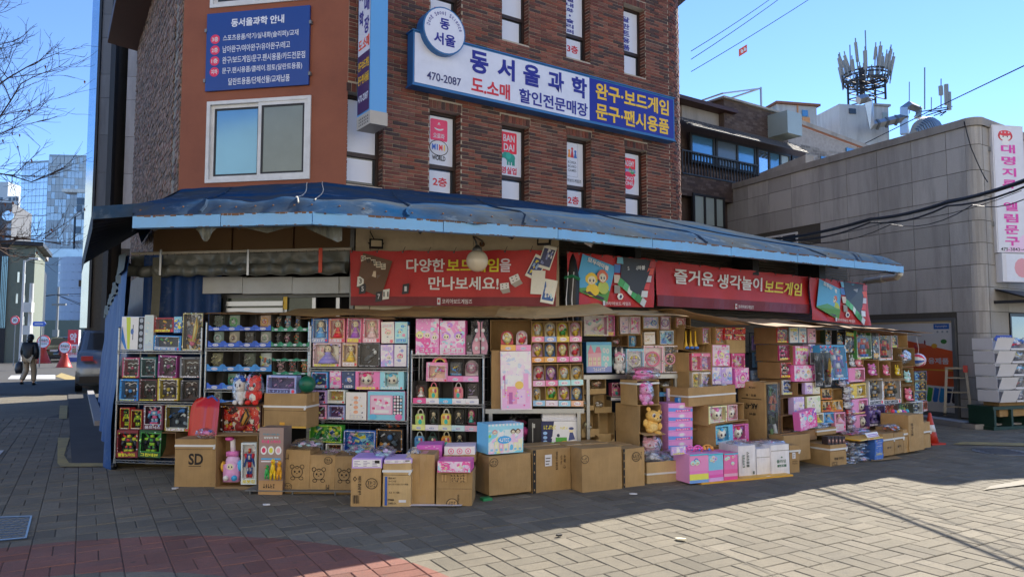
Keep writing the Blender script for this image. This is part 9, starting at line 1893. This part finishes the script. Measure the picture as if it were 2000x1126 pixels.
for z,dx,dy,dz,L_ in((2.9,1.,.05,.12,3.4),(3.6,.8,.4,.2,3.4),(4.3,1.,.1,.2,3.9),(5.0,.95,-.25,.35,3.9),(6.2,.9,.1,.6,3.6),(4.6,-.8,.4,.6,2.5),(6.2,-.5,-.5,.7,2.5),(7.6,.4,.1,.9,2.4),(5.3,.2,.9,.5,3.)):grow(Vector((0,.1,z)),Vector((dx,dy,dz)).normalized(),L_*.85,.05,0)
bm_l.build('limb',tr,True);bm_t.build('twigs',tr,kind='stuff');lf.build('dead_leaves',tr,kind='stuff') if lf.V else None
# ------------------------------------------------------------------ vehicles, signs, walker on the side street
def car(name,label,loc,rz,L,Wd,Hh,paint,view='rear',suv=True):
 e=thing(name,label,'car',loc,rz);hw=Wd/2;pr=[(0,.35),(.0,.78),(.06,Hh*.62),(.14,Hh*.66),(.22,Hh*.97),(.5,Hh),(.66,Hh*.93),(.8,Hh*.64),(.97,Hh*.55),(1,.4),(.98,.25),(.02,.22)]
 mb=MB();n=len(pr);secs=((-1,.86),(-.86,1.),(.86,1.),(1,.86))
 for s,k in secs:
  for x,z in pr:zz=z if z>Hh*.7 else z;tum=1-.16*max(0,(z-Hh*.6)/(Hh*.4));mb.V.append((s*hw*tum,(x-.5)*L*(k if abs(s)==1 else 1)*1.,zz if abs(s)<1 or z<Hh*.9 else z*.985))
 for j in range(3):
  for i in range(n):i2=(i+1)%n;mb.f((j*n+i,j*n+i2,(j+1)*n+i2,(j+1)*n+i),paint)
 mb.f(range(n),paint);mb.f(range(3*n,4*n),paint);mb.build('body',e,True)
 rear=-L/2;mb=MB();mb.poly([(-hw*.72,rear+L*.15,Hh*.67),(hw*.72,rear+L*.15,Hh*.67),(hw*.64,rear+L*.212,Hh*.94),(-hw*.64,rear+L*.212,Hh*.94)],'glass_dark');mb.V=[(x,y-.035,z) for x,y,z in mb.V];mb.build('rear_window',e)
 for s in(-1,1):
  mb=MB();mb.poly([(s*hw*.975,-L*.27,Hh*.66),(s*hw*.975,L*.22,Hh*.64),(s*hw*.87,L*.12,Hh*.9),(s*hw*.86,-L*.22,Hh*.93)],'glass_dark');mb.V=[(x+s*.02,y,z) for x,y,z in mb.V];mb.build('side_window',e)
  mb=MB();mb.box(s*hw*.7-.16,rear-.02,Hh*.5,s*hw*.7+.16,rear+.1,Hh*.57,'tail_red');mb.build('tail_light',e)
  mb=MB();mb.box(s*(hw+.02)-.02,L*.16,Hh*.6,s*(hw+.16),L*.2,Hh*.68,paint);mb.build('mirror',e)
  for y in(-L*.31,L*.3):
   mb=MB();mb.cyl((s*(hw-.18),y,.33),(s*(hw+.015),y,.33),.33,'black',18);o=mb.build('wheel',e);mb=MB();mb.cyl((s*(hw-.1),y,.33),(s*(hw+.025),y,.33),.2,'steel_dull',12);mb.build('rim',o)
 mb=MB();mb.box(-.26,rear-.03,Hh*.42,.26,rear+.02,Hh*.5,'plate_white');mb.build('number_plate',e);mb=MB();mb.box(-hw*.9,rear-.05,.3,hw*.9,rear+.1,.5,'black');mb.build('bumper',e);return e
plain('tail_red','#a01420',.3);plain('plate_white','#b8bcc0',.5);plain('paint_black','#101216',.15,.2,coat=.8);plain('paint_silver','#6a7076',.25,.5,coat=.6);plain('paint_white','#c4c8cc',.25,coat=.6);plain('paint_red','#301418',.25,coat=.6)
p=hz(99,707);car('parked_car','black sport utility car parked nose away beside the pharmacy sign',(p.x+.1,p.y+2.3,0),R(2),4.6,2.05,1.85,'paint_black')
p=hz(192,762);car('parked_car','silver van half hidden behind the blue side tarpaulin',(p.x-.35,p.y+1.2,0),R(30),4.6,1.85,1.95,'paint_silver')
p=hz(33,707);car('parked_car','white car crossing at the far left behind the walker',(p.x-.3,p.y+5,0),R(-82),4.4,1.8,1.45,'paint_white');p=hz(8,708);car('moving_car','dark red lit car at the left edge of the street',(p.x-1.2,p.y+1.5,0),R(-70),4.3,1.8,1.4,'paint_red')
for px,pyb,pyt,lb in((83,709,656,'red cone stand with round no parking sign behind the walker'),(125,717,668,'red cone stand with round no parking sign before the pharmacy sign')):
 p=hz(px,pyb);h=(pyb-pyt)/F*p.y*1.02;e=thing('cone_sign',lb,'sign',p,0,'red cone stands with round signs on the side street');mb=MB();mb.lathe([(h*.3,0),(h*.26,.06),(h*.1,h*.46),(h*.12,h*.5),(h*.06,h*.56)],(0,0,0),'cone_red',12);mb.build('cone',e,True)
 mb=MB();r_=h*.24;mb.cyl((0,-.02,h*.77),(0,.02,h*.77),r_,'#c8242c',20);mb.ell(0,h*.77,r_*.86,r_*.86,-.024,'sign_white',18);mb.rect(-r_*.84,h*.765,r_*.84,h*.785,-.028,'#c8242c');mb.text('주차금지',0,h*.83,r_*1.3,r_*.36,-.03,'black',.03);mb.text('여기에 주차',0,h*.7,r_*1.1,r_*.26,-.03,'black',.02);mb.build('sign_plate',e)
p=hz(141,708);hh=64/F*p.y;e=thing('pharmacy_sign','red and white upright pharmacy sign on the pavement','sign',p,0);ww=21/F*p.y;mb=MB();mb.box(-ww/2,0,0.05,ww/2,.25,hh,'white');mb.build('case',e);mb=MB();mb.rect(-ww/2,hh*.56,ww/2,hh,-.004,'#b81c2c');mb.text('약',0,hh*.76,ww*.62,hh*.28,-.01,'white',.04);mb.text('3회',0,hh*.44,ww*.6,hh*.14,-.006,'#b82c3c',.03);mb.text('방문하세요',0,hh*.28,ww*.8,hh*.1,-.006,'#b82c3c',.03);mb.rect(-ww*.45,.06,ww*.45,hh*.16,-.005,'#3c4c8c');mb.build('lettering',e)
# a walker: one skinned body, clothes over it
def skin_mesh(pts,edges,radii,m,name,parent,sub=1):
 me=D.meshes.new(name);me.from_pydata(pts,edges,[]);o=D.objects.new(name,me);COL.objects.link(o);md=o.modifiers.new('s','SKIN');o.modifiers.new('u','SUBSURF').levels=sub
 lay=me.skin_vertices[0].data if me.skin_vertices else None
 if lay is None:bpy.context.view_layer.objects.active=o;lay=me.skin_vertices.new().data if hasattr(me.skin_vertices,'new') else o.data.skin_vertices[0].data
 for i,r in enumerate(radii):lay[i].radius=r if isinstance(r,tuple) else(r,r)
 lay[0].use_root=True;bpy.context.view_layer.update();m2=D.meshes.new_from_object(o.evaluated_get(bpy.context.evaluated_depsgraph_get()));D.objects.remove(o);m2.name=name
 m2.materials.clear();m2.materials.append(MT[C(m)]);o2=D.objects.new(name,m2);COL.objects.link(o2);o2.parent=parent;m2.polygons.foreach_set('use_smooth',[True]*len(m2.polygons));return o2
def person(label,loc,rz,coat,trousers,hair,s=1.,bag=None,stride=.24):
 e=thing('person',label,'person',loc,rz);e.scale=(s,s,s)
 J=[(0,0,.95),(0,.0,1.12),(0,.02,1.34),(0,.03,1.47),(0,.04,1.56),(0,.05,1.66),(.18,.02,1.4),(.25,-.06,1.14),(.22,.02,.9),(-.18,.02,1.4),(-.25,.06,1.14),(-.22,.16,.92),(.1,0,.92),(.1,stride*.5,.5),(.1,stride*.45,.08),(.1,stride*.45+.14,.04),(-.1,0,.92),(-.1,stride*.1,.5),(-.1,-stride*.9,.14),(-.1,-stride*.9+.1,.05)]
 E_=[(0,1),(1,2),(2,3),(3,4),(4,5),(2,6),(6,7),(7,8),(2,9),(9,10),(10,11),(0,12),(12,13),(13,14),(14,15),(0,16),(16,17),(17,18),(18,19)]
 skin_mesh(J,E_,[.14,.13,.15,.06,.085,.09,.06,.045,.04,.06,.045,.04,.09,.06,.045,.04,.09,.06,.045,.04],'skin','body',e)
 skin_mesh([J[0][:2]+(.8,),J[1],J[2],J[3],J[6],J[7],J[8],J[9],J[10],J[11]],[(0,1),(1,2),(2,3),(2,4),(4,5),(5,6),(2,7),(7,8),(8,9)],[(.22,.19),(.22,.19),(.22,.18),.11,.11,.095,.075,.11,.095,.075],coat,'jacket',e,2)
 skin_mesh([J[0],J[12],J[13],(J[14][0],J[14][1],.12),J[16],J[17],(J[18][0],J[18][1],.18)],[(0,1),(1,2),(2,3),(0,4),(4,5),(5,6)],[.16,.125,.1,.085,.125,.1,.085],trousers,'trousers',e,2)
 mb=MB();mb.sph((0,.04,1.65),(.105,.115,.13),hair,12,8);mb.sph((0,-.02,1.55),(.1,.08,.07),coat,10,6);mb.build('hood',e,True)
 for i in(14,18):mb=MB();mb.sph((J[i][0],J[i][1]+.06,.05 if i==14 else.1),(.05,.14,.055),'black',10,6);mb.build('shoe',e,True)
 for s_,j in((1,8),(-1,11)):
  mb=MB();h=J[j];mb.sph((h[0],h[1],h[2]-.05),(.03,.045,.055),'skin',8,6)
  for k in range(4):mb.cyl((h[0],h[1]-.03+.02*k,h[2]-.09),(h[0]-s_*.015,h[1]-.028+.02*k,h[2]-(.16,.175,.17,.155)[k]),.011,'skin',5,.008)
  mb.cyl((h[0],h[1]+.04,h[2]-.05),(h[0]-s_*.01,h[1]+.07,h[2]-.11),.011,'skin',5,.009);mb.build('hand',e,True)
 return e
plain('puffer','#121316',.5,var=.3,vs=18,bump=.02)
p=hz(55,752);person('person in black hooded puffer jacket and beige trousers walking away carrying a dark bag',p,R(8),'puffer','#9c8c74','puffer',1.03,stride=.3);e=thing('hand_bag','dark bag hanging from the left hand of the walking person','bag',p+Vector((-.36,.05,.42)),0);mb=MB();mb.lathe([(.12,0),(.16,.15),(.13,.34),(.06,.42)],(0,0,0),'#22242c',10);mb.build('sack',e,True);mb=MB();mb.tube([(-.05,0,.4),(-.03,0,.52),(.06,0,.52),(.06,0,.4)],.01,'black',5);mb.build('handle',e)
p=hz(158,707);person('person in dark grey coat standing behind the pharmacy sign',p,R(20),'#3a3e48','#24262c','#1c1a1a',1.0,stride=.1);p=hz(3,706);person('person in blue jacket at the left edge near the dark car',p,R(-60),'#2c4a8c','#20242c','#1c1a1a',1.0,stride=.1)
p=hz(168,706);e=thing('barrier_light','small orange barrier at the foot of the stone pillar','barrier',p,0);mb=MB();mb.box(-.2,0,0,.2,.1,.5,'#d8641c');mb.box(-.25,.0,.5,.25,.12,.56,'#e8e0d8');mb.build('barrier',e)
# ------------------------------------------------------------------ overhead wires
def wire(label,pts,r,m='black',sag=0.,name='cable',n=1,grp=None):
 mb=MB();P_=[dep(*p) for p in pts];out=[]
 for a,b in zip(P_,P_[1:]):
  for i in range(6):t=i/6;q=lerp(a,b,t);q.z-=sag*4*t*(1-t);out.append(q)
 out.append(P_[-1]);mb.tube(out,r,m,6);o=mb.build(name);tag(o,label,'cable',grp);return o
wire('thick black cable bundle sagging across the grey stone building',[(2060,330,8.5),(1850,395,10.5),(1700,428,12.2),(1520,466,14.4)],.028,sag=.04);wire('second black cable under the thick bundle on the right',[(2060,336,8.6),(1850,402,10.6),(1700,434,12.3),(1530,470,14.5)],.014,sag=.09);wire('thin black wire looping below the cable bundle',[(2060,352,8.7),(1900,400,10.4),(1740,438,12.4),(1560,472,14.5)],.007,sag=.14)
wire('thin wire from the parapet corner crossing the stone panels',[(1995,372,11),(1740,432,12.6),(1480,470,15)],.006,sag=.1);wire('taut thin wire rising at the far right sky',[(2060,100,20),(1840,205,30),(1560,345,40)],.02)
for i,(a,b) in enumerate((((1640,-40,24),(1350,140,22)),((1560,-30,26),(1350,116,22)),((1530,-20,27),(1350,100,22)))):wire(f'black overhead wire against the sky, {("lowest", "middle", "upper")[i]} of three right of the brick corner',[a,b],.012,sag=.05)
p=dep(1444,96,23.2);mb=MB();d_=(dep(1640,-40,24)-dep(1350,140,22)).normalized()
q=p+d_*.36;mb.poly([p-d_*.02,p-d_*.02+Vector((0,0,-.24)),q+Vector((0,0,-.24)),q],'#c8502c');mb.xf(Matrix.Identity(4));[mb.ell(0,0,.0,.0,0,'white',3) for _ in range(0)]
mb.V+=[(x,y+.02,z) for x,y,z in mb.V[:4]];mb.f((7,6,5,4),'#c8502c');[mb.f((i,(i+1)%4,4+(i+1)%4,4+i),'#c8502c') for i in range(4)]
for k in(.28,.68):c=lerp(p,q,k)+Vector((0,-.006,-.12));mb.cyl(c,c+Vector((0,-.004,0)),.06,'white',12)
o=mb.build('cable_tag');tag(o,'small orange tag with white dots hanging on the lowest overhead wire','tag')
# ------------------------------------------------------------------ unseen shop row added behind the viewer to bounce daylight onto the shopfront
rw=thing('bounce_row','plain pale rendered row of shops facing the brick building across the plaza','building',(0,0,0));pr_=Pl((30,-7),180+8);mb=MB();pbox(mb,pr_,-6,70,0,16,-8,0,'bounce_wall');plain('bounce_wall','#e0d6c4',.8,var=.1,vs=.5,world=True);mb.build('wall',rw)
for i in range(14):
 for z in(4.2,7.6):mb=MB();pbox(mb,pr_,-3+i*5,-1+i*5,z,z+1.6,0,.05,'glass_dark');mb.build('window',rw)
D.objects.remove(_tc[1]);D.curves.remove(_tc[0])
